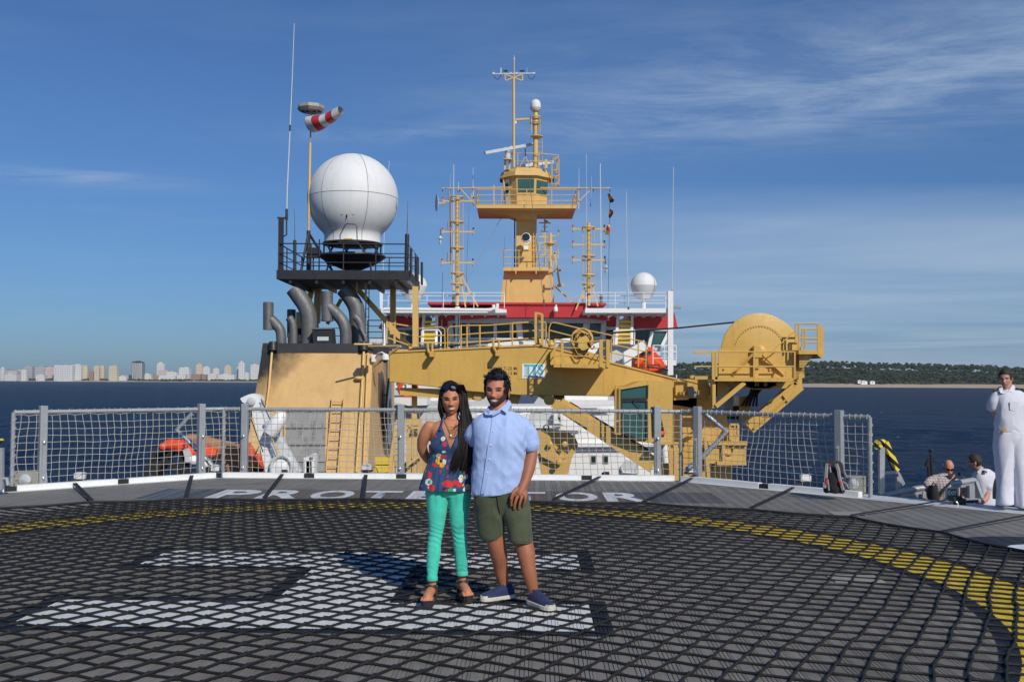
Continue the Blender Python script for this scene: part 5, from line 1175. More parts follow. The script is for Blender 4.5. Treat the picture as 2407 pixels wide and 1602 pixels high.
# lettering and maker's plate on the boom
for i, tx in enumerate(('SWL 30 T-23 M', 'SWL 60 T-13 M')):
    O = q(5, 1665, 1330 + i * 66, YC - .006); Xe = q(5, 2058, 1330 + i * 66, YC - .006); place_text(tx, 'load_lettering', boom, 'black', O, (1, 0, 0), (0, 0, 1), .118, (Xe - O).length, .004)
cz('plate_frame', ((90, 1115), (475, 1110), (475, 1305), (88, 1308)), 6, YC - .012, .008, par=boom)
pl2 = cz('maker_plate', ((143, 1122), (423, 1118), (423, 1300), (143, 1300)), 6, YC - .022, .008, 'whiteclean', par=cr_)
mk_ = lambda x0, y0, x1, y1: MB().box(q(6, x0, y1, YC - .034), q(6, x1, y0, YC - .026)).build('logo_bar', 'tealpaint', pl2, False)
for x in (178, 192, 206): mk_(x, 1128, x + 6, 1258)
mk_(165, 1128, 234, 1150); mk_(216, 1152, 232, 1258); mk_(238, 1128, 332, 1152); mk_(276, 1154, 312, 1258)
O = q(6, 336, 1260, YC - .03); place_text('S', 'logo_letter', pl2, 'tealpaint', O, (1, 0, 0), (0, 0, 1), q(6, 0, 1122, YC).z - q(6, 0, 1260, YC).z, .20, .03)
O = q(6, 165, 1292, YC - .03); place_text('TTS-Norlift AS', 'maker_name', pl2, 'black', O, (1, 0, 0), (0, 0, 1), .075, q(6, 400, 0, YC).x - O.x, .004)
# crane cab
Yk = 35.2
cab_ = thing('crane_cab', q(8, 1200, 700, Yk + 1), 'yellow crane operator cab with tall dark windows below the boom', 'crane cab')
def kz(name, poly, d, mat='crane', Y=Yk, par=None): return mz(name, poly, mat, par or cab_, d, 8, Y)
kz('body', ((985, 150), (1190, 70), (1285, 62), (1530, 70), (1530, 700), (1350, 705), (1175, 690), (1000, 600)), 2.0)
kz('roof_edge', ((985, 130), (1280, 85), (1290, 105), (1000, 152)), .3, Y=Yk - .1)
for poly in (((998, 152), (1272, 102), (1270, 243), (998, 248)), ((1002, 272), (1265, 268), (1262, 660), (1180, 655), (1005, 590))):
    w_ = kz('window', poly, .03, 'tealglass', Yk - .03); P = [q(8, x, y, Yk - .05) for x, y in poly]
    for i in range(len(P)): beam('gasket', 'black', w_, P[i], P[(i + 1) % len(P)], .055, .05)
kz('side_window', ((1310, 330), (1390, 325), (1448, 600), (1440, 635), (1320, 640)), .03, 'glass', Yk - .03); kz('orange_cushion', ((1400, 575), (1448, 575), (1440, 615), (1400, 620)), .02, 'orange', Yk - .05)
T([q(8, 1125, 260, Yk - .12), q(8, 1190, 325, Yk - .12)], .015, 5).build('wiper', 'black', cab_); T([q(8, 1180, 330, Yk - .1), q(8, 1220, 430, Yk - .1)], .012, 5).build('wiper_blade', 'black', cab_)
kz('seat', ((1100, 420), (1170, 400), (1180, 470), (1110, 475)), .2, 'whitegrey', Yk - .045) if False else None
for poly in (((945, 110), (1035, 110)), ((938, 605), (1000, 610)), ((940, 480), (990, 478))): T([q(8, *poly[0], Yk - .3), q(8, *poly[1], Yk - .3)], .025, 6).build('guard_rail', 'crane', cab_)
T([q(8, 945, 108, Yk - .3), q(8, 938, 608, Yk - .3)], .035, 6).build('guard_post', 'crane', cab_); T([q(8, 985, 130, Yk - .3), q(8, 985, 615, Yk - .3)], .03, 6).build('guard_post', 'crane', cab_)
kz('door_frame', ((1275, 62), (1292, 62), (1292, 700), (1275, 700)), .03, Y=Yk - .02)
kz('step', ((1340, 690), (1530, 690), (1530, 712), (1340, 710)), 1.2, Y=Yk - .3)
# slewing column, brackets and machinery right of the cab
kz2 = lambda name, poly, c, Y, d, mat='crane': cz(name, poly, c, Y, d, mat)
kz2('slew_column', ((1530, 240), (1920, 240), (1930, 420), (2080, 400), (2110, 640), (2110, 1110), (1500, 1110), (1530, 700)), 8, YC, 2.2)
kz2('slew_column_front', ((1500, 705), (1560, 690), (1900, 700), (1900, 1110), (1420, 1110), (1420, 900)), 8, YC - .4, .38)
kz2('pivot_head', ((1530, 60), (1690, 45), (1850, 60), (1890, 75), (1925, 150), (1900, 215), (1850, 220), (1760, 240), (1530, 240)), 8, YC - .05, 1.2)
MB().lathe([(.23, 0), (.23, .06), (.12, .08)], q(8, 1850, 185, YC - .06), (0, -1, 0), 18).build('pivot_pin', 'crane', cr_)
kz2('cover_plate', ((1690, 125), (1735, 120), (1790, 205), (1785, 232), (1688, 228)), 8, YC - .9, .5, 'greybox')
kz2('console', ((1560, 70), (1680, 75), (1680, 160), (1560, 220)), 8, YC - .7, .4); 
for x in (1598, 1630, 1660): beam('console_bar', 'brownwood', cr_, q(8, x, 175, YC - .75), q(8, x, 215, YC - .75), .05)
T([q(8, 1568, 0, YC - .8), q(8, 1568, 75, YC - .8)], .022, 6).build('aerial', 'whiteclean', cr_)
for (x0, y0, x1, y1, w) in ((1540, 250, 1690, 245, .08), (1560, 215, 1680, 218, .05), (1950, 60, 1952, 340, .2), (1965, 330, 2250, 70, .13), (1890, 700, 2290, 700, .14), (1980, 905, 2280, 905, .14), (1560, 720, 1560, 1100, .16), (1720, 715, 1720, 1100, .10), (1860, 640, 1900, 1100, .12), (2050, 700, 2050, 910, .10), (2110, 510, 2200, 510, .08), (2115, 510, 2115, 660, .07), (2200, 510, 2200, 660, .07), (2165, 520, 2165, 650, .05), (2110, 655, 2205, 655, .08), (1610, 430, 1750, 430, .06), (1620, 620, 1750, 620, .08), (1620, 430, 1620, 620, .05), (1740, 430, 1740, 620, .05)): beam('frame_bar', 'crane', cr_, q(8, x0, y0, YC - .9), q(8, x1, y1, YC - .9), w)
kz2('side_gallery', ((1885, 690), (2285, 690), (2280, 915), (1890, 910)), 8, YC - .8, 1.6); kz2('gallery_side', ((2080, 560), (2140, 540), (2210, 560), (2210, 690), (2080, 690)), 8, YC - .5, .8)
kz2('gallery_foot', ((1840, 960), (2150, 905), (2130, 1110), (1830, 1110)), 8, YC - .3, 1.5)
T([q(8, 2105, 770, YC - .86) + V(.17 * math.cos(t), 0, .17 * math.sin(t)) for t in [i * PI / 9 for i in range(18)]], .03, 6, closed=True).build('valve_wheel', 'crane', cr_)
kz2('motor_box', ((2210, 220), (2330, 222), (2330, 470), (2205, 465)), 8, YC + .6, .8); kz2('dark_motor', ((2120, 330), (2210, 320), (2205, 460), (2120, 455)), 8, YC + .6, .6, 'blacksoft'); kz2('exhaust_drum', ((2100, 150), (2150, 140), (2145, 400), (2090, 420)), 8, YC + .3, .5, 'greybox')
for i in range(5): T([q(7, 1080 + i * 32, 1105, YC + .5), q(7, 1060 + i * 22, 1180, YC + .4), q(7, 960 + i * 45, 1330, YC + .5)], .04, 6).build('hydraulic_hose', 'blacksoft', cr_)
# ---- cable drum on its cradle
Yd = 36.0
dr_ = thing('cable_drum', q(7, 1175, 1000, Yd + .7), 'big round yellow cable drum with bolt ring in a cradle on the crane', 'cable drum')
dc = q(7, 1180, 655, Yd); rD = (q(7, 1650, 655, Yd) - dc).x
for y_, nm in ((0, 'flange'), (1.15, 'flange')): MB().lathe([(rD, 0), (rD, .07), (rD * .985, .08)], dc + V(y_ * .38, y_ + .08, 0), (0, -1, 0), 64).build(nm, 'crane', dr_)
T([dc + V(.17, .46, 0), dc + V(.40, 1.05, 0)], rD * .60, 40).build('barrel', 'blacksoft', dr_)
for i in range(23):
    a = math.radians(18 + i * 144 / 22); MB().lathe([(.028, 0), (.028, .03)], dc + V(rD * .655 * math.cos(a), -.001, rD * .655 * math.sin(a)), (0, -1, 0), 8).build('bolt', 'crane', dr_)
ar = [dc + V(rD * .675 * math.cos(a), .0, rD * .675 * math.sin(a)) for a in [math.radians(20 + i * 7) for i in range(21)]]
T(ar, .012, 5).build('weld_ring', 'crane', dr_)
MB().lathe([(.26, 0), (.26, .10), (.2, .14)], dc + V(-.02, 0, -.05), (0, -1, 0), 24).build('hub', 'crane', dr_)
def dz(name, poly, Y, d, mat='crane'): return mz(name, poly, mat, dr_, d, 7, Y)
dz('cradle_plate', ((675, 630), (690, 615), (730, 640), (900, 640), (1180, 655), (1500, 640), (1600, 640), (1640, 610), (1650, 630), (1640, 1000), (675, 1000)), Yd - .05, .06)
dz('bearing_post', ((1110, 590), (1188, 590), (1215, 680), (1215, 730), (1110, 730)), Yd - .32, .26); dz('bearing_leg', ((1120, 730), (1165, 730), (1165, 1000), (1120, 1000)), Yd - .28, .2)
for (x0, y0, x1, y1) in ((1215, 690, 1480, 945), (1100, 690, 845, 940)): beam('bearing_stay', 'crane', dr_, q(7, x0, y0, Yd - .3), q(7, x1, y1, Yd - .06), .11, .09)
beam('thin_stay', 'crane', dr_, q(7, 1325, 660, Yd - .9), q(7, 1620, 400, Yd - .9), .035)
for x, y in ((740, 870), (1305, 880), (1350, 925)): MB().lathe([(.04, 0), (.04, .06)], q(7, x, y, Yd - .05), (0, -1, 0), 10).build('stud', 'crane', dr_)
for i in range(5):
    for j in range(4):
        if i + j >= 3: MB().cbox(q(7, 1420 + i * 20, 950 - j * 14, Yd - .052), (.05, .02, .02)).build('grip_tread', 'crane', dr_, False)
# walkway in front of the drum
wk = dz('walkway', ((618, 985), (1605, 985), (1605, 1020), (618, 1018)), Yd - 1.0, 1.0); dz('toe_board', ((615, 968), (1105, 972), (1105, 1022), (615, 1020)), Yd - 1.04, .03); dz('toe_board', ((1108, 978), (1585, 980), (1585, 1028), (1108, 1025)), Yd - 1.04, .03)
for y, x0 in ((662, 375), (842, 380)): T([q(7, x0, y, Yd - 1.0), q(7, 610, y, Yd - 1.0), q(7, 1600, y, Yd - 1.0)], .03, 6).build('walkway_rail', 'crane', dr_)
for x, w in ((608, .10), (645, .08), (1108, .05), (1610, .05)): beam('rail_post', 'crane', dr_, q(7, x, 655, Yd - 1.0), q(7, x, 1000, Yd - 1.0), w)
beam('rail_end', 'crane', dr_, q(7, 375, 672, Yd - 1), q(7, 620, 665, Yd - 1), .08); dz('lamp_head', ((330, 950), (380, 948), (388, 975), (375, 990), (330, 985)), Yd - .8, .25); beam('lamp_arm', 'crane', dr_, q(7, 380, 980, Yd - .8), q(7, 600, 978, Yd - .8), .12)
dz('cradle_foot', ((680, 1022), (1580, 1030), (1500, 1110), (900, 1112), (780, 1050)), Yd, 1.4); dz('cradle_leg', ((600, 1000), (640, 1000), (640, 1345), (600, 1345)), Yd - .9, .2); dz('cradle_block', ((640, 1020), (785, 1040), (785, 1215), (640, 1210)), Yd, 1.0)
for x in (1130, 1160, 1240, 1262): beam('foot_rib', 'crane', dr_, q(7, x, 1030, Yd - .02), q(7, x, 1085, Yd - .02), .04)
for x, y in ((910, 1048), (1400, 1050), (1495, 1010)): MB().ball(q(7, x, y, Yd - .1), .07, 10).build('foot_pin', 'crane', dr_)
beam('diagonal_leg', 'crane', dr_, q(7, 990, 1040, Yd - .9), q(7, 640, 1330, Yd - .9), .15)
dz('outer_arm', ((1600, 660), (1700, 600), (1730, 760), (1730, 975), (1700, 980), (1700, 1090), (1650, 1140), (1560, 1090), (1570, 1020), (1640, 960)), Yd + .2, 1.0)
MB().lathe([(.16, 0), (.16, .08), (.08, .1)], q(7, 1602, 1062, Yd + .15), (0, -1, 0), 16).build('arm_pin', 'crane', dr_)
A, B = q(7, 1640, 1080, Yd + .3), q(7, 1040, 1600, Yd + .3); beam('support_boom', 'crane', dr_, A, B, .5, .42); beam('support_cylinder', 'crane', dr_, q(7, 1680, 1080, Yd + .1), q(7, 1480, 1235, Yd + .1), .28, .3)
beam('support_boom_flange', 'crane', dr_, q(7, 1600, 1060, Yd + .02), q(7, 1040, 1530, Yd + .02), .06, .1)
T([q(7, 1610, 1150, Yd - .01), B + V(.12, -.3, 0)], .04, 6).build('hydraulic_pipe', 'crane', dr_)
# small caged platform at the top right
gp_ = dz('cage_floor', ((1660, 640), (1895, 640), (1895, 690), (1660, 690)), Yd - .6, 1.6); dz('cage_door', ((1888, 312), (1912, 320), (1912, 700), (1888, 690)), Yd - .6, .05); dz('cage_door_side', ((1912, 325), (1965, 375), (1965, 690), (1912, 715)), Yd - .4, .05)
dz('cage_bracket', ((1890, 660), (1965, 690), (1940, 740), (1890, 700)), Yd - .5, 1.2)
for x, y0, y1 in ((1622, 320, 550), (1660, 315, 640), (1705, 385, 600), (1735, 385, 630)): beam('cage_post', 'crane', dr_, q(7, x, y0, Yd - .58), q(7, x, y1, Yd - .58), .05)
for x0, x1, y in ((1622, 1888, 318), (1705, 1888, 383), (1660, 1888, 500), (1735, 1888, 550)): T([q(7, x0, y, Yd - .58), q(7, x1, y, Yd - .58)], .03, 6).build('cage_rail', 'crane', dr_)
for i in range(9): beam('floor_slat', 'crane', dr_, q(7, 1665, 700 + i * 18, Yd - .4 + i * .02), q(7, 1840 - i * 14, 700 + i * 18, Yd - .4 + i * .02), .03, .05)
for i in range(12): beam('rung', 'crane', dr_, q(7, 1592, 780 + i * 18, Yd - .1), q(7, 1728, 780 + i * 18, Yd - .1), .025)
dz('rung_plate', ((1590, 640), (1635, 700), (1660, 780), (1660, 1000), (1590, 1000)), Yd, .05)
# black towing rope from the drum across the ship
tr_ = T([at(1726, 757, Yd + .8), at(1600, 770, Yd + .9), at(1400, 785, YC + .8), at(1200, 800, YC + .5), at(1000, 818, YC + .3), at(960, 822, YC + .3)], .032, 8).build('hoist_rope', 'blacksoft', None); tag(tr_, 'long black hoist rope running from the cable drum along the boom', 'rope')
# open hook block / grab resting left of the cab
gb = thing('crane_grab', q(8, 400, 1000, 36.5) + V(0, 0, -1.5), 'yellow knuckle jib head with hook cheek plates beside the man', 'crane head')
def gz(name, poly, Y, d, mat='crane'): return mz(name, poly, mat, gb, d, 8, Y)
gz('cheek', ((60, 570), (250, 570), (330, 790), (400, 850), (405, 900), (350, 915), (190, 840), (60, 640)), 36.25, .2); gz('inner_plate', ((255, 575), (330, 600), (300, 640), (440, 850), (400, 860), (250, 640)), 36.45, .2)
gz('jib_body', ((250, 570), (465, 590), (530, 640), (560, 700), (545, 760), (500, 850), (430, 1110), (200, 1110), (150, 830)), 36.5, .45); gz('dark_slot', ((350, 720), (430, 830), (380, 870), (340, 800)), 36.47, .05, 'blacksoft')
for x, y in ((272, 710), (365, 890), (420, 705)): MB().lathe([(.10, 0), (.10, .3), (.06, .32)], q(8, x, y, 36.35), (0, -1, 0), 16).build('pin', 'crane', gb)
T([q(8, 235, 540, 36.2) + V(.09 * math.cos(t), 0, .09 * math.sin(t)) for t in [i * PI / 8 for i in range(16)]], .03, 6, closed=True).build('shackle', 'brownwood', gb)
# ---- orange lifeboat in its white davit
Yl = 54.0
lf = thing('lifeboat', q(6, 1700, 1240, Yl), 'orange enclosed lifeboat nose up in a white davit behind the boom', 'lifeboat')
def hullsec(cx, cy, cz_, rx, rz, n=16): return [V(cx + rx * math.cos(t), cy, cz_ + rz * math.sin(t)) for t in [2 * PI * i / n for i in range(n)]]
m = MB(); ctr = q(6, 1700, 1110, Yl); secs = ((0, .45), (.5, .85), (1.4, 1.0), (3.0, 1.05), (5.0, .95), (6.2, .6), (6.8, .2))
kx = (q(6, 1935, 0, Yl).x - q(6, 1485, 0, Yl).x) / 2; kz_ = (q(6, 0, 1040, Yl).z - q(6, 0, 1260, Yl).z) / 2
cc_ = q(6, 1710, 1150, Yl)
for d, s in secs: m.v += [V(cc_.x + kx * s * math.cos(t), Yl + d - .8, cc_.z + kz_ * (s ** .5) * math.sin(t)) for t in [2 * PI * i / 20 for i in range(20)]]
for i in range(len(secs) - 1):
    for j in range(20): m.f.append((i * 20 + j, i * 20 + (j + 1) % 20, (i + 1) * 20 + (j + 1) % 20, (i + 1) * 20 + j))
m.f.append(tuple(range(20))); m.f.append(tuple(range((len(secs) - 1) * 20, len(secs) * 20)))
m.build('hull', 'orange', lf)
mz('canopy', ((1550, 1010), (1570, 950), (1660, 920), (1750, 915), (1800, 1000), (1860, 1050), (1880, 1130), (1530, 1120)), 'orange', lf, 5, 6, Yl - .6)
T([q(6, 1640, 1160, Yl - 1), q(6, 1760, 1165, Yl - 1.1), q(6, 1860, 1180, Yl - 1), q(6, 1930, 1200, Yl - .5)], .05, 6).build('rubbing_strip', 'black', lf)
MB().lathe([(.12, 0), (.12, .08)], q(6, 1633, 1000, Yl - .62), (0, -1, .2), 14).build('porthole', 'glass', lf); MB().lathe([(.10, 0), (.10, .08)], q(6, 1705, 990, Yl - .62), (0, -1, .2), 14).build('porthole', 'glass', lf)
T([q(6, 1690, 1000, Yl - .8), q(6, 1680, 1080, Yl - .9), q(6, 1700, 1140, Yl - 1)], .04, 6).build('painter_chain', 'steel', lf); mz('hatch', ((1590, 975), (1680, 940), (1690, 960), (1600, 995)), 'red', lf, .05, 6, Yl - .64)
dv_ = thing('lifeboat_davit', q(6, 1500, 1200, Yl + .2), 'white slanted lifeboat davit arm and winch behind the hose drum', 'davit')
mz('davit_arm', ((1390, 980), (1640, 830), (1675, 905), (1690, 935), (1400, 1110)), 'whiteclean', dv_, .5, 6, Yl - 1.2); mz('davit_post', ((1390, 980), (1490, 1020), (1480, 1300), (1395, 1300)), 'whiteclean', dv_, .5, 6, Yl - 1.0); mz('winch', ((1200, 1000), (1300, 950), (1390, 1000), (1390, 1300), (1200, 1300)), 'whitegrey', dv_, 1, 6, Yl)
railing(dv_, [q(6, 1750, 1130, Yl - 2), q(6, 2036, 1130, Yl - 2)], 1.0, (.66, .33), .8, .025, 'whiteclean')
mz('hatch_cover', ((470, 850), (660, 810), (860, 800), (860, 840), (660, 860)), 'whiteclean', br, 2, 6, YB - 5); mz('dark_recess', ((740, 980), (1100, 850), (1100, 900), (1030, 1010)), 'whiteclean', dv_, .3, 6, Yl + 1)
# ================================================================ far shores
def shore_pt(px, D, z=0.0):
    r = ray(px, 900); return Vector((r.x / r.y * D, D, SEA_Z + z))
k = NT('sand'); p = k.P(); k.set(k.mix(k.noise(p, .02, 5, .6), (.36, .27, .19), (.50, .40, .29)), .9)
k = NT('scrub'); p = k.P(); k.set(k.mix(k.rng(k.noise(p, .03, 6, .65), .35, .65), (.010, .018, .009), (.03, .042, .018)), .95)
k = NT('pine'); p = k.P(); k.set(k.mix(k.rng(k.noise(p, .05, 6, .7), .35, .65), (.010, .026, .010), (.040, .064, .020)), .9)
# --- wooded island on the right
DI = 2050.0
def island_h(px):                          # crown line in pixels of the photo, as heights over the beach
    pts = ((1400, 60), (1580, 62), (1700, 66), (1800, 70), (1900, 75), (1960, 72), (2080, 66), (2200, 62), (2290, 60), (2400, 50), (2600, 36), (2900, 16), (3100, 4))
    for (a, b), (c_, d) in zip(pts[:-1], pts[1:]):
        if a <= px <= c_: return 1.2 * b + 1.2 * (d - b) * (px - a) / (c_ - a)
    return 4
PXM = DI / FPX
mb = MB(); mbs = MB(); cols_ = list(range(1380, 3140, 20)); rowsd = ((0, 0), (30, 3.0), (80, 7.5), (200, .80), (420, 1.05), (700, .4))
grid = []
for px in cols_:
    h = island_h(px) * PXM * .58; w = 8 * math.sin(px * .013) + 5 * math.sin(px * .041); row = []
    for i, (d, f) in enumerate(rowsd):
        z = (f if i < 3 else h * f) - (1.5 if i == 0 else 0); P = shore_pt(px, DI + d + w, z); row.append(P)
    grid.append(row)
for i in range(len(grid) - 1):
    for j in range(len(rowsd) - 1): (mbs if j < 2 else mb).quad(grid[i][j], grid[i + 1][j], grid[i + 1][j + 1], grid[i][j + 1])
tag(mbs.build('island_beach', 'sand', None), kind='structure'); tag(mb.build('island_hill', 'scrub', None), kind='structure')
# pine wood: trunks and clumped crowns, one mass at this distance
rnd = random.Random(11)
m = MB(); tk = MB(); ICO = []
bm = bmesh.new(); bmesh.ops.create_icosphere(bm, subdivisions=1, radius=1); ICO_V = [v.co.copy() for v in bm.verts]; ICO_F = [[v.index for v in f.verts] for f in bm.faces]; bm.free()
def blob(mb_, c, rx, rz, rnd):
    b = len(mb_.v); ph = rnd.uniform(0, 6); 
    for v in ICO_V:
        f = 1 + .45 * (rnd.random() - .5); mb_.v.append(c + Vector((v.x * rx * f, v.y * rx * f, v.z * rz * f)))
    for f in ICO_F: mb_.f.append(tuple(b + i for i in f))
for i in range(3300):
    t = rnd.random() ** 1.4; px = rnd.uniform(1385, 3100); H = island_h(px) * PXM
    d = 85 + 360 * t; ground = (7 + (H * .50 - 7) * min(1, (d - 90) / 110)) if d < 200 else H * (.50 + .06 * min(1, (d - 200) / 220))
    top = (H * (.55 + .45 * t)) if t > .1 else H * rnd.uniform(.34, .62)
    ht = rnd.uniform(9, 17) * (.6 if px > 2500 else 1); base = shore_pt(px, DI + d, max(2, ground)); 
    if t > .72: ht = min(ht + 4, max(6, H * rnd.uniform(.86, 1.0) - ground))
    crown = base + V(0, 0, ht)
    for kx in range(rnd.randint(3, 5)): blob(m, crown + V(rnd.uniform(-4.5, 4.5), rnd.uniform(-3, 3), rnd.uniform(-3.5, .6)), rnd.uniform(2.0, 4.2), rnd.uniform(1.2, 2.4), rnd)
    if t < .12 or rnd.random() < .1: tk.tube([base, crown], [.5, .25], 4, cap=False)
for i in range(900):                       # understorey along the beach
    px = rnd.uniform(1385, 3100); blob(m, shore_pt(px, DI + rnd.uniform(78, 100), rnd.uniform(7, 11)), rnd.uniform(3, 7), rnd.uniform(2, 4.5), rnd)
wood = thing('pine_wood', shore_pt(2000, DI + 150, 2), 'dark green pine wood covering the island behind the crane', 'wood'); wood['kind'] = 'stuff'
me = m.mesh('crowns', wloc(wood), False); link('crowns', me, 'pine', wood); me = tk.mesh('trunks', wloc(wood), False); link('trunks', me, 'brownwood', wood)
# houses half hidden among the trees, beach boat
for i, (px, z, w, h, lab) in enumerate(((2030, 8, 14, 5, 'low white house among trees at the island shore, middle one'), (2020, 10, 8, 4, 'small white hut among trees on the island shore, leftmost'), (2050, 8.5, 10, 4, 'low white house among trees on the island shore, rightmost'))):
    P = shore_pt(px, DI + 74, z + 1); t = thing('beach_house', P, lab, 'house', 'houses on the island shore')
    MB().box(P + V(-w / 2, -3, -3), P + V(w / 2, 3, h * .7)).build('wall', 'whiteclean', t, False); MB().prism([(P.x - w / 2 - .6, P.z + h * .7), (P.x + w / 2 + .6, P.z + h * .7), (P.x, P.z + h * 1.2)], P.y - 3.4, P.y + 3.4).build('roof', 'whitegrey', t, False)
    MB().box(P + V(-.8, -3.1, 0), P + V(.8, -3.02, 2.2)).build('door', 'glass', t, False)
# --- city on the left
DC = 3760.0
cg_ = MB(); prev = None
for px in range(-400, 700, 25):
    a = shore_pt(px, DC + 20 * math.sin(px * .02), -1.5); b = shore_pt(px, DC + 60 + 20 * math.sin(px * .02), 4); c_ = shore_pt(px, DC + 900, 7)
    if prev: cg_.quad(prev[0], a, b, prev[1]).quad(prev[1], b, c_, prev[2])
    prev = (a, b, c_)
tag(cg_.build('city_beach', 'sand', None), kind='structure')
def facade(name, wall, band, vert=.0, fl=3.0, glassy=.75):
    k = NT(name); o = k.P(); x, y, z = k.xyz(o)
    fr = k.ma('FRACT', k.ma('DIVIDE', z, fl * 2.3)); fx = k.ma('FRACT', k.ma('DIVIDE', x, 9.0))
    f = k.ma('GREATER_THAN', fr, .5); g = k.ma('GREATER_THAN', fx, .45)
    c = k.mix(k.ma('MULTIPLY', k.ma('MULTIPLY', f, k.ma('ADD', .35, k.ma('MULTIPLY', g, .65))), glassy), wall, band); k.set(k.mix(k.ma('MULTIPLY', k.noise(o, .05, 3), .25), c, sc(wall, .8)), .6)
facade('f_white', (.66, .66, .64), (.26, .29, .32)); facade('f_cream', (.60, .54, .40), (.28, .26, .22)); facade('f_grey', (.42, .43, .44), (.16, .18, .21)); facade('f_pink', (.58, .48, .45), (.24, .22, .24)); facade('f_dark', (.075, .085, .10), (.40, .38, .36), glassy=.8); facade('f_brick', (.36, .24, .20), (.12, .08, .07)); facade('f_buff', (.62, .56, .41), (.30, .26, .17))
# (left px, right px, top px, base px, material, crown kind, label); pixels are columns and rows of the far skyline
CITY = [(-30, -2, 862, 892, 'f_white', 0, None), (0, 9, 862, 893, 'f_white', 1, 'cream tower cut by the left edge of the picture'), (12, 40, 870, 893, 'f_pink', 2, 'long low block with reddish roof blocks near the left edge'), (10, 38, 880, 893, 'f_white', 0, 'low pale block in front of the reddish roofed one'),
 (39, 62, 868, 892, 'f_white', 3, 'white stepped block left of the grey tower pair'), (56, 75, 861, 891, 'f_grey', 0, 'grey slab tower behind the white stepped block'), (81, 108, 860, 891, 'f_grey', 1, 'broad grey tower left of the long white block'), (84, 104, 881, 892, 'f_white', 0, 'low white building at the foot of the broad grey tower'),
 (105, 126, 863, 892, 'f_pink', 0, 'pinkish end tower of the long white block'), (126, 170, 857, 892, 'f_white', 2, 'widest long white apartment block of the skyline'), (171, 190, 857, 892, 'f_white', 0, 'white slab joined to the cream tower on its right'), (186, 205, 858, 892, 'f_buff', 3, 'cream stepped tower right of the widest white block'),
 (209, 218, 873, 892, 'f_brick', 0, 'small brick red building between two cream towers'), (219, 232, 858, 892, 'f_cream', 3, 'cream tower with stepped top, left of a close pair'), (231, 244, 858, 892, 'f_buff', 3, 'cream tower with stepped top, right of a close pair'), (255, 274, 858, 892, 'f_buff', 3, 'lone cream stepped tower with gaps on both sides'),
 (278, 296, 884, 892, 'f_white', 0, 'low white houses right of the lone cream tower'), (294, 310, 882, 891, 'f_grey', 0, 'low grey building left of the dark tower'), (309, 334, 847, 891, 'f_dark', 4, 'dark glass and concrete tower, tallest and darkest of the city'),
 (336, 354, 879, 891, 'f_white', 0, 'low white terrace right of the dark tower'), (352, 371, 882, 891, 'f_brick', 0, 'low brown building right of the dark tower'), (368, 384, 850, 880, 'f_white', 1, 'slim white tower standing over a reddish hotel'), (370, 396, 870, 882, 'f_pink', 0, 'reddish hotel at the foot of the slim white tower'), (372, 412, 882, 891, 'f_white', 3, 'white terraced building with stepped roofs by the beach'), (390, 414, 874, 884, 'f_white', 0, 'white mid block behind the terraced building'),
 (420, 444, 862, 884, 'f_white', 3, 'white pyramid shaped block in the middle of the skyline'), (415, 436, 880, 891, 'f_white', 0, 'low white block before the pyramid shaped one'), (448, 470, 880, 891, 'f_brick', 0, 'brown low building left of a pale tower'), (460, 475, 853, 880, 'f_cream', 1, 'cream tower with pointed roof block in the right half of the skyline'), (462, 484, 880, 891, 'f_brick', 0, 'dark red low block at the foot of the pointed cream tower'), (476, 492, 860, 882, 'f_white', 1, 'white tower just right of the pointed cream one'), (488, 508, 879, 891, 'f_white', 0, 'low white block below two white towers'),
 (500, 514, 864, 879, 'f_white', 1, 'small white tower with sloping shoulders'), (510, 550, 880, 890, 'f_white', 0, 'long low white seafront terrace'), (527, 542, 857, 880, 'f_cream', 1, 'cream tower left of the tallest white one'), (556, 566, 863, 882, 'f_white', 0, 'left wing of the tallest white tower'), (560, 574, 848, 882, 'f_white', 1, 'tallest white tower near the funnel'), (575, 584, 876, 890, 'f_white', 0, 'low white house right of the tallest white tower'), (588, 608, 857, 889, 'f_white', 0, 'white slab tower touching the funnel edge'), (612, 640, 866, 889, 'f_white', 0, None)]
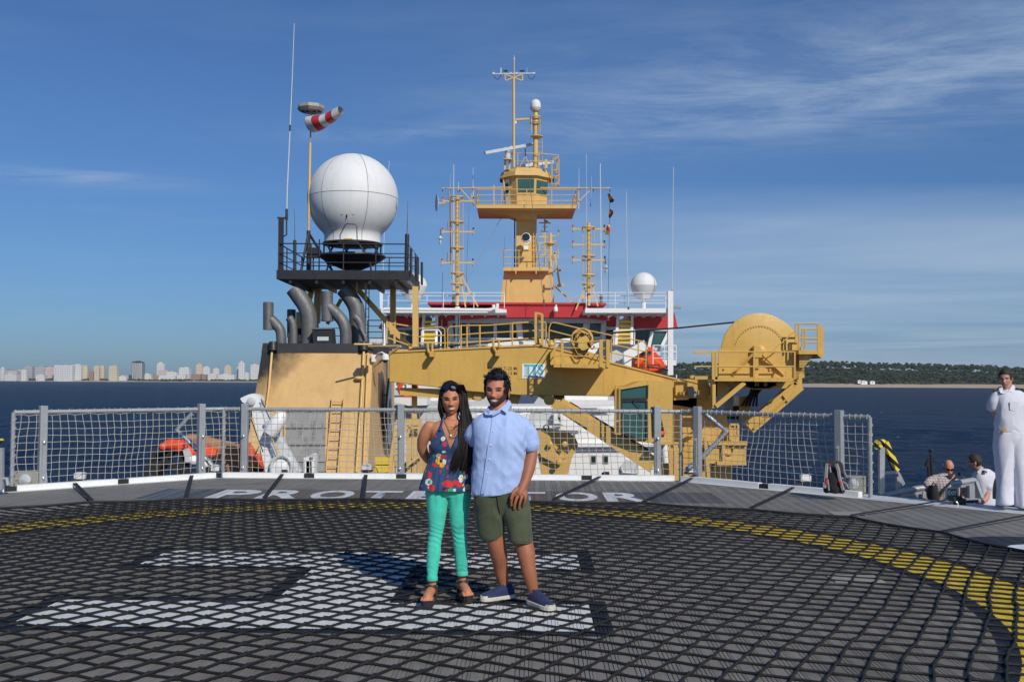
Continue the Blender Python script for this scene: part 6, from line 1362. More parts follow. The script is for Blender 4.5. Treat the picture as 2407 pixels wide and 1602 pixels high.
for i, (x0, x1, yt, yb, mt_, kind, lab) in enumerate(CITY):
    if lab is None: continue
    D = DC + 90 + (891 - yb) * 60 + (i % 3) * 25
    a, b = shore_pt(x0, D), shore_pt(x1, D); hz = 889.5 + (x0 + x1) / 2 * .0048
    top = EYE + (hz - yt) * D / FPX; z0 = SEA_Z + 3; h = top - z0; w = b.x - a.x; dp = min(30, max(12, w * .7)); c_ = (a + b) / 2
    t = thing('city_building', V(c_.x, D, z0), lab, 'building', 'far city buildings along the shore')
    crown = {0: .0, 1: .10, 2: .04, 3: .12, 4: .12}[kind] * h; hb = h - crown
    MB().box((a.x, D, z0 - 2), (b.x, D + dp, z0 + hb)).build('wall', mt_, t, False)
    if kind == 0: MB().box((c_.x - w * .2, D + 2, z0 + hb), (c_.x + w * .15, D + dp * .6, z0 + hb + 3)).build('roof_block', mt_, t, False)
    if kind == 1: MB().box((c_.x - w * .32, D + 1, z0 + hb), (c_.x + w * .3, D + dp * .8, z0 + hb + crown * .6)).build('roof_block', mt_, t, False); MB().box((c_.x - w * .14, D + 2, z0 + hb + crown * .6), (c_.x + w * .14, D + dp * .5, z0 + h)).build('lift_tower', mt_, t, False)
    if kind == 2:
        for j in range(5): xx = a.x + w * (.1 + .2 * j); MB().box((xx - w * .045, D + 1, z0 + hb), (xx + w * .045, D + dp * .5, z0 + h)).build('roof_block', 'f_brick' if mt_ == 'f_pink' else mt_, t, False)
    if kind == 3:
        for j, (f0, f1, g) in enumerate(((.05, .42, .7), (.5, .9, 1.0), (.3, .55, .45))): MB().box((a.x + w * f0, D + .5 + j * .2, z0 + hb), (a.x + w * f1, D + dp * .7, z0 + hb + crown * g)).build('roof_block', mt_, t, False)
    if kind == 4:
        MB().box((a.x + w * .06, D + 1, z0 + hb), (b.x - w * .06, D + dp * .8, z0 + hb + crown * .55)).build('roof_block', 'glass', t, False); MB().box((c_.x - w * .2, D + 2, z0 + hb + crown * .55), (c_.x + w * .2, D + dp * .6, z0 + h)).build('lift_tower', 'f_dark', t, False); MB().box((a.x - 2, D + 1, z0 + h * .5), (a.x + 2, D + 4, z0 + h * .97)).build('side_mast', 'f_brick', t, False)
        for j in range(5): xx = a.x + w * (.12 + j * .19); MB().box((xx - 1.6, D - .6, z0), (xx + 1.6, D + .5, z0 + hb)).build('pier', 'f_white', t, False)
    if h > 35 and kind != 4:
        for j in range(2 if w < 30 else 3):
            xx = a.x + w * (j + .5) / (2 if w < 30 else 3); MB().box((xx - w * .09, D - 1.2, z0 + 4), (xx + w * .09, D + .4, z0 + hb - 2)).build('balcony_stack', mt_, t, False)
# low houses and shrubs along the city beach
rnd = random.Random(5); m = MB()
for i in range(420):
    px = rnd.uniform(-20, 640); s = rnd.uniform(2, 5.5); blob(m, shore_pt(px, DC + rnd.uniform(62, 85), 4 + s * .6), s * 1.7, s, rnd)
tag(m.build('shore_shrubs', 'pine', None, False), 'dark shrubs and trees along the city beach', 'shrubs', kind='stuff')
# haze
hz_ = MB().box((-5200, -60, SEA_Z - 1.5), (4200, 4900, 130)).build('haze', None, None, False)
k = bpy.data.materials.new('haze'); k.use_nodes = True; k.node_tree.nodes.clear(); o_ = k.node_tree.nodes.new('ShaderNodeOutputMaterial'); v_ = k.node_tree.nodes.new('ShaderNodeVolumePrincipled')
v_.inputs['Color'].default_value = (.80, .88, .97, 1); v_.inputs['Density'].default_value = 3.5e-5; v_.inputs['Anisotropy'].default_value = .0
k.node_tree.links.new(v_.outputs[0], o_.inputs['Volume']); hz_.data.materials.append(k); hz_['kind'] = 'stuff'; hz_['label'] = 'thin pale sea haze over the bay'
# ================================================================ davit and rescue boat beyond the left fence
CROP.update({25: (320, 920, 6.2)})
YDv = 24.0
dd_ = thing('boat_davit', at(610, 1110, YDv) + V(0, 0, -1.5), 'white boat davit arm with rounded head before the funnel', 'davit'); d5 = lambda x, y, dy=0.: q(25, x, y, YDv + dy)
def d_z(name, pts, d, dy=0, mat='whiteclean', par=None): return MB().extr([d5(x, y, dy) for x, y in pts], V(0, d, 0)).build(name, mat, par or dd_, False)
d_z('head', ((1515, 100), (1560, 75), (1640, 40), (1700, 28), (1760, 40), (1810, 80), (1825, 130), (1810, 190), (1795, 230), (1650, 230), (1640, 190), (1580, 170), (1545, 150)), .35)
MB().lathe([(.10, 0), (.10, .05), (.05, .07)], d5(1682, 138, -.02), (0, -1, 0), 14).build('pin', 'whitegrey', dd_)
d_z('arm', ((1665, 215), (1810, 215), (1880, 500), (1960, 800), (2080, 1250), (1900, 1250), (1800, 770), (1720, 430)), .35, .02)
for a, b_, w in (((1800, 215), (2330, 1180), .20), ((1860, 250), (2380, 1180), .08)): beam('stay', 'whitegrey', dd_, d5(*a, .3), d5(*b_, .3), w, .15)
T([d5(1965, 740, -.1), d5(2050, 950, -.1)], .045, 10).build('ram', 'galvbright', dd_); MB().lathe([(.08, -.34), (.16, -.28), (.19, -.1), (.18, .12), (.12, .28), (.05, .34)], d5(2040, 470, -.2), (.55, 0, .85), 16).build('float_light', 'whiteclean', dd_); beam('light_arm', 'whiteclean', dd_, d5(1880, 440, -.1), d5(1990, 445, -.2), .06)
T([d5(2120, 1100, -.1) + V(.25 * math.cos(t), 0, .28 * math.sin(t)) for t in [i * PI / 9 for i in range(18)]], .05, 8, closed=True).build('winch_rim', 'whitegrey', dd_); MB().lathe([(.24, 0), (.24, .1), (.1, .16)], d5(2120, 1100, .05), (0, -1, 0), 18).build('winch', 'whiteclean', dd_)
for a, b_ in (((1640, 300), (1850, 880)), ((1790, 800), (1720, 940)), ((1620, 880), (1710, 1180)), ((1820, 110), (1960, 420))): T([d5(*a, -.1), d5(*b_, -.1)], .015, 5).build('fall_wire', 'black', dd_)
d_z('white_box', ((2480, 1010), (2560, 1010), (2560, 1290), (2480, 1290)), .3, 1.0); wbx = thing('deck_locker', at(722, 1110, 25) + V(0, 0, -.5), 'white deck locker with rounded vent before the funnel grille', 'locker'); MB().extr([q(11, x, y, 25) for x, y in ((600, 1320), (665, 1320), (665, 1300), (680, 1285), (700, 1285), (712, 1300), (712, 1500), (600, 1500))], V(0, .4, 0)).build('locker', 'whiteclean', wbx, False); MB().extr([q(11, x, y, 24.98) for x, y in ((658, 1322), (664, 1322), (664, 1480), (658, 1480))], V(0, .01, 0)).build('door_seam', 'whitegrey', wbx, False); MB().extr([q(11, x, y, 24.9) for x, y in ((672, 1298), (705, 1298), (705, 1318), (672, 1318))], V(0, .05, 0)).build('vent', 'whitegrey', wbx, False)
# orange rescue boat with console and engine
YRb = 25.5
rb = thing('rescue_boat', q(25, 900, 1250, YRb) + V(0, 0, -.6), 'orange rigid inflatable rescue boat with brown cover hanging outside the fence', 'boat'); r5 = lambda x, y, dy=0.: q(25, x, y, YRb + dy)
limb_pts = [r5(390, 800, -.6), r5(470, 775, -.3), r5(620, 800, 0), r5(860, 860, 0), r5(1180, 910, 0)]
m = MB(); m.tube(limb_pts, [.08, .15, .19, .18, .15], 14); m.ball(limb_pts[0], .10, 10); m.build('near_tube', 'orange', rb); m = MB(); m.tube([p_ + V(0, 1.6, .05) for p_ in limb_pts], [.08, .15, .19, .18, .15], 14); m.build('far_tube', 'coverbrown', rb)
MB().extr([r5(x, y, .2) for x, y in ((480, 860), (640, 870), (1180, 940), (1200, 1000), (640, 900), (480, 890))], V(0, 1.2, 0)).build('hull', 'orange', rb, False)
m = MB(); P = [r5(x, y, .3) for x, y in ((990, 850), (1050, 800), (1200, 785), (1400, 800), (1520, 850), (1530, 1000), (1500, 1250), (1300, 1250), (1290, 1000), (1200, 960), (1050, 900))]; m.extr(P, V(0, 1.1, 0)); cv_ = m.build('cover', 'coverbrown' if 'coverbrown' in M else 'brownwood', rb, True, 60)
bvm = cv_.modifiers.new('b', 'BEVEL'); bvm.width = .12; bvm.segments = 4
MB().extr([r5(x, y, .1) for x, y in ((1510, 760), (1620, 940), (1860, 965), (1870, 1095), (1620, 1060), (1520, 1250), (1500, 1250))], V(0, 1.0, 0)).build('stern_panel', 'orange', rb, False); MB().extr([r5(x, y, .3) for x, y in ((1620, 1060), (1880, 1100), (1890, 1250), (1620, 1250))], V(0, .6, 0)).build('keel_panel', 'darkred' if 'darkred' in M else 'red', rb, False); T([r5(1620, 1080, .05), r5(1720, 1075, .05), r5(1620, 1180, .05)], .03, 6).build('yellow_strap', 'yellowmark', rb)
MB().extr([r5(x, y, -.3) for x, y in ((220, 860), (480, 855), (500, 900), (400, 1010), (340, 1010), (200, 985))], V(0, .5, 0)).build('engine_frame', 'blacksoft', rb, False); MB().extr([r5(x, y, -.3) for x, y in ((180, 1010), (400, 1010), (270, 1250), (80, 1250))], V(0, .6, 0)).build('engine_leg', 'blacksoft', rb, False)
for a, b_ in (((380, 930), (650, 1200)), ((500, 870), (480, 960)), ((660, 900), (690, 1230)), ((720, 1030), (730, 1200))): beam('frame_bar', 'blacksoft', rb, r5(*a, -.2), r5(*b_, -.2), .12)
MB().extr([r5(x, y, -.4) for x, y in ((680, 850), (730, 830), (760, 900), (800, 1020), (720, 1025))], V(0, .3, 0)).build('grey_cloth', 'whitegrey', rb, False); MB().ball(r5(835, 1000, -.3), .13, 12).build('white_fender', 'whiteclean', rb); MB().ball(r5(1000, 1050, -.2), .12, 12).build('white_fender', 'whiteclean', rb); T([r5(690, 800, -.35), r5(720, 750, -.35), r5(735, 790, -.35), r5(700, 830, -.35)], .05, 6).build('red_flag_roll', 'red', rb)
for x, y in ((1140, 980), (1180, 1060), (1020, 1140), (1100, 990)): MB().ball(r5(x, y, -.1), .14, 10, (1, .6, .7)).build('gear', 'blacksoft', rb)
MB().extr([r5(x, y, .0) for x, y in ((980, 1090), (1120, 1080), (1100, 1200), (1000, 1200))], V(0, .4, 0)).build('gear_box', 'orange', rb, False)
# ================================================================ people
CROP.update({21: (1020, 860, 11.2), 22: (970, 980, 8.71), 23: (2310, 850, 9.8), 24: (2140, 1030, 8.71), 25: (320, 920, 6.2), 26: (1900, 1020, 9.06), 27: (920, 890, 6.82)})
def vcol(name, rough=.6, bump=0, bscale=200, sss=0., var=.10, sheen=0.):
    k = NT(name); a = k.n('ShaderNodeVertexColor', layer_name='Col'); o = k.obj(); n = k.noise(o, 30, 4, .6)
    c = k.mix(k.rng(n, .3, .7, 0, var), a.outputs[0], (0.02, .015, .01)); k.set(c, rough)
    if sss: k.b.inputs['Subsurface Weight'].default_value = sss; k.b.inputs['Subsurface Radius'].default_value = (.012, .005, .003)
    if sheen: k.b.inputs['Sheen Weight'].default_value = sheen
    if bump: k.bump(k.ma('ADD', k.noise(o, bscale, 3, .6), k.noise(o, bscale * .12, 3, .6)), bump, .003)
    return k.m
vcol('skin', .58, .3, 90, .06, .10); vcol('cloth', .85, .5, 160, 0, .10, .15); vcol('hairmat', .38, .3, 300, 0, .2)
def cloth(name, col, rough=.85, bump=.5, var=.12, s=40):
    k = NT(name); o = k.obj(); w = k.noise(o, s * 10, 2, .5); n = k.noise(o, s * .35, 5, .6)
    k.set(k.mix(k.rng(n, .3, .7), sc(col, 1 - var), sc(col, 1 + var)), rough); k.b.inputs['Sheen Weight'].default_value = .15; k.bump(k.ma('ADD', k.ma('MULTIPLY', w, .4), n), bump, .004)
cloth('shirtblue', (.37, .49, .78), .85, .5, .04); cloth('teal', (.055, .56, .41), .8, .35); cloth('olive', (.062, .076, .040), .9, .5, .2); cloth('uniform', (.62, .62, .68), .8, .5, .05); cloth('navy', (.010, .020, .080), .8, .5, .25); cloth('solewhite', (.55, .52, .42), .7, .2); cloth('leather', (.045, .02, .012), .5, .3, .3); cloth('darkcloth', (.012, .012, .014), .85, .5, .4); cloth('khaki', (.30, .26, .17), .9, .5, .2); cloth('greywebbing', (.26, .25, .27), .8, .4)
k = NT('check'); o = k.obj(); x, y, z = k.xyz(o)
lx_ = k.ma('GREATER_THAN', k.ma('FRACT', k.ma('MULTIPLY', k.ma('ADD', x, k.ma('MULTIPLY', y, .4)), 26)), .80); lz_ = k.ma('GREATER_THAN', k.ma('FRACT', k.ma('MULTIPLY', z, 26)), .80)
k.set(k.mix(k.ma('MAXIMUM', lx_, lz_), (.56, .47, .42), (.20, .16, .19)), .85); k.bump(k.noise(o, 25, 4), .5, .01)
k = NT('sunglass'); k.set((.006, .008, .02), .05); k.b.inputs['Specular IOR Level'].default_value = 1.0
k = NT('hair'); o = k.obj(); k.set(k.mix(k.noise(o, 60, 3), (.006, .005, .005), (.018, .013, .010)), .62); k.b.inputs['Specular IOR Level'].default_value = .25
k = NT('hairbrown'); o = k.obj(); k.set(k.mix(k.noise(o, 60, 3), (.018, .011, .007), (.045, .028, .016)), .7)
def smooth_col(me, fn, mat):
    at_ = me.color_attributes.new('Col', 'FLOAT_COLOR', 'POINT')
    for i, v in enumerate(me.vertices):
        c = fn(v.co); at_.data[i].color = (c[0], c[1], c[2], 1)
def union(mb, voxel=.008, sm=4, fac=.5):
    """one continuous surface from overlapping closed pieces"""
    me = mb.fix('u'); o = bpy.data.objects.new('u', me); COL.objects.link(o)
    r = o.modifiers.new('r', 'REMESH'); r.mode = 'VOXEL'; r.voxel_size = voxel; r.use_smooth_shade = True
    if sm: s = o.modifiers.new('s', 'SMOOTH'); s.factor = fac; s.iterations = sm
    dg = bpy.context.evaluated_depsgraph_get(); m2 = bpy.data.meshes.new_from_object(o.evaluated_get(dg)); bpy.data.objects.remove(o); return m2
def limb(mb, pts, rr, n=16, flat=1.0):
    """tapered limb through the joints, rounded at the joints"""
    P = [Vector(p) for p in pts]; out, rad = [], []
    for i in range(len(P) - 1):
        p0, p1, p2, p3 = P[max(i - 1, 0)], P[i], P[i + 1], P[min(i + 2, len(P) - 1)]
        for s in range(5):
            t = s / 5; out.append(.5 * ((2 * p1) + (p2 - p0) * t + (2 * p0 - 5 * p1 + 4 * p2 - p3) * t * t + (3 * p1 - p0 - 3 * p2 + p3) * t ** 3)); rad.append(rr[i] + (rr[i + 1] - rr[i]) * (t * t * (3 - 2 * t)))
    out.append(P[-1]); rad.append(rr[-1]); mb.tube(out, rad, n); mb.ball(out[0], rad[0], n); mb.ball(out[-1], rad[-1], n); return mb
def loft(mb, rings, n=28, sub=5, p=2.3, cap=True):
    """rings: (center, rx, ry) stacked; superellipse cross sections, smooth between"""
    R = []
    for i in range(len(rings) - 1):
        a0, a1, a2, a3 = rings[max(i - 1, 0)], rings[i], rings[i + 1], rings[min(i + 2, len(rings) - 1)]
        cr = lambda w, x, y, z, t: .5 * ((2 * x) + (y - w) * t + (2 * w - 5 * x + 4 * y - z) * t * t + (3 * x - w - 3 * y + z) * t ** 3)
        for s in range(sub): t = s / sub; R.append((cr(a0[0], a1[0], a2[0], a3[0], t), cr(a0[1], a1[1], a2[1], a3[1], t), cr(a0[2], a1[2], a2[2], a3[2], t)))
    R.append(rings[-1]); b = len(mb.v)
    for c, rx, ry in R:
        for k_ in range(n):
            a = 2 * PI * k_ / n; ca, sa = math.cos(a), math.sin(a); mb.v.append(c + Vector((rx * math.copysign(abs(ca) ** (2 / p), ca), ry * math.copysign(abs(sa) ** (2 / p), sa), 0)))
    for i in range(len(R) - 1):
        for k_ in range(n): k2 = (k_ + 1) % n; mb.f.append((b + i * n + k_, b + i * n + k2, b + (i + 1) * n + k2, b + (i + 1) * n + k_))
    if cap: mb.f.append(tuple(b + k_ for k_ in range(n))); mb.f.append(tuple(b + (len(R) - 1) * n + k_ for k_ in range(n)))
    return R
def ringpx(yp, xl, xr, depth, Y, dy=0.):
    a, b = at(xl, yp, Y), at(xr, yp, Y); c = (a + b) / 2; return (V(c.x, Y + dy, c.z), (b.x - a.x) / 2, depth / 2)
def gs(x, z, x0, z0, sx_, sz_): return math.exp(-((x - x0) / sx_) ** 2 - ((z - z0) / sz_) ** 2)
def head_mesh(eye, s, skin, yaw=0., tilt=0., nod=0., beard=None, brow=(.02, .014, .01), lip=(.36, .12, .10), smile=1.0, hairline=.066, hair=(.012, .01, .009), wid=1.0, teeth=True, eyes='squint', scalp=True, NU=110, NV=110):
    """head with face; eye = middle of the head at eye level; returns verts, faces, colours"""
    Vs, Fs, Cs = [], [], []
    R = Matrix.Rotation(yaw, 3, 'Z') @ Matrix.Rotation(nod, 3, 'X') @ Matrix.Rotation(tilt, 3, 'Y')
    for i in range(NV + 1):
        th = PI * i / NV
        for j in range(NU):
            ph = 2 * PI * j / NU; sx_, sy_, sz_ = math.sin(th) * math.sin(ph), -math.sin(th) * math.cos(ph), math.cos(th)
            zc = .118; x = .074 * wid * math.copysign(abs(sx_) ** .92, sx_); y = .094 * sy_ + .012; z = zc * sz_ + .002
            if sz_ < 0:
                t = -sz_; x *= 1 - .30 * t ** 1.6
                if sy_ > 0: y *= 1 - .50 * t; 
                else: y += -.006 * t
            if sy_ < 0: y = max(y, -.078 - .010 * (1 - abs(sx_)) + .02 * max(0, sz_) ** 2)
            if sy_ < .2:
                f = min(1, max(0, (.2 - sy_) / .5)); ax = abs(x)
                dy_ = -.010 * gs(x, z, 0, -.008, .0085, .022) - .021 * gs(x, z, 0, -.034, .0115, .0115) - .008 * gs(ax, z, .012, -.038, .007, .007)
                dy_ += .0110 * gs(ax, z, .030, -.001, .015, .010) - .0055 * gs(ax, z, .026, .017, .02, .007) - .0055 * gs(ax, z, .040, -.026, .018, .016)
                dy_ += -.007 * gs(x, z, 0, -.066, .022, .012) - .009 * gs(x, z, 0, -.103, .018, .013) + .004 * gs(x, z, 0, -.085, .02, .006)
                dy_ += -.011 * gs(x, z, 0, -.072, .040, .034) + .0035 * gs(ax, z, .028, -.058, .006, .012) - .003 * gs(ax, z, .030, -.012, .012, .004)
                y += dy_ * f
            c = skin; ax = abs(x); front = sy_ < .1
            if front:
                redness = .35 * gs(ax, z, .038, -.028, .02, .016) + .35 * gs(x, z, 0, -.034, .012, .012); c = (c[0] * (1 + .06 * redness), c[1] * (1 - .18 * redness), c[2] * (1 - .18 * redness))
                mc = -.066 + 9.0 * smile * x * x                        # mouth curve
                if beard is not None:
                    b = 0
                    jaw = -.050 + 1.15 * max(0, ax - .030)
                    if z < jaw: b = min(1, (jaw - z) / .010)
                    if ax > .052 and z < .005: b = max(b, min(1, (ax - .052) / .006))
                    if abs(z + .052 + .15 * ax) < .006 and ax < .030: b = max(b, 1)
                    if ax < .018 and -.084 < z < -.075: b *= .5 if ax > .006 else .9
                    if abs(ax - .030) < .006 and -.085 < z < -.045: b = max(b, .9)
                    b *= .94; c = tuple(p_ * (1 - b) + q_ * b for p_, q_ in zip(c, beard))
                if ax < .030 and abs(z - mc) < .0105 * (1 - (ax / .033) ** 2): c = lip
                if teeth and ax < .023 * teeth and -.0030 * teeth < z - mc - .0005 < .0046 * (1 - (ax / .027) ** 2): c = (.80, .73, .62)
                ex = ax - .0305
                if (ex / .0165) ** 2 + ((z + .0005) / .0064) ** 2 < 1:
                    c = (.025, .015, .012)
                    if (ex / .010) ** 2 + ((z + .0015) / .0024) ** 2 < 1 and abs(ex) > .0045: c = (.16, .12, .10)
                bz = .0185 + .05 * ex - 10 * ex * ex
                if -.020 < ex < .020 and abs(z - bz) < .0052 * (1.15 - abs(ex) / .03): c = brow
                if abs(ax - .007) < .0035 and abs(z + .043) < .0028: c = (.09, .035, .03)
            hl = hairline - .012 * (ax / .05) ** 2 if ax < .055 else .02
            if scalp and (z > hl or (sy_ > -.05 and z > -.05 and ax > .045) or sy_ > .25 and z > -.06): c = hair
            Vs.append(Vector(eye) + R @ (Vector((x, y, z)) * s)); Cs.append(c)
    for i in range(NV):
        for j in range(NU): j2 = (j + 1) % NU; Fs.append((i * NU + j, i * NU + j2, (i + 1) * NU + j2, (i + 1) * NU + j))
    for sd_ in (-1, 1):                                               # ears
        b = len(Vs)
        for i in range(9):
            t = PI * i / 8
            for j in range(10):
                a = 2 * PI * j / 10; p_ = Vector((sd_ * (.074 * wid + .006 + .005 * math.sin(t) * math.cos(a)), .018 + .016 * math.sin(t) * math.sin(a) - sd_ * 0, -.018 + .030 * math.cos(t) + .004 * math.sin(a)))
                Vs.append(Vector(eye) + R @ (p_ * s)); Cs.append((skin[0] * 1.0, skin[1] * .8, skin[2] * .75))
        for i in range(8):
            for j in range(10): Fs.append((b + i * 10 + j, b + i * 10 + (j + 1) % 10, b + (i + 1) * 10 + (j + 1) % 10, b + (i + 1) * 10 + j))
    return Vs, Fs, Cs, R
def body_obj(parent, mb, skinfn, heads=(), extra=(), voxel=.008, sm=5, mat='skin', name='body'):
    me = union(mb, voxel, sm); Vs = [v.co.copy() for v in me.vertices]; Fs = [tuple(p_.vertices) for p_ in me.polygons]; Cs = [skinfn(v) for v in Vs]; bpy.data.meshes.remove(me)
    for e in extra:                                                  # finer pieces (hands, feet) joined to the same mesh
        m2 = union(e[0], e[1], e[2]); b = len(Vs); Vs += [v.co.copy() for v in m2.vertices]; Fs += [tuple(b + i for i in p_.vertices) for p_ in m2.polygons]; Cs += [skinfn(v.co) for v in m2.vertices]; bpy.data.meshes.remove(m2)
    for h in heads: b = len(Vs); Vs += h[0]; Fs += [tuple(b + i for i in f) for f in h[1]]; Cs += h[2]
    me = bpy.data.meshes.new(name); off = wloc(parent); me.from_pydata([v - off for v in Vs], [], Fs); me.update()
    bm = bmesh.new(); bm.from_mesh(me); bmesh.ops.recalc_face_normals(bm, faces=bm.faces); bm.to_mesh(me); bm.free()
    at_ = me.color_attributes.new('Col', 'FLOAT_COLOR', 'POINT'); at_.data.foreach_set('color', [x for c in Cs for x in (c[0], c[1], c[2], 1.0)])
    me.polygons.foreach_set('use_smooth', [True] * len(me.polygons)); return link(name, me, mat, parent)
def garment(parent, name, mb, mat, voxel=.007, sm=4, disp=None, colfn=None):
    me = union(mb, voxel, sm); off = wloc(parent)
    if disp:
        nr_ = [v.normal.copy() for v in me.vertices]
        for v, n in zip(me.vertices, nr_): v.co += disp(v.co, n)
    for v in me.vertices: v.co -= off
    me.materials.clear(); me.polygons.foreach_set('use_smooth', [True] * len(me.polygons)); me.update()
    if colfn: smooth_col(me, lambda c: colfn(c + off), mat)
    me.name = name; return link(name, me, mat, parent)
def folds(seed, amp, fx, fz, amp2=.0, f2=30):
    def d(c, n):
        a = mnoise.noise(Vector((c.x * fx, c.y * fx, c.z * fz + seed))); b = mnoise.noise(Vector((c.x * f2, c.y * f2, c.z * f2 * .6 + seed)))
        return n * (amp * (1 - abs(a) * 2.2) + amp2 * b)
    return d
def hair_cap(parent, eye, s, R, wid, hairline, thick, mat, seed, rough=.006, side=-.03, name='hair'):
    m = MB(); N1, N2 = 60, 72
    for i in range(N1 + 1):
        th = PI * .80 * i / N1
        for j in range(N2):
            ph = 2 * PI * j / N2; sx_, sy_, sz_ = math.sin(th) * math.sin(ph), -math.sin(th) * math.cos(ph), math.cos(th)
            x = .074 * wid * sx_; y = .094 * sy_ + .012; z = .118 * sz_ + .002
            if sz_ < 0 and sy_ > 0: y *= 1 + .35 * sz_
            front = sy_ < -.1; ax = abs(x); lim = (hairline - .010 * (ax / .05) ** 2) if (front and ax < .060) else (side if sy_ < .35 else -.065)
            k_ = min(1, max(-.9, (z - lim) / .018)); n = Vector((sx_, sy_, sz_)); jit = mnoise.noise(Vector((x * 60, y * 60, z * 60 + seed))) * rough
            off = (thick + jit) * max(k_, 0) * (1 if z > .05 or sy_ > .2 else .45 + .55 * max(0, z) / .05) - .012 * (1 if k_ <= 0 else 0)
            m.v.append(Vector(eye) + R @ ((Vector((x, y, z)) + n * off) * s))
    for i in range(N1):
        for j in range(N2): j2 = (j + 1) % N2; m.f.append((i * N2 + j, i * N2 + j2, (i + 1) * N2 + j2, (i + 1) * N2 + j))
    return m
def strands(m, starts, fn, n, r, rnd, seg=9):
    for i in range(n):
        P = fn(rnd); m.tube(P, [r * (1 - .75 * (j / (len(P) - 1)) ** 2) for j in range(len(P))], 3, cap=False)
def shades(parent, eye, s, R, z0, y0, tiltx, span=.062, hgt=.019, name='sunglasses', mat='sunglass', one=False):
    t = MB()
    for sd_ in (-1, 1):
        pts = []
        for a in [i * 2 * PI / 14 for i in range(14)]:
            x = sd_ * (.031 + .027 * math.cos(a) * 1.0); dz = hgt * math.sin(a) * (1 - .15 * math.cos(a)); yy = y0 + 6.5 * x * x + tiltx * dz
            pts.append(Vector(eye) + R @ (Vector((x, yy, z0 + dz)) * s))
        t.extr(pts, R @ Vector((0, .006 * s, 0)))
    g = t.build('sunglasses', mat, parent, False)
    for sd_ in (-1, 1): T([Vector(eye) + R @ (Vector((sd_ * x, y, z0 + dz)) * s) for x, y, dz in ((.056, y0 + .02, .006), (.080, y0 + .05, .004), (.084, y0 + .10, -.008))], .003 * s, 6).build('temple_arm', mat, g)
    T([Vector(eye) + R @ (Vector((x, y0 - .001, z0 + .008)) * s) for x in (-.008, 0, .008)], .0028 * s, 6).build('nose_bridge', mat, g)
    return g

# ---------------------------------------------------------------- woman in the floral top
YW = 7.70
wo_ = thing('person', V(at(1050, 1412, YW).x, YW, .02), 'smiling woman with long dark hair, floral halter top, turquoise trousers and sandals', 'person')
w = lambda px, py, dy=0.: at(px, py, YW + dy)
SKW = (.53, .215, .112)
b = MB()
loft(b, [ringpx(1150, 1004, 1106, .20, YW), ringpx(1110, 1010, 1106, .19, YW), ringpx(1085, 1014, 1104, .17, YW), ringpx(1050, 1012, 1106, .20, YW), ringpx(1025, 1012, 1108, .20, YW), ringpx(1006, 1008, 1110, .17, YW), ringpx(994, 1018, 1104, .13, YW), ringpx(986, 1040, 1086, .10, YW)])
limb(b, [w(1062, 1000, .01), w(1062, 980, .02), w(1062, 955, .03)], [.062, .050, .050])
limb(b, [w(1010, 1003), w(999, 1022, .01), w(992, 1050, .05), w(1004, 1076, .12), w(1030, 1094, .19)], [.050, .049, .040, .037, .030]); limb(b, [w(1108, 1003), w(1116, 1022, .02), w(1122, 1048, .06), w(1110, 1075, .12), w(1085, 1094, .19)], [.050, .048, .040, .037, .030])
limb(b, [w(1030, 1150), w(1027, 1200), w(1025, 1250), w(1018, 1310, -.01), w(1016, 1340, -.02)], [.06, .055, .042, .038, .034]); limb(b, [w(1080, 1150), w(1080, 1200), w(1080, 1250, .02), w(1085, 1300, .06), w(1086, 1330, .08)], [.06, .055, .042, .038, .034])
limb(b, [w(1016, 1335, -.02), w(1016, 1362, -.03), w(1016, 1386, -.02)], [.040, .031, .036]); limb(b, [w(1086, 1325, .08), w(1086, 1355, .10), w(1087, 1378, .10)], [.040, .031, .036])
def foot(mb, heel, toe, h=.055, wd=.040):
    d = (toe - heel).normalized(); s_ = Vector((-d.y, d.x, 0)); up = V(0, 0, 1); L = (toe - heel).length
    limb(mb, [heel + up * .04, heel + d * L * .35 + up * .045, heel + d * L * .72 + up * .030, heel + d * L * .84 + up * .022], [.034, .036, .036, .030])
    for i in range(5): o = (i - 2) * .0175; l = L * (1.0 - .02 * abs(i - 1.2) ** 1.5); limb(mb, [heel + d * L * .76 + s_ * o * .9 + up * .02, heel + d * (l * .93) + s_ * o + up * .019, heel + d * l + s_ * o + up * .014], [.013, .0115, .010], 8)
wl0, wl1 = gnd(1015, 1401, .045), gnd(999, 1414, .045); wr0, wr1 = gnd(1085, 1390, .045), gnd(1105, 1403, .045)
wl0.z = wl1.z = wr0.z = wr1.z = .050
def ext(a, c, L): d = (c - a); d.z = 0; return a + d.normalized() * L
wl1, wr1 = ext(wl0, gnd(996, 1421, .05), .225), ext(wr0, gnd(1110, 1410, .05), .225); wl1.z = wr1.z = .05
ft = MB(); foot(ft, wl0, wl1); foot(ft, wr0, wr1)
for a, c in ((w(1016, 1386, -.02), wl0), (w(1087, 1378, .10), wr0)): limb(ft, [a, c + V(0, 0, .05)], [.034, .036])
hd = head_mesh(w(1060, 938, -.0), 1.07, SKW, yaw=.05, tilt=-.06, nod=.04, lip=(.52, .19, .14), brow=(.018, .012, .01), smile=1.3, hairline=.074, wid=1.0, scalp=True, teeth=1.15)
hands = MB()
for a, s_ in ((w(1030, 1094, .19), 1), (w(1085, 1094, .19), -1)):
    limb(hands, [a, a + V(.035 * s_, .01, -.02)], [.028, .030])
    for i in range(4): limb(hands, [a + V(.05 * s_, .01, -.005 - i * .016), a + V(.085 * s_, .0, -.012 - i * .017), a + V(.105 * s_, -.01, -.02 - i * .017)], [.0095, .0088, .0075], 8)
    limb(hands, [a + V(.02 * s_, -.02, .01), a + V(.05 * s_, -.04, .012), a + V(.075 * s_, -.05, .008)], [.011, .010, .008], 8)
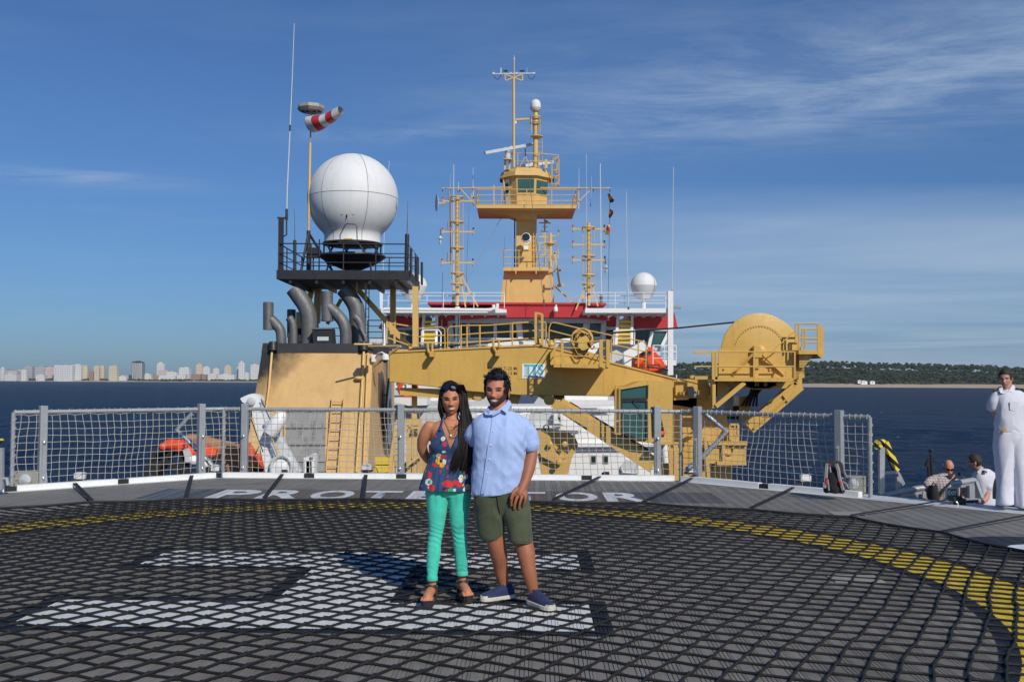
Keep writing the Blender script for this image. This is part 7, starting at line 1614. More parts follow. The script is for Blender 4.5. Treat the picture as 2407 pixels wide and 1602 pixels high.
wb = body_obj(wo_, b, lambda v: SKW, [hd], [(ft, .0045, 2), (hands, .0045, 2)], .008, 6)
# trousers
b = MB()
loft(b, [ringpx(1336 + 24, 1005, 1026, .072, YW - .04, 0), ringpx(1335, 1003, 1030, .085, YW - .03), ringpx(1300, 1003, 1036, .105, YW - .02), ringpx(1275, 1005, 1037, .105, YW - .01), ringpx(1255, 1008, 1041, .115, YW), ringpx(1225, 1007, 1046, .135, YW), ringpx(1190, 1003, 1052, .16, YW), ringpx(1160, 1000, 1056, .185, YW), ringpx(1138, 1001, 1056, .18, YW)], 24)
loft(b, [ringpx(1348, 1074, 1098, .072, YW + .08), ringpx(1330, 1070, 1099, .085, YW + .07), ringpx(1295, 1067, 1099, .105, YW + .05), ringpx(1270, 1065, 1098, .105, YW + .03), ringpx(1250, 1062, 1096, .115, YW + .02), ringpx(1225, 1058, 1099, .135, YW), ringpx(1190, 1055, 1105, .16, YW), ringpx(1160, 1052, 1108, .185, YW), ringpx(1138, 1051, 1106, .18, YW)], 24)
loft(b, [ringpx(1166, 1008, 1100, .15, YW), ringpx(1150, 1001, 1107, .19, YW), ringpx(1130, 1004, 1105, .19, YW), ringpx(1110, 1010, 1103, .17, YW)], 28)
zk = w(1050, 1258).z
def tdisp(c, n):
    kz2_ = math.exp(-((c.z - zk) / .085) ** 2); lo = math.exp(-((c.z - w(0, 1330).z) / .05) ** 2); hi_ = math.exp(-((c.z - w(0, 1165).z) / .05) ** 2)
    ph = mnoise.noise(Vector((c.x * 9, c.y * 9, c.z * 4))) * 3
    return n * ((.0024 * kz2_ + .0010 * lo) * math.sin(c.z * 150 + ph * 3.5 + c.x * 25) + .002 * mnoise.noise(c * 14) + .002 * hi_ * math.sin(c.x * 120))
tr = garment(wo_, 'trousers', b, 'teal', .006, 4, tdisp)
for x0, x1, y, dy in ((1004, 1028, 1358, -.045), (1073, 1099, 1346, .075)):
    a, c = w(x0, y, dy), w(x1, y, dy); cc = (a + c) / 2; rx = (c - a).x / 2 + .002
    MB().lathe([(1.0, -.016), (1.03, -.012), (1.03, .012), (1.0, .016)], cc, (0, 0, 1), 24, rx, .038, x=(1, 0, 0)).build('turn_up', 'teal', tr)
# floral top: flared band with two halter cups
NT_, RT = 200, 100
ringsT = [ringpx(1150, 984, 1113, .27, YW), ringpx(1135, 988, 1111, .26, YW), ringpx(1110, 996, 1109, .235, YW), ringpx(1085, 1006, 1108, .205, YW), ringpx(1065, 1009, 1108, .215, YW), ringpx(1048, 1008, 1111, .245, YW, -.005), ringpx(1030, 1010, 1110, .24, YW, -.006), ringpx(1012, 1012, 1108, .205, YW), ringpx(1000, 1016, 1106, .165, YW), ringpx(988, 1032, 1092, .13, YW)]
tmp = MB(); RR_ = loft(tmp, ringsT, NT_, 20, 2.25, False); nR = len(RR_)
def pxz(v): 
    d = v - Vector((0, 0, EYE)); return v
FLW = []
C22 = lambda x, y: (w(970 + x / 8.71, 980 + y / 8.71).x, w(970 + x / 8.71, 980 + y / 8.71).z)
def fl(x, y, rx, ry, col, rot=0): X, Z = C22(x, y); FLW.append((X, Z, rx / 8.71 * YW / FPX, ry / 8.71 * YW / FPX, col, rot))
RED, WHT, YEL, GRN, BLK = (.62, .025, .03), (.70, .72, .70), (.80, .42, .01), (.02, .36, .13), (.012, .014, .02)
for a in ((490, 365, 16, 32, RED, .4), (645, 420, 40, 48, WHT, -.5), (640, 425, 16, 20, YEL, 0), (680, 525, 42, 52, RED, 0), (592, 500, 16, 45, BLK, .1), (550, 548, 12, 30, BLK, .1), (655, 685, 40, 24, WHT, 0), (375, 670, 24, 50, RED, 0), (445, 775, 32, 28, GRN, 0), (550, 768, 54, 45, WHT, 0), (555, 755, 28, 26, YEL, 0), (548, 770, 16, 16, GRN, 0), (650, 780, 72, 26, RED, 0), (560, 875, 68, 68, YEL, .5), (655, 890, 50, 55, WHT, 0), (620, 960, 52, 42, YEL, .4), (598, 872, 30, 38, BLK, .3), (480, 960, 66, 36, RED, -.5), (605, 1060, 10, 70, RED, -.35), (730, 1000, 12, 40, RED, 0), (270, 1060, 20, 66, YEL, .15), (285, 1040, 14, 40, RED, 0), (370, 1170, 40, 72, RED, 0), (340, 1090, 12, 30, RED, 0), (350, 1300, 74, 68, WHT, 0), (360, 1295, 30, 46, GRN, -.4), (405, 1410, 68, 70, RED, -.6), (345, 1410, 8, 26, WHT, 0), (725, 1320, 96, 62, RED, .1), (800, 1350, 50, 56, RED, -.5), (740, 1180, 10, 55, RED, 0), (885, 1300, 46, 46, RED, .2), (960, 1340, 50, 66, RED, .3), (1005, 1225, 46, 76, WHT, 0), (1032, 1245, 20, 40, YEL, 0), (1012, 1195, 12, 18, GRN, 0), (940, 1185, 22, 42, BLK, -.3), (1030, 1090, 40, 52, GRN, -.3), (1100, 1095, 32, 56, RED, 0), (1105, 1195, 33, 48, WHT, 0), (1048, 1355, 14, 30, YEL, 0), (1125, 1420, 58, 70, WHT, 0), (1135, 1415, 32, 42, YEL, -.4), (1080, 1450, 36, 40, WHT, 0), (1140, 1472, 40, 18, RED, 0), (805, 1455, 66, 42, GRN, 0), (875, 1455, 30, 36, WHT, 0), (670, 1435, 36, 34, BLK, 0), (700, 1455, 26, 20, RED, 0), (1105, 900, 32, 44, WHT, 0), (805, 860, 70, 12, RED, .5), (945, 640, 16, 40, RED, 0), (965, 985, 20, 16, RED, 0), (200, 1385, 14, 20, WHT, 0), (235, 1150, 18, 60, RED, .2), (1160, 1020, 14, 30, RED, 0)): fl(*a)
BLUE = (.022, .062, .150)
def floral(c):
    col = BLUE
    for X, Z, rx, ry, k_, rot in FLW:
        dx, dz = c.x - X, c.z - Z
        if c.y > YW + .02: dx += .045; dz += .03
        u_ = dx * math.cos(rot) + dz * math.sin(rot); v_ = -dx * math.sin(rot) + dz * math.cos(rot); wob = .18 * mnoise.noise(Vector((c.x * 70, c.z * 70, X * 50)))
        if (u_ / rx) ** 2 + (v_ / ry) ** 2 < 1 + wob: col = k_
    return col
mT = MB(); z_arm = w(0, 1040).z
def keep(v):
    px_ = PW / 2 + v.x / v.y * FPX; 
    py_ = w(0, 1000).z; z = v.z
    yy = 1000 + (w(0, 1000).z - z) / (w(0, 1000).z - w(0, 1001).z)
    if yy > 1046: return True
    if v.y > YW - .01: return yy > 1040
    out = 1040 - (1046 - yy) * -.0
    xl = 1011 + max(0, 1042 - yy) * .47; xi = 1062 - max(0, 1046 - yy) * .42; xr_ = 1112 - max(0, 1042 - yy) * .50; xj = 1062 + max(0, 1046 - yy) * .42
    return (xl < px_ < xi) or (xj < px_ < xr_)
for i in range(nR):
    for k_ in range(NT_):
        v = tmp.v[i * NT_ + k_]; c_ = RR_[i][0]; d = (v - c_); d.z = 0; n = d.normalized() if d.length else V(0, -1, 0); a = math.atan2(d.y, d.x)
        f = max(0, 1 - i / (nR * .42)); pl_ = .006 * f * math.sin(a * 13 + 2 * math.sin(a * 3)) + .0035 * mnoise.noise(v * 18) + .004 * math.exp(-((v.z - w(0, 1075).z) / .03) ** 2) * math.sin(a * 40)
        bust = .022 * max(0, -n.y) * (gs(v.x, v.z, w(1034, 0).x, w(0, 1042).z, .05, .05) + gs(v.x, v.z, w(1088, 0).x, w(0, 1042).z, .05, .05))
        mT.v.append(v + n * (pl_ + bust))
for i in range(nR - 1):
    for k_ in range(NT_):
        k2 = (k_ + 1) % NT_; f = (i * NT_ + k_, i * NT_ + k2, (i + 1) * NT_ + k2, (i + 1) * NT_ + k_)
        if all(keep(mT.v[j]) for j in f): mT.f.append(f)
me = mT.mesh('halter_top', wloc(wo_), True, 180); smooth_col(me, lambda c: floral(c + wloc(wo_)), None); tp_ = link('halter_top', me, 'cloth', wo_)
sm_ = tp_.modifiers.new('s', 'SOLIDIFY'); sm_.thickness = .003
cloth('topblue', BLUE, .85, .4)
for pts in (((1035, 1012), (1038, 998), (1041, 985), (1047, 970)), ((1089, 1012), (1086, 998), (1083, 985), (1077, 970))): MB().tube([w(x, y, dy) for (x, y), dy in zip(pts, (-.100, -.084, -.066, -.02))], [.012, .008, .007, .006], 6).build('halter_strap', 'topblue', tp_)
# necklace
nk = T([w(x, y, dy) for x, y, dy in ((1046, 984, -.066), (1050, 996, -.084), (1055, 1008, -.098), (1059, 1018, -.106))], .0028, 5).build('necklace', 'gold', wo_); T([w(x, y, dy) for x, y, dy in ((1059, 1018, -.106), (1066, 1008, -.098), (1074, 992, -.08))], .0025, 5).build('chain', 'gold', nk); MB().ball(w(1059.5, 1023, -.112), .009, 10, (.8, .5, 1.2)).build('pendant', 'whiteclean', nk)
# hair: cap, long locks falling over her left shoulder, stray strands
rnd = random.Random(21); eyeW = w(1060, 938); Rw = hd[3]
hm = hair_cap(wo_, eyeW, 1.07, Rw, 1.0, .068, .016, 'hair', 3, .006, -.12)
def lock(pts, r0, r1, n=10, flat=1.0): P = [w(x, y, dy) for x, y, dy in pts]; hm.tube(P, [(r0 + (r1 - r0) * (i / (len(P) - 1))) * (.25 if i == 0 else (.8 if i == 1 else 1)) for i in range(len(P))], n)
for pts, a, c in ((((1086, 915, .0), (1090, 945, .0), (1092, 975, -.03), (1096, 1005, -.07), (1098, 1040, -.115), (1094, 1075, -.125), (1086, 1100, -.12)), .030, .012), (((1084, 912, .01), (1092, 950, .03), (1100, 985, -.01), (1106, 1020, -.06), (1107, 1055, -.10), (1102, 1085, -.12)), .030, .014), (((1080, 905, -.02), (1088, 935, -.03), (1087, 965, -.05), (1087, 1000, -.09), (1086, 1035, -.12), (1080, 1070, -.14), (1074, 1094, -.13)), .020, .008),
                  (((1082, 908, -.03), (1089, 930, -.02), (1090, 960, -.03), (1092, 1000, -.075), (1092, 1040, -.11), (1088, 1070, -.12)), .022, .016), (((1041, 915, .02), (1035, 940, .02), (1034, 960, .02), (1040, 982, .03), (1046, 1000, .06)), .026, .012), (((1040, 905, -.01), (1034, 930, -.02), (1035, 950, -.03), (1041, 972, -.02)), .016, .006), (((1062, 905, .06), (1062, 950, .09), (1064, 1000, .10), (1070, 1050, .10)), .06, .03)): lock(pts, a, c)
def right_strand(r):
    u_ = r.random(); s0 = w(1072 + 18 * u_, 903 + 12 * r.random(), -.05 + .09 * r.random()); k_ = r.uniform(-1, 1); end = r.uniform(1060, 1118)
    xs = [s0]; dep = r.uniform(-.02, .02)
    for y, x0, x1, d0 in ((925, 1080, 1096, -.04), (950, 1083, 1100, -.035), (975, 1082, 1108, -.05), (1000, 1081, 1114, -.08), (1025, 1080, 1117, -.115), (1050, 1074, 1116, -.135), (1075, 1068, 1114, -.145), (1098, 1062, 1108, -.145), (1112, 1052, 1100, -.14)):
        if y > end: break
        xs.append(w(x0 + (x1 - x0) * u_ + r.uniform(-1.5, 1.5) + 2.2 * math.sin(y * .085 + 5 * u_ + k_), y, d0 + dep + (.05 * u_)))
    return xs
strands(hm, None, right_strand, 620, .0036, rnd)
def left_strand(r):
    u_ = r.random(); xs = [w(1052 - 10 * u_, 902 + 9 * r.random(), -.05 + .07 * r.random())]
    for y, x0, x1, d0 in ((918, 1043, 1037, -.03), (938, 1039, 1031, -.02), (958, 1040, 1031, -.02), (975, 1044, 1035, -.01), (992, 1048, 1040, .0), (1010, 1052, 1046, .02)): xs.append(w(x0 + (x1 - x0) * u_ + r.uniform(-1, 1), y, d0 + r.uniform(-.015, .015)))
    return xs[:r.randint(4, 7)]
strands(hm, None, left_strand, 120, .0036, rnd)
def top_strand(r):
    a = r.uniform(-1, 1); x0 = 1061 + 4 * a; return [w(x0 + a * 24 * t, 903 + 26 * t * t + r.uniform(-.6, .6), -.085 + .035 * t * t - .0 * r.random()) for t in (0, .2, .4, .6, .8, 1)]
strands(hm, None, top_strand, 120, .0034, rnd)
def stray(r):
    x0 = r.uniform(1040, 1085); k_ = r.uniform(-1, 1); return [w(x0 + k_ * 10 * t + r.uniform(-1, 1), 902 - 12 * math.sin(t * 2.6) * r.uniform(.4, 1) + 14 * t * t, -.03) for t in (0, .25, .5, .75, 1)]
strands(hm, None, stray, 18, .0012, rnd)
def chest(r):
    y0 = r.uniform(985, 1015); return [w(1084 - 34 * t * r.uniform(.7, 1), y0 + 10 * math.sin(t * 3) + 12 * t, -.10 - .02 * t) for t in (0, .25, .5, .75, 1)]
strands(hm, None, chest, 16, .0012, rnd)
hm.build('hair', 'hair', wo_, True, 80)
shades(wo_, eyeW, 1.07, Rw, .092, -.082, .35, hgt=.020)
# sandals
for h_, t_ in ((wl0, wl1), (wr0, wr1)):
    d = (t_ - h_).normalized(); s_ = Vector((-d.y, d.x, 0)); L = (t_ - h_).length + .03; sl_ = MB(); pro = []
    out = [(-.02, .030), (.0, .036), (.08, .036), (.15, .043), (.20, .044), (.235, .036), (.255, .015)]; ring_ = [h_ + d * (a - .012) + s_ * b_ for a, b_ in out] + [h_ + d * (a - .012) - s_ * b_ for a, b_ in reversed(out)]
    sl_.extr([V(p_.x, p_.y, .010) for p_ in ring_], V(0, 0, .046)); so2 = sl_.build('sandal', 'blacksoft', wo_, False)
    for a, hgt, wd in ((.155, .075, .046), (.185, .066, .044)):
        c_ = h_ + d * a; MB().tube([V(c_.x, c_.y, .05) + s_ * (wd * math.cos(t)) + V(0, 0, (hgt - .05 + .010) * math.sin(t)) for t in [i * PI / 10 for i in range(11)]], .0095, 6).build('toe_strap', 'leather', so2)
    c_ = h_ + d * .005 + V(0, 0, .075); MB().tube([c_ + d * (.050 * math.cos(t)) + s_ * (.040 * math.sin(t)) + V(0, 0, .012 * math.cos(t)) for t in [i * PI / 9 for i in range(18)]], .009, 6, closed=True).build('ankle_strap', 'leather', so2)
    for sg in (-1, 1): T([h_ + d * .03 + s_ * (.040 * sg) + V(0, 0, 0), c_ + d * .02 + s_ * (.038 * sg)], .008, 6).build('side_strap', 'leather', so2)
# ---------------------------------------------------------------- man in the blue shirt
YN = 7.55
mn = thing('person', V(at(1205, 1415, YN).x, YN, .02), 'bearded man in pale blue shirt, olive shorts and navy trainers beside the woman', 'person')
n_ = lambda px, py, dy=0.: at(px, py, YN + dy)
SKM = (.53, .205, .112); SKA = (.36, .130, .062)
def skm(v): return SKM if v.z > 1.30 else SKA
b = MB()
loft(b, [ringpx(1150, 1118, 1224, .24, YN), ringpx(1080, 1118, 1226, .24, YN), ringpx(1020, 1114, 1236, .24, YN), ringpx(990, 1122, 1236, .18, YN), ringpx(978, 1145, 1210, .13, YN)])
limb(b, [n_(1174, 990, .01), n_(1172, 966, .015), n_(1170, 940, .03)], [.072, .064, .064])
limb(b, [n_(1226, 1004), n_(1243, 1026, .02), n_(1250, 1062, .03), n_(1243, 1100, -.03), n_(1233, 1136, -.09)], [.040, .046, .046, .048, .034]); limb(b, [n_(1130, 1004), n_(1110, 1030, .08), n_(1098, 1062, .15), n_(1075, 1080, .22), n_(1050, 1085, .26)], [.040, .046, .046, .044, .034])
limb(b, [n_(1155, 1180, .02), n_(1164, 1262, .02), n_(1171, 1295, .04), n_(1177, 1335, .10), n_(1184, 1376, .13)], [.09, .072, .068, .056, .038]); limb(b, [n_(1212, 1180), n_(1228, 1262, -.03), n_(1236, 1298, -.06), n_(1243, 1340, -.08), n_(1255, 1392, -.07)], [.09, .072, .070, .056, .038])
limb(b, [n_(1184, 1376, .13), n_(1186, 1390, .14)], [.038, .036]); limb(b, [n_(1255, 1392, -.07), n_(1256, 1404, -.07)], [.038, .036])
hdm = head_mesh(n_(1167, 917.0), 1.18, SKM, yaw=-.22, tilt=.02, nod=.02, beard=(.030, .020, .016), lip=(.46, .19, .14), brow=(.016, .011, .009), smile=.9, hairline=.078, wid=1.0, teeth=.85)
hn = MB(); kn = lambda x, y, dy: q(14, x, y, YN + dy)
limb(hn, [n_(1233, 1134, -.09), kn(1325, 120, -.11), kn(1300, 180, -.125)], [.033, .034, .034]); limb(hn, [kn(1325, 120, -.11), kn(1345, 200, -.12)], [.030, .030])
for kx, ky, mx_, my, tx, ty, r_ in ((1228, 205, 1210, 258, 1206, 312, .0105), (1270, 222, 1248, 285, 1238, 345, .0112), (1318, 225, 1300, 285, 1290, 345, .0108), (1362, 212, 1355, 260, 1345, 308, .0095)):
    limb(hn, [kn(kx + (1310 - kx) * .4, ky - 50, -.125), kn(kx, ky, -.145), kn(mx_, my, -.150), kn(tx, ty, -.135)], [.014, r_ * 1.12, r_, r_ * .86], 10)
limb(hn, [kn(1265, 130, -.13), kn(1225, 180, -.155), kn(1205, 235, -.16)], [.016, .0125, .0105], 10)
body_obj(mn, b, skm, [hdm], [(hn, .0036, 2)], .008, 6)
# finger nails
for tx, ty in ((1206, 316), (1238, 350), (1290, 350), (1345, 312)): pass
# shorts
b = MB()
loft(b, [ringpx(1263, 1128, 1182, .17, YN + .03), ringpx(1245, 1124, 1184, .18, YN + .02), ringpx(1210, 1118, 1184, .21, YN + .01), ringpx(1175, 1114, 1180, .23, YN), ringpx(1148, 1113, 1172, .23, YN)], 24)
loft(b, [ringpx(1271, 1199, 1250, .17, YN - .05), ringpx(1250, 1194, 1249, .185, YN - .04), ringpx(1215, 1184, 1247, .21, YN - .02), ringpx(1180, 1174, 1243, .23, YN), ringpx(1148, 1168, 1236, .23, YN)], 24)
loft(b, [ringpx(1212, 1140, 1222, .12, YN), ringpx(1195, 1124, 1236, .18, YN), ringpx(1175, 1115, 1241, .22, YN), ringpx(1150, 1113, 1236, .24, YN), ringpx(1120, 1116, 1232, .22, YN)], 28)
sh_ = garment(mn, 'shorts', b, 'olive', .007, 4, folds(4.0, .009, 8, 5, .0025, 26))
for c, rx, ry in (ringpx(1264, 1127, 1183, .176, YN + .03), ringpx(1272, 1198, 1251, .176, YN - .05)): T([c + V(rx * math.cos(t), ry * math.sin(t), 0) for t in [i * PI / 14 for i in range(28)]], .004, 5, closed=True).build('hem', 'olive', sh_)
T([n_(1169, 1166, -.128), n_(1172, 1185, -.118), n_(1176, 1205, -.09)], .0035, 5).build('fly_seam', 'olive', sh_)
for x0, y0, x1, y1 in ((1226, 1163, 1237, 1185),): T([n_(x0, y0, -.115), n_(x1, y1, -.075)], .0035, 5).build('pocket_seam', 'olive', sh_)
# shirt
b = MB()
loft(b, [ringpx(1160, 1109, 1228, .27, YN), ringpx(1140, 1109, 1230, .275, YN), ringpx(1105, 1112, 1232, .275, YN), ringpx(1070, 1114, 1233, .275, YN), ringpx(1040, 1114, 1236, .28, YN, -.005), ringpx(1015, 1112, 1240, .265, YN), ringpx(998, 1110, 1246, .22, YN), ringpx(986, 1114, 1240, .18, YN), ringpx(977, 1126, 1222, .15, YN), ringpx(967, 1146, 1202, .13, YN)])
limb(b, [n_(1224, 1004), n_(1238, 1016, .01), n_(1247, 1042, .02)], [.060, .068, .066]); limb(b, [n_(1132, 1004), n_(1116, 1020, .05), n_(1102, 1048, .12)], [.064, .070, .064])
zc1, zc2 = n_(0, 1160).z, n_(0, 1110).z; xm = n_(1165, 0).x
def shirt_d(c, n):
    f = folds(9.0, .008, 5, 6.5, .0026, 24)(c, n) + folds(3.0, .004, 14, 9, 0, 9)(c, n)
    arm = math.exp(-((c.x - n_(1226, 0).x) / .05) ** 2 - ((c.z - n_(0, 1050).z) / .11) ** 2); f += n * (.006 * arm * math.sin((c.z * .8 + c.x) * 85))
    t = max(0, (zc2 - c.z) / (zc2 - zc1)); px_ = (c.x - n_(1109, 0).x) / (n_(1228, 0).x - n_(1109, 0).x); lift = .065 * max(0, (px_ - .55) / .45) ** 1.6 + .03 * max(0, (.15 - px_) / .15)
    if c.y > YN + .05: lift *= .3
    return f + V(0, 0, lift * min(1, t) ** 1.5)
st2 = garment(mn, 'shirt', b, 'shirtblue', .0065, 4, shirt_d)
# sleeve turn-up, placket, buttons, collar
c_ = n_(1247, 1043, .02); ax = (n_(1240, 1012, .01) - c_).normalized(); MB().lathe([(.060, -.016), (.0725, -.014), (.0735, .016), (.066, .018)], c_, ax, 28).build('sleeve_cuff', 'shirtblue', st2)
def surf(px, py, out=.004):                # front of the shirt at a pixel
    o = Vector((0, 0, EYE)); off = wloc(mn); r = ray(px, py).normalized(); hit, loc, nn, idx = st2.ray_cast(o - off, r); return (loc + off - r * out) if hit else n_(px, py, -.14)
bpy.context.view_layer.update()
pl = [(1158, 982), (1156, 1000), (1151, 1030), (1146, 1060), (1142, 1090), (1138, 1120), (1134, 1145), (1131, 1160)]
pl = [(pl[i][0] + (pl[i + 1][0] - pl[i][0]) * t / 6, pl[i][1] + (pl[i + 1][1] - pl[i][1]) * t / 6) for i in range(7) for t in range(6)] + [pl[-1]]
m = MB(); L_ = [surf(x - 1, y, .010) for x, y in pl]; R_ = [surf(x + 9, y, .010) for x, y in pl]
for _ in range(12):
    for A3 in (L_, R_):
        for i in range(1, len(A3) - 1): A3[i] = (A3[i - 1] + A3[i] * 2 + A3[i + 1]) / 4
for i in range(len(pl) - 1): m.quad(L_[i], R_[i], R_[i + 1], L_[i + 1])
pk = m.build('placket', 'shirtblue', st2)
for x, y in ((1158, 974), (1155, 1013), (1150, 1045), (1146, 1078), (1142, 1110)): P = surf(x + 4, y, .012); MB().lathe([(.005, 0), (.005, .002)], P, (0, -1, .1), 10).build('button', 'whiteclean', pk)
for s_, pts in ((-1, ((1147, 958), (1139, 963), (1140, 974), (1150, 975), (1158, 973), (1152, 964))), (1, ((1196, 939), (1202, 947), (1191, 971), (1179, 962), (1160, 973), (1172, 966), (1188, 952)))):
    P = [n_(x, y, dy) for (x, y), dy in zip(pts, (-.03, -.045, -.095, -.11, -.108, -.095) if s_ < 0 else (.01, -.02, -.10, -.105, -.108, -.095, -.05))]
    cp_ = MB().extr(P, V(0, .006, 0)).build('collar_leaf', 'shirtblue', st2, False)
T([n_(1145, 966, -.02), n_(1150, 969, -.08), n_(1158, 974, -.098), n_(1172, 967, -.09), n_(1190, 951, -.04), n_(1196, 944, .02), n_(1188, 945, .075), n_(1168, 950, .085), n_(1150, 957, .05)], .013, 8, closed=True).build('collar_band', 'shirtblue', st2)
# hair, sunglasses pushed up
eyeM = n_(1167, 917.0); Rm = hdm[3]; rnd = random.Random(8)
hm = hair_cap(mn, eyeM, 1.18, Rm, 1.0, .080, .015, 'hair', 5, .010, -.022)
def curl(r):
    th = r.uniform(0, 1.25); ph = r.uniform(0, 2 * PI); n = Vector((math.sin(th) * math.sin(ph), -math.sin(th) * math.cos(ph), math.cos(th)))
    base = Vector((.078 * n.x, .098 * n.y + .012, .122 * n.z + .002)); 
    if n.y < -.2 and base.z < .074: base.z = .080
    a = r.uniform(0, 6.28); t1 = n.cross(Vector((0, .3, 1))).normalized(); t2 = n.cross(t1); L = r.uniform(.010, .024)
    return [eyeM + Rm @ ((base + n * (L * t) + (t1 * math.cos(a + 3.5 * t) + t2 * math.sin(a + 3.5 * t)) * (.010 * t)) * 1.18) for t in (-.2, .15, .4, .7, 1)]
strands(hm, None, curl, 750, .0034, rnd)
hm.build('hair', 'hair', mn, True, 80)
shades(mn, eyeM, 1.18, Rm, .092, -.080, .45, hgt=.016)
# trainers
def trainer(h_, t_, parent, up=V(0, 0, 1)):
    d = (t_ - h_); d.z = 0; L = d.length; d.normalize(); s_ = Vector((-d.y, d.x, 0)); z0 = .016
    def R_(a, wd, zl, zh, n=18):           # section across the foot
        return [h_ * 1 + d * a + s_ * (wd * math.cos(t)) + V(0, 0, (zl if math.sin(t) < 0 else zh) * abs(math.sin(t)) ** .8 * (1 if math.sin(t) > 0 else -1)) for t in [2 * PI * i / n for i in range(n)]]
    prof = [(-.02, .012, .012), (-.012, .030, .070), (.02, .037, .090), (.055, .038, .098), (.10, .040, .088), (.145, .044, .066), (.185, .047, .050), (.225, .043, .042), (.255, .030, .034), (.268, .010, .02)]
    k_ = L / .262; m = MB(); rows_ = []
    for a, wd, hh in prof:
        b0 = len(m.v)
        for i in range(18):
            t = 2 * PI * i / 18; ct, st3 = math.cos(t), math.sin(t); z = z0 + .022 + (hh - .0) * max(0, st3) ** .75 - .006 * max(0, -st3); m.v.append(V(h_.x, h_.y, 0) + d * (a * k_) + s_ * (wd * math.copysign(abs(ct) ** .8, ct)) + V(0, 0, z))
        rows_.append(b0)
    for a, b_ in zip(rows_[:-1], rows_[1:]):
        for i in range(18): m.f.append((a + i, a + (i + 1) % 18, b_ + (i + 1) % 18, b_ + i))
    m.f.append(tuple(range(18))); m.f.append(tuple(range(rows_[-1], rows_[-1] + 18)))
    sh = m.build('trainer', 'navy', parent, True, 60); ss = sh.modifiers.new('s', 'SUBSURF'); ss.levels = ss.render_levels = 1
    so_ = MB(); out = [(a * k_, wd * 1.10 + .003) for a, wd, hh in prof]; ring_ = [V(h_.x, h_.y, z0) + d * (a * 1.03 - .002) + s_ * w_ for a, w_ in out] + [V(h_.x, h_.y, z0) + d * (a * 1.03 - .002) - s_ * w_ for a, w_ in reversed(out)]
    so_.extr(ring_, V(0, 0, .030)); o = so_.build('sole', 'solewhite', sh, False); bv = o.modifiers.new('b', 'BEVEL'); bv.width = .006; bv.segments = 2
    MB().extr([V(h_.x, h_.y, z0 + .02) + d * (a * k_) + s_ * w_ for a, w_ in ((.235, .040), (.262, .026), (.274, 0), (.262, -.026), (.235, -.040))], V(0, 0, .022)).build('toe_guard', 'solewhite', sh, False)
    for i in range(5): a = (.085 + i * .020) * k_; zt2 = z0 + .022 + .094 - i * .0095; T([V(h_.x, h_.y, zt2 - .012) + d * a - s_ * .024, V(h_.x, h_.y, zt2 + .002) + d * (a + .008), V(h_.x, h_.y, zt2 - .012) + d * (a + .002) + s_ * .024], .0032, 5).build('lace', 'navy', sh)
    MB().lathe([(.9, 0), (1.0, .006), (.9, .012)], V(h_.x, h_.y, z0 + .104) + d * (.030 * k_), V(0, 0, 1) + d * -.15, 20, .046, .036, x=d).build('ankle_collar', 'navy', sh)
trainer(gnd(1203, 1402, .02), gnd(1133, 1411, .02), mn); trainer(gnd(1249, 1416, .02), gnd(1298, 1433, .02), mn)
# ---------------------------------------------------------------- officers and visitor at the stairs on the right
YO = 13.35
of = thing('person', V(at(2372, 1190, YO).x, YO, .02), 'officer in white uniform standing with hands behind his back at the right edge', 'person')
o_ = lambda px, py, dy=0.: at(px, py, YO + dy)
SKO = (.52, .28, .20)
b = MB()
loft(b, [ringpx(1010, 2346, 2402, .24, YO), ringpx(960, 2346, 2402, .25, YO), ringpx(930, 2344, 2406, .20, YO)])
limb(b, [o_(2368, 925), o_(2367, 912), o_(2368, 895)], [.062, .056, .056]); limb(b, [o_(2335, 945), o_(2337, 966, .06), o_(2348, 990, .17), o_(2368, 1003, .22)], [.048, .042, .036, .028]); limb(b, [o_(2410, 945), o_(2410, 968, .06), o_(2398, 992, .17), o_(2374, 1004, .22)], [.048, .042, .036, .028])
hn = MB(); a = o_(2371, 1004, .24)
for s_ in (-1, 1):
    limb(hn, [a + V(.02 * s_, 0, 0), a + V(-.03 * s_, .01, -.03)], [.028, .03])
    for i in range(4): limb(hn, [a + V(-.03 * s_, .02, -.01 - .016 * i), a + V(-.06 * s_, .03, -.03 - .017 * i), a + V(-.07 * s_, .02, -.05 - .017 * i)], [.01, .009, .008], 8)
    limb(hn, [a + V(0, .02, .02), a + V(-.04 * s_, .035, .03), a + V(-.06 * s_, .04, .025)], [.011, .01, .008], 8)
ho = head_mesh(o_(2363, 889.0), 1.06, SKO, yaw=-.62, nod=.12, tilt=0, hairline=.058, hair=(.02, .013, .009), lip=(.36, .16, .13), brow=(.03, .02, .014), smile=.2, teeth=False, NU=80, NV=80)
body_obj(of, b, lambda v: SKO, [ho], [(hn, .005, 2)], .010, 5)
hm = hair_cap(of, o_(2363, 889.0), 1.06, ho[3], 1.0, .062, .012, 'hairbrown', 9, .005, -.02); hm.build('hair', 'hairbrown', of, True, 80)
b = MB()
loft(b, [ringpx(1014, 2342, 2406, .27, YO), ringpx(990, 2341, 2408, .29, YO), ringpx(960, 2341, 2408, .28, YO), ringpx(940, 2338, 2412, .25, YO), ringpx(926, 2340, 2408, .20, YO), ringpx(917, 2352, 2396, .15, YO)])
limb(b, [o_(2342, 930), o_(2335, 944), o_(2333, 957, .03)], [.058, .062, .064]); limb(b, [o_(2404, 932), o_(2410, 944), o_(2413, 957, .03)], [.058, .062, .064])
su = garment(of, 'shirt', b, 'uniform', .009, 4, folds(2, .016, 4, 3, .004, 14))
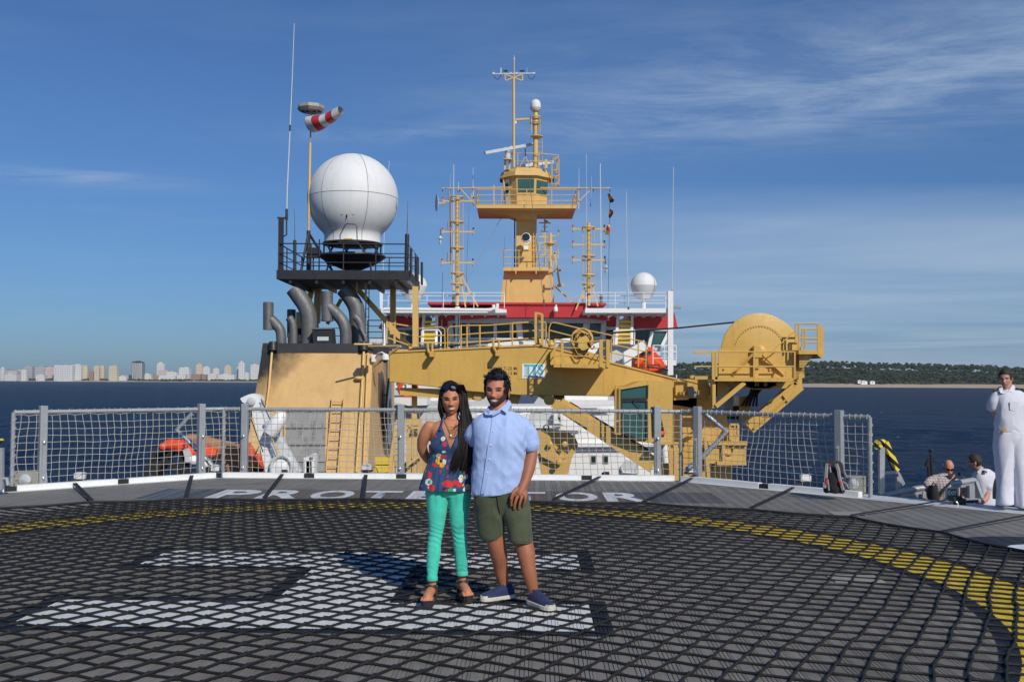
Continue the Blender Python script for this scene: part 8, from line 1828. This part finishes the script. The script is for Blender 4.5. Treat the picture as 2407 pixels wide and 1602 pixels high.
for pts in (((2348, 913), (2356, 909), (2361, 925), (2352, 923)), ((2381, 903), (2386, 908), (2385, 925), (2374, 919), (2365, 923), (2372, 916))): MB().extr([o_(x, y, -.10 if y > 915 else -.05) for x, y in pts], V(0, .008, 0)).build('collar_leaf', 'uniform', su, False)
for x0, y0, x1, y1 in ((2335, 918, 2353, 909), (2389, 912, 2410, 919)):
    ep = MB().bar(o_(x0, y0, -.02), o_(x1, y1, -.02), .055, .014).build('epaulette', 'darkcloth', su, False); e0, e1 = o_(x0, y0, -.02), o_(x1, y1, -.02); (e0, e1) = (e0, e1) if x0 < 2360 else (e1, e0); MB().bar(e0.lerp(e1, .12) + V(0, 0, .004), e0.lerp(e1, .32) + V(0, 0, .004), .05, .012).build('rank_stripe', 'gold', ep, False)
MB().extr([o_(x, y, -.152) for x, y in ((2374, 944), (2394, 944), (2394, 962), (2384, 966), (2374, 962))], V(0, .01, 0)).build('breast_pocket', 'uniform', su, False)
c_, rx, ry = ringpx(1010, 2341, 2406, .29, YO); bl_ = MB().lathe([(1.0, -.022), (1.02, -.018), (1.02, .018), (1.0, .022)], c_, (0, 0, 1), 32, rx, ry, x=(1, 0, 0)).build('belt', 'whiteclean', of); MB().cbox(o_(2361, 1009, -.155), (.055, .012, .042)).build('buckle', 'gold', bl_, False)
b = MB()
loft(b, [ringpx(1184, 2343, 2381, .24, YO - .02), ringpx(1140, 2346, 2380, .20, YO), ringpx(1090, 2342, 2380, .21, YO), ringpx(1050, 2339, 2380, .25, YO), ringpx(1015, 2341, 2384, .27, YO)], 24)
loft(b, [ringpx(1190, 2388, 2420, .24, YO - .06), ringpx(1140, 2384, 2418, .20, YO - .04), ringpx(1090, 2378, 2416, .21, YO - .02), ringpx(1050, 2370, 2412, .25, YO), ringpx(1015, 2364, 2406, .27, YO)], 24)
loft(b, [ringpx(1050, 2345, 2404, .2, YO), ringpx(1030, 2340, 2408, .27, YO), ringpx(1008, 2342, 2405, .27, YO)])
garment(of, 'trousers', b, 'uniform', .009, 4, folds(6, .014, 5, 1.4, .004, 12))
for h_, t_ in ((gnd(2372, 1186), gnd(2333, 1190)), (gnd(2425, 1194), gnd(2388, 1199))):
    d = (t_ - h_).normalized(); m = MB(); limb(m, [h_ + V(0, 0, .05), h_ + d * .10 + V(0, 0, .055), h_ + d * .19 + V(0, 0, .045), h_ + d * .235 + V(0, 0, .04)], [.042, .048, .043, .034]); g_ = garment(of, 'shoe', m, 'whiteclean', .007, 3); MB().bar(h_ - d * .03 + V(0, 0, .013), h_ + d * .255 + V(0, 0, .013), .085, .016).build('sole', 'brownwood', g_, False)
# second officer, seen from behind, below on the stairs
YS = 15.3
o2 = thing('person', V(at(2300, 1150, YS).x, YS, -1.15), 'officer in white short sleeves seen from behind, low on the stairs', 'person'); s2 = lambda px, py, dy=0.: at(px, py, YS + dy)
c24 = lambda x, y: (2140 + x / 8.71, 1030 + y / 8.71)
b = MB(); loft(b, [ringpx(1400, 2290, 2340, .24, YS), ringpx(1180, 2296, 2340, .24, YS), ringpx(1120, 2294, 2336, .24, YS), ringpx(1105, 2300, 2326, .16, YS)]); limb(b, [s2(2305, 1110), s2(2298, 1098), s2(2294, 1086)], [.062, .06, .06]); limb(b, [s2(2320, 1120), s2(2321, 1150, -.1), s2(2318, 1170, -.15), s2(2305, 1182, -.3)], [.05, .048, .044, .034])
hh2 = MB(); a = s2(2303, 1183, -.32)
limb(hh2, [a, a + V(-.05, -.04, -.02)], [.03, .03])
for i in range(4): limb(hh2, [a + V(-.05, -.03 - i * .016, -.02), a + V(-.09, -.04 - i * .016, -.03), a + V(-.11, -.04 - i * .016, -.05)], [.01, .009, .008], 8)
limb(hh2, [a + V(-.02, 0, .01), a + V(-.05, .03, .02), a + V(-.08, .03, .015)], [.011, .01, .008], 8)
h2 = head_mesh(s2(2290, 1085), 1.02, SKO, yaw=-2.05, nod=.1, hairline=.05, hair=(.05, .032, .02), teeth=False, NU=80, NV=80, smile=0)
body_obj(o2, b, lambda v: SKO, [h2], [(hh2, .005, 2)], .010, 5); hair_cap(o2, s2(2290, 1085), 1.02, h2[3], 1.0, .055, .010, 'hairbrown', 12, .004, -.01).build('hair', 'hairbrown', o2, True, 80)
b = MB(); loft(b, [ringpx(1220, 2290, 2338, .27, YS), ringpx(1165, 2291, 2337, .28, YS), ringpx(1130, 2287, 2342, .31, YS), ringpx(1114, 2289, 2339, .27, YS), ringpx(1102, 2298, 2324, .17, YS)]); limb(b, [s2(2318, 1119), s2(2322, 1128, -.04), s2(2323, 1144, -.1)], [.085, .08, .07])
su = garment(o2, 'shirt', b, 'uniform', .009, 4, folds(3, .008, 5, 4, .003, 14)); MB().bar(s2(2311, 1107, -.12), s2(2317, 1109, -.12), .08, .03).build('epaulette', 'darkcloth', su, False); MB().bar(s2(2313, 1109.5, -.145), s2(2318, 1109.5, -.145), .03, .02).build('rank_stripe', 'gold', su, False)
MB().extr([s2(x, y, -.09) for x, y in ((2309, 1096), (2312, 1098), (2300, 1113), (2297, 1108))], V(0, .01, 0)).build('collar_leaf', 'uniform', su, False)
b = MB(); loft(b, [ringpx(1420, 2296, 2318, .2, YS), ringpx(1300, 2294, 2320, .24, YS), ringpx(1215, 2292, 2336, .26, YS)], 20); loft(b, [ringpx(1420, 2316, 2338, .2, YS), ringpx(1300, 2312, 2338, .24, YS), ringpx(1225, 2310, 2337, .26, YS)], 20); garment(o2, 'trousers', b, 'uniform', .012, 3)
# bald visitor with sunglasses and checked shirt
YV = 15.6
vs = thing('person', V(at(2225, 1150, YV).x, YV, -1.15), 'bald man with grey beard, dark sunglasses and checked shirt climbing the stairs', 'person'); v2 = lambda px, py, dy=0.: at(px, py, YV + dy); SKV = (.56, .25, .17)
b = MB(); loft(b, [ringpx(1400, 2196, 2256, .26, YV), ringpx(1180, 2196, 2256, .26, YV), ringpx(1130, 2196, 2258, .26, YV), ringpx(1118, 2206, 2250, .18, YV)]); limb(b, [v2(2232, 1125), v2(2232, 1112), v2(2232, 1100)], [.066, .062, .062])
limb(b, [v2(2196, 1128), v2(2180, 1142, -.02), v2(2174, 1160, -.06), v2(2182, 1178, -.14)], [.052, .05, .046, .034]); limb(b, [v2(2258, 1128), v2(2268, 1142, -.02), v2(2268, 1158, -.08), v2(2262, 1172, -.18)], [.052, .05, .044, .034])
hh3 = MB()
for a, s_ in ((v2(2183, 1180, -.15), 1), (v2(2262, 1174, -.2), -1)):
    limb(hh3, [a, a + V(.01 * s_, -.03, -.05)], [.032, .032])
    for i in range(4): limb(hh3, [a + V(-.024 + i * .016, -.04, -.07), a + V(-.024 + i * .016, -.06, -.10), a + V(-.022 + i * .015, -.05, -.13)], [.011, .010, .008], 8)
    limb(hh3, [a + V(.03 * s_, -.02, -.02), a + V(.05 * s_, -.05, -.05), a + V(.05 * s_, -.06, -.08)], [.012, .011, .009], 8)
hv = head_mesh(v2(2230, 1098.5), 1.0, SKV, yaw=-.15, nod=.30, beard=(.30, .26, .24), hairline=.3, scalp=False, teeth=False, smile=0, lip=(.36, .16, .13), brow=(.2, .16, .13), NU=80, NV=80)
body_obj(vs, b, lambda v: SKV, [hv], [(hh3, .005, 2)], .010, 5); shades(vs, v2(2230, 1098.5), 1.0, hv[3], .0, -.098, 0, hgt=.015)
m = MB()
for s_ in (-1, 1): m.ball(v2(2230, 1098.5) + hv[3] @ V(.070 * s_, .04, .01), .035, 12, (.35, 1, 1))
m.build('hair_fringe', 'whitegrey', vs)['kind'] = 'stuff'
b = MB(); loft(b, [ringpx(1230, 2194, 2260, .28, YV), ringpx(1170, 2194, 2260, .29, YV), ringpx(1140, 2192, 2262, .29, YV), ringpx(1122, 2196, 2260, .22, YV), ringpx(1112, 2214, 2248, .15, YV)]); limb(b, [v2(2198, 1126), v2(2186, 1134, -.01), v2(2181, 1140, -.02)], [.072, .074, .074]); limb(b, [v2(2256, 1126), v2(2264, 1136, -.01), v2(2267, 1144, -.03)], [.072, .074, .074])
sv = garment(vs, 'shirt', b, 'check', .009, 4, folds(5, .010, 6, 4, .003, 14)); MB().extr([v2(x, y, -.15) for x, y in ((2228, 1113), (2244, 1112), (2236, 1126))], V(0, .02, 0)).build('open_neck', 'leather', sv, False)
T([v2(2256, 1112, -.10), v2(2240, 1128, -.17), v2(2222, 1146, -.18), v2(2207, 1168, -.17)], .018, 6).build('bag_strap', 'darkcloth', sv)
b = MB(); loft(b, [ringpx(1420, 2198, 2226, .2, YV), ringpx(1300, 2196, 2226, .24, YV), ringpx(1225, 2196, 2240, .26, YV)], 20); loft(b, [ringpx(1420, 2228, 2256, .2, YV), ringpx(1300, 2226, 2256, .24, YV), ringpx(1225, 2216, 2258, .26, YV)], 20); garment(vs, 'trousers', b, 'darkcloth', .012, 3)
# things by the stairs: bag, tripod, backpack, striped rails, exit sign
bg_ = thing('shoulder_bag', v2(2195, 1175, -.2), 'black shoulder bag hanging at the side of the bald visitor', 'bag'); m = MB(); loft(m, [ringpx(1190, 2184, 2208, .18, YV - .15), ringpx(1165, 2183, 2206, .2, YV - .15), ringpx(1140, 2186, 2202, .14, YV - .15)], 16); m.build('bag_body', 'darkcloth', bg_); T([v2(2190, 1140, -.2), v2(2194, 1132, -.22), v2(2200, 1140, -.2)], .01, 6).build('handle', 'darkcloth', bg_)
tp2 = thing('camera_tripod', v2(2190, 1112, .1), 'folded black camera tripod standing up behind the bald visitor', 'tripod')
T([v2(2192, 1125, .1), v2(2189, 1085, .1), v2(2188, 1066, .1)], .024, 8).build('centre_column', 'darkcloth', tp2); MB().ball(v2(2188, 1058, .1), .036, 12).build('ball_head', 'darkcloth', tp2); T([v2(2184, 1128, .1), v2(2182, 1090, .1), v2(2181, 1083, .1)], .022, 8).build('leg', 'darkcloth', tp2); T([v2(2177, 1096, .1), v2(2181, 1083, .1)], .03, 8).build('foot_clamp', 'darkcloth', tp2); T([v2(2197, 1086, .1), v2(2190, 1076, .1)], .012, 6).build('pan_handle', 'darkcloth', tp2); T([v2(2189, 1077, .1) + V(.05 * math.cos(t), 0, .025 * math.sin(t)) for t in [i * PI / 6 for i in range(12)]], .014, 6, closed=True).build('collar', 'darkcloth', tp2)
kb = thing('khaki_bag', at(2350, 1160, 14.6), 'khaki canvas bag standing behind the legs of the right officer', 'bag'); m = MB(); loft(m, [ringpx(1172, 2336, 2366, .25, 14.7), ringpx(1150, 2337, 2362, .25, 14.7), ringpx(1130, 2340, 2358, .2, 14.7), ringpx(1118, 2344, 2352, .1, 14.7)], 16); m.build('bag_body', 'khaki', kb); MB().extr([at(x, y, 14.5) for x, y in ((2343, 1118), (2352, 1117), (2356, 1132), (2350, 1130))], V(0, .05, 0)).build('flap', 'rope', kb, False)
YR = 14.6
bp = thing('backpack', gnd(1953, 1160), 'black rucksack with grey and red straps leaning on the fence post', 'backpack')
bq = lambda x, y, dy=0.: q(26, x, y, 14.35 + dy)
m = MB(); r26 = lambda y, x0, x1, d, dy=0: ringpx(1020 + y / 9.06, 1900 + x0 / 9.06, 1900 + x1 / 9.06, d, 14.35, dy)
loft(m, [r26(1235, 345, 745, .26), r26(1130, 340, 760, .30), r26(950, 360, 765, .30), r26(780, 375, 755, .28, .02), r26(660, 395, 735, .24, .04), r26(595, 430, 690, .18, .06), r26(575, 470, 560, .10, .06)]); garment(bp, 'pack_body', m, 'darkcloth', .010, 3, folds(8, .012, 8, 5, .004, 20))
for pts, mt2 in ((((400, 620), (385, 760), (375, 900), (370, 1010)), 'greywebbing'), (((600, 630), (640, 760), (660, 900), (690, 1010)), 'greywebbing'), (((690, 1020), (720, 1110), (745, 1190)), 'greywebbing'), (((345, 1020), (345, 1140)), 'greywebbing')): P = [bq(x, y, -.17) for x, y in pts]; m = MB(); [m.bar(P[i], P[i + 1], .045, .02) for i in range(len(P) - 1)]; m.tube(P, .02, 6); m.build('shoulder_strap', mt2, bp, False)
for pts in (((395, 930), (380, 1060)), ((665, 1000), (690, 1080)), ((455, 630), (460, 670))): T([bq(x, y, -.19) for x, y in pts], .014, 6).build('red_trim', 'red', bp)
for pts in (((760, 780), (785, 850), (815, 905)), ((730, 1010), (790, 1040), (860, 1160)), ((455, 690), (475, 810)), ((410, 960), (440, 1200))): T([bq(x, y, -.17) for x, y in pts], .013, 6).build('loose_strap', 'greywebbing', bp)
MB().extr([bq(x, y, -.18) for x, y in ((695, 915), (735, 915), (770, 950), (700, 945))], V(0, .02, 0)).build('blue_tag', 'bluepaint', bp, False); T([bq(490, 600, .0), bq(510, 560, .0), bq(540, 600, .0)], .012, 6).build('haul_loop', 'darkcloth', bp)
# striped stair rail
k = NT('stripe'); p = k.P(); x, y, z = k.xyz(p); f = k.ma('FRACT', k.ma('MULTIPLY', k.ma('ADD', z, k.ma('MULTIPLY', x, .8)), 7.5)); k.set(k.mix(k.ma('GREATER_THAN', f, .5), (.012, .012, .012), (.72, .56, .06)), .5)
YT = 15.0
sr_ = thing('stair_rail', at(2085, 1165, YT) + V(0, 0, -.3), 'grey stair rail with yellow and black striped tape on top', 'handrail')
c26 = lambda x, y, dy=0.: q(26, x, y, YT + dy)
beam('post', 'galv', sr_, c26(1560, 1270), c26(1560, 275), .075); beam('post', 'galv', sr_, c26(1920, 1290, .1), c26(1920, 900, .1), .06); beam('brace', 'galv', sr_, c26(1610, 825), c26(1875, 800), .05, .045)
T([c26(1460, 175, -.1), c26(1640, 160, .15)], .042, 12).build('top_tube', 'stripe', sr_); beam('tape_plate', 'stripe', sr_, c26(1430, 250, -.1), c26(1680, 245, .1), .03, .1); beam('sloping_rail', 'stripe', sr_, c26(1640, 180), c26(1900, 770, .1), .055, .09); beam('sloping_web', 'darkcloth', sr_, c26(1650, 300, .03), c26(1860, 800, .12), .06, .05)
for dx in (0, 30): beam('rail_end', 'galv', sr_, c26(1890 + dx, 770 + dx, .1), c26(2020 + dx, 1090 - dx, .1), .02, .02)
T([c26(1630, 1290), c26(2360, 1150)], .045, 12).build('lower_tube', 'galv', sr_); T([c26(2360, 1150), q(24, 270, 1010, YT)], .045, 12).build('lower_tube', 'galv', sr_); beam('lower_plate', 'galv', sr_, c26(1960, 1290), q(24, 290, 1090, YT), .03, .05); beam('lower_post', 'galv', sr_, q(24, 120, 1130, YT), q(24, 120, 1215, YT), .04); beam('lower_post', 'galv', sr_, q(24, 275, 1085, YT), q(24, 275, 1215, YT), .05)
# second rail with the exit sign
r2 = thing('stair_rail', at(2290, 1170, 14.1) + V(0, 0, -.3), 'grey tube stair rail behind the exit sign', 'handrail'); c4 = lambda x, y, dy=0.: q(24, x, y, 14.2 + dy)
T([c4(855, 925), c4(1290, 850, .1), c4(1320, 870, .1)], .042, 12).build('top_tube', 'galv', r2); beam('plate', 'galv', r2, c4(850, 980), c4(1320, 930, .1), .03, .055); beam('post', 'galv', r2, c4(1240, 960), c4(1245, 1240), .075); beam('sloping_rail', 'galv', r2, c4(1330, 880, .1), c4(1455, 1230), .05, .06); beam('post', 'galv', r2, c4(870, 990, .05), c4(870, 1240, .05), .05); beam('foot_bar', 'galv', r2, c4(1010, 1250), c4(1420, 1260), .08, .05)
ex = thing('exit_sign', c4(865, 1240, -.15), 'green framed EXIT sign standing at the deck edge by the stairs', 'sign')
MB().extr([c4(x, y, -.2) for x, y in ((745, 1010), (990, 1005), (985, 1235), (745, 1225))], V(0, .06, 0)).build('case', 'galv', ex, False); MB().extr([c4(x, y, -.206) for x, y in ((768, 1032), (950, 1030), (950, 1218), (768, 1205))], V(0, .005, 0)).build('panel', 'green', ex, False)
O = c4(778, 1155, -.212); place_text('EXIT', 'lettering', ex, 'whiteclean', O, c4(940, 1165, -.212) - O, (0, 0, 1), (c4(778, 1068, -.212) - O).z, (c4(940, 1160, -.212) - O).length, .01); beam('foot', 'galv', ex, c4(720, 1240, -.18), c4(1000, 1245, -.18), .1, .03)
# deck edge clutter
cl_ = thing('deck_clamp', c4(1010, 1330, -.3), 'black mooring clamp lying on the deck edge below the exit sign', 'clamp'); T([c4(905, 1310, -.3), c4(1110, 1300, -.3)], .045, 10).build('body', 'black', cl_); T([c4(940, 1290, -.35), c4(980, 1340, -.36), c4(960, 1355, -.36)], .012, 6).build('lever', 'galvbright', cl_); T([c4(1110, 1290, -.28), c4(1380, 1280, -.2)], .02, 8).build('cable', 'black', cl_)
lg = thing('stair_rail', at(2, 1160, 14.4), 'grey stair post with striped tip at the left edge', 'handrail'); beam('post', 'galv', lg, at(3, 1150, 14.4), at(3, 1052, 14.4), .06); T([at(-14, 1040, 14.3), at(4, 1035, 14.5)], .035, 10).build('top_tube', 'stripe', lg); T([at(6, 1125, 14.4), at(16, 1124, 14.4), at(19, 1140, 14.4)], .03, 8).build('low_tube', 'galv', lg)
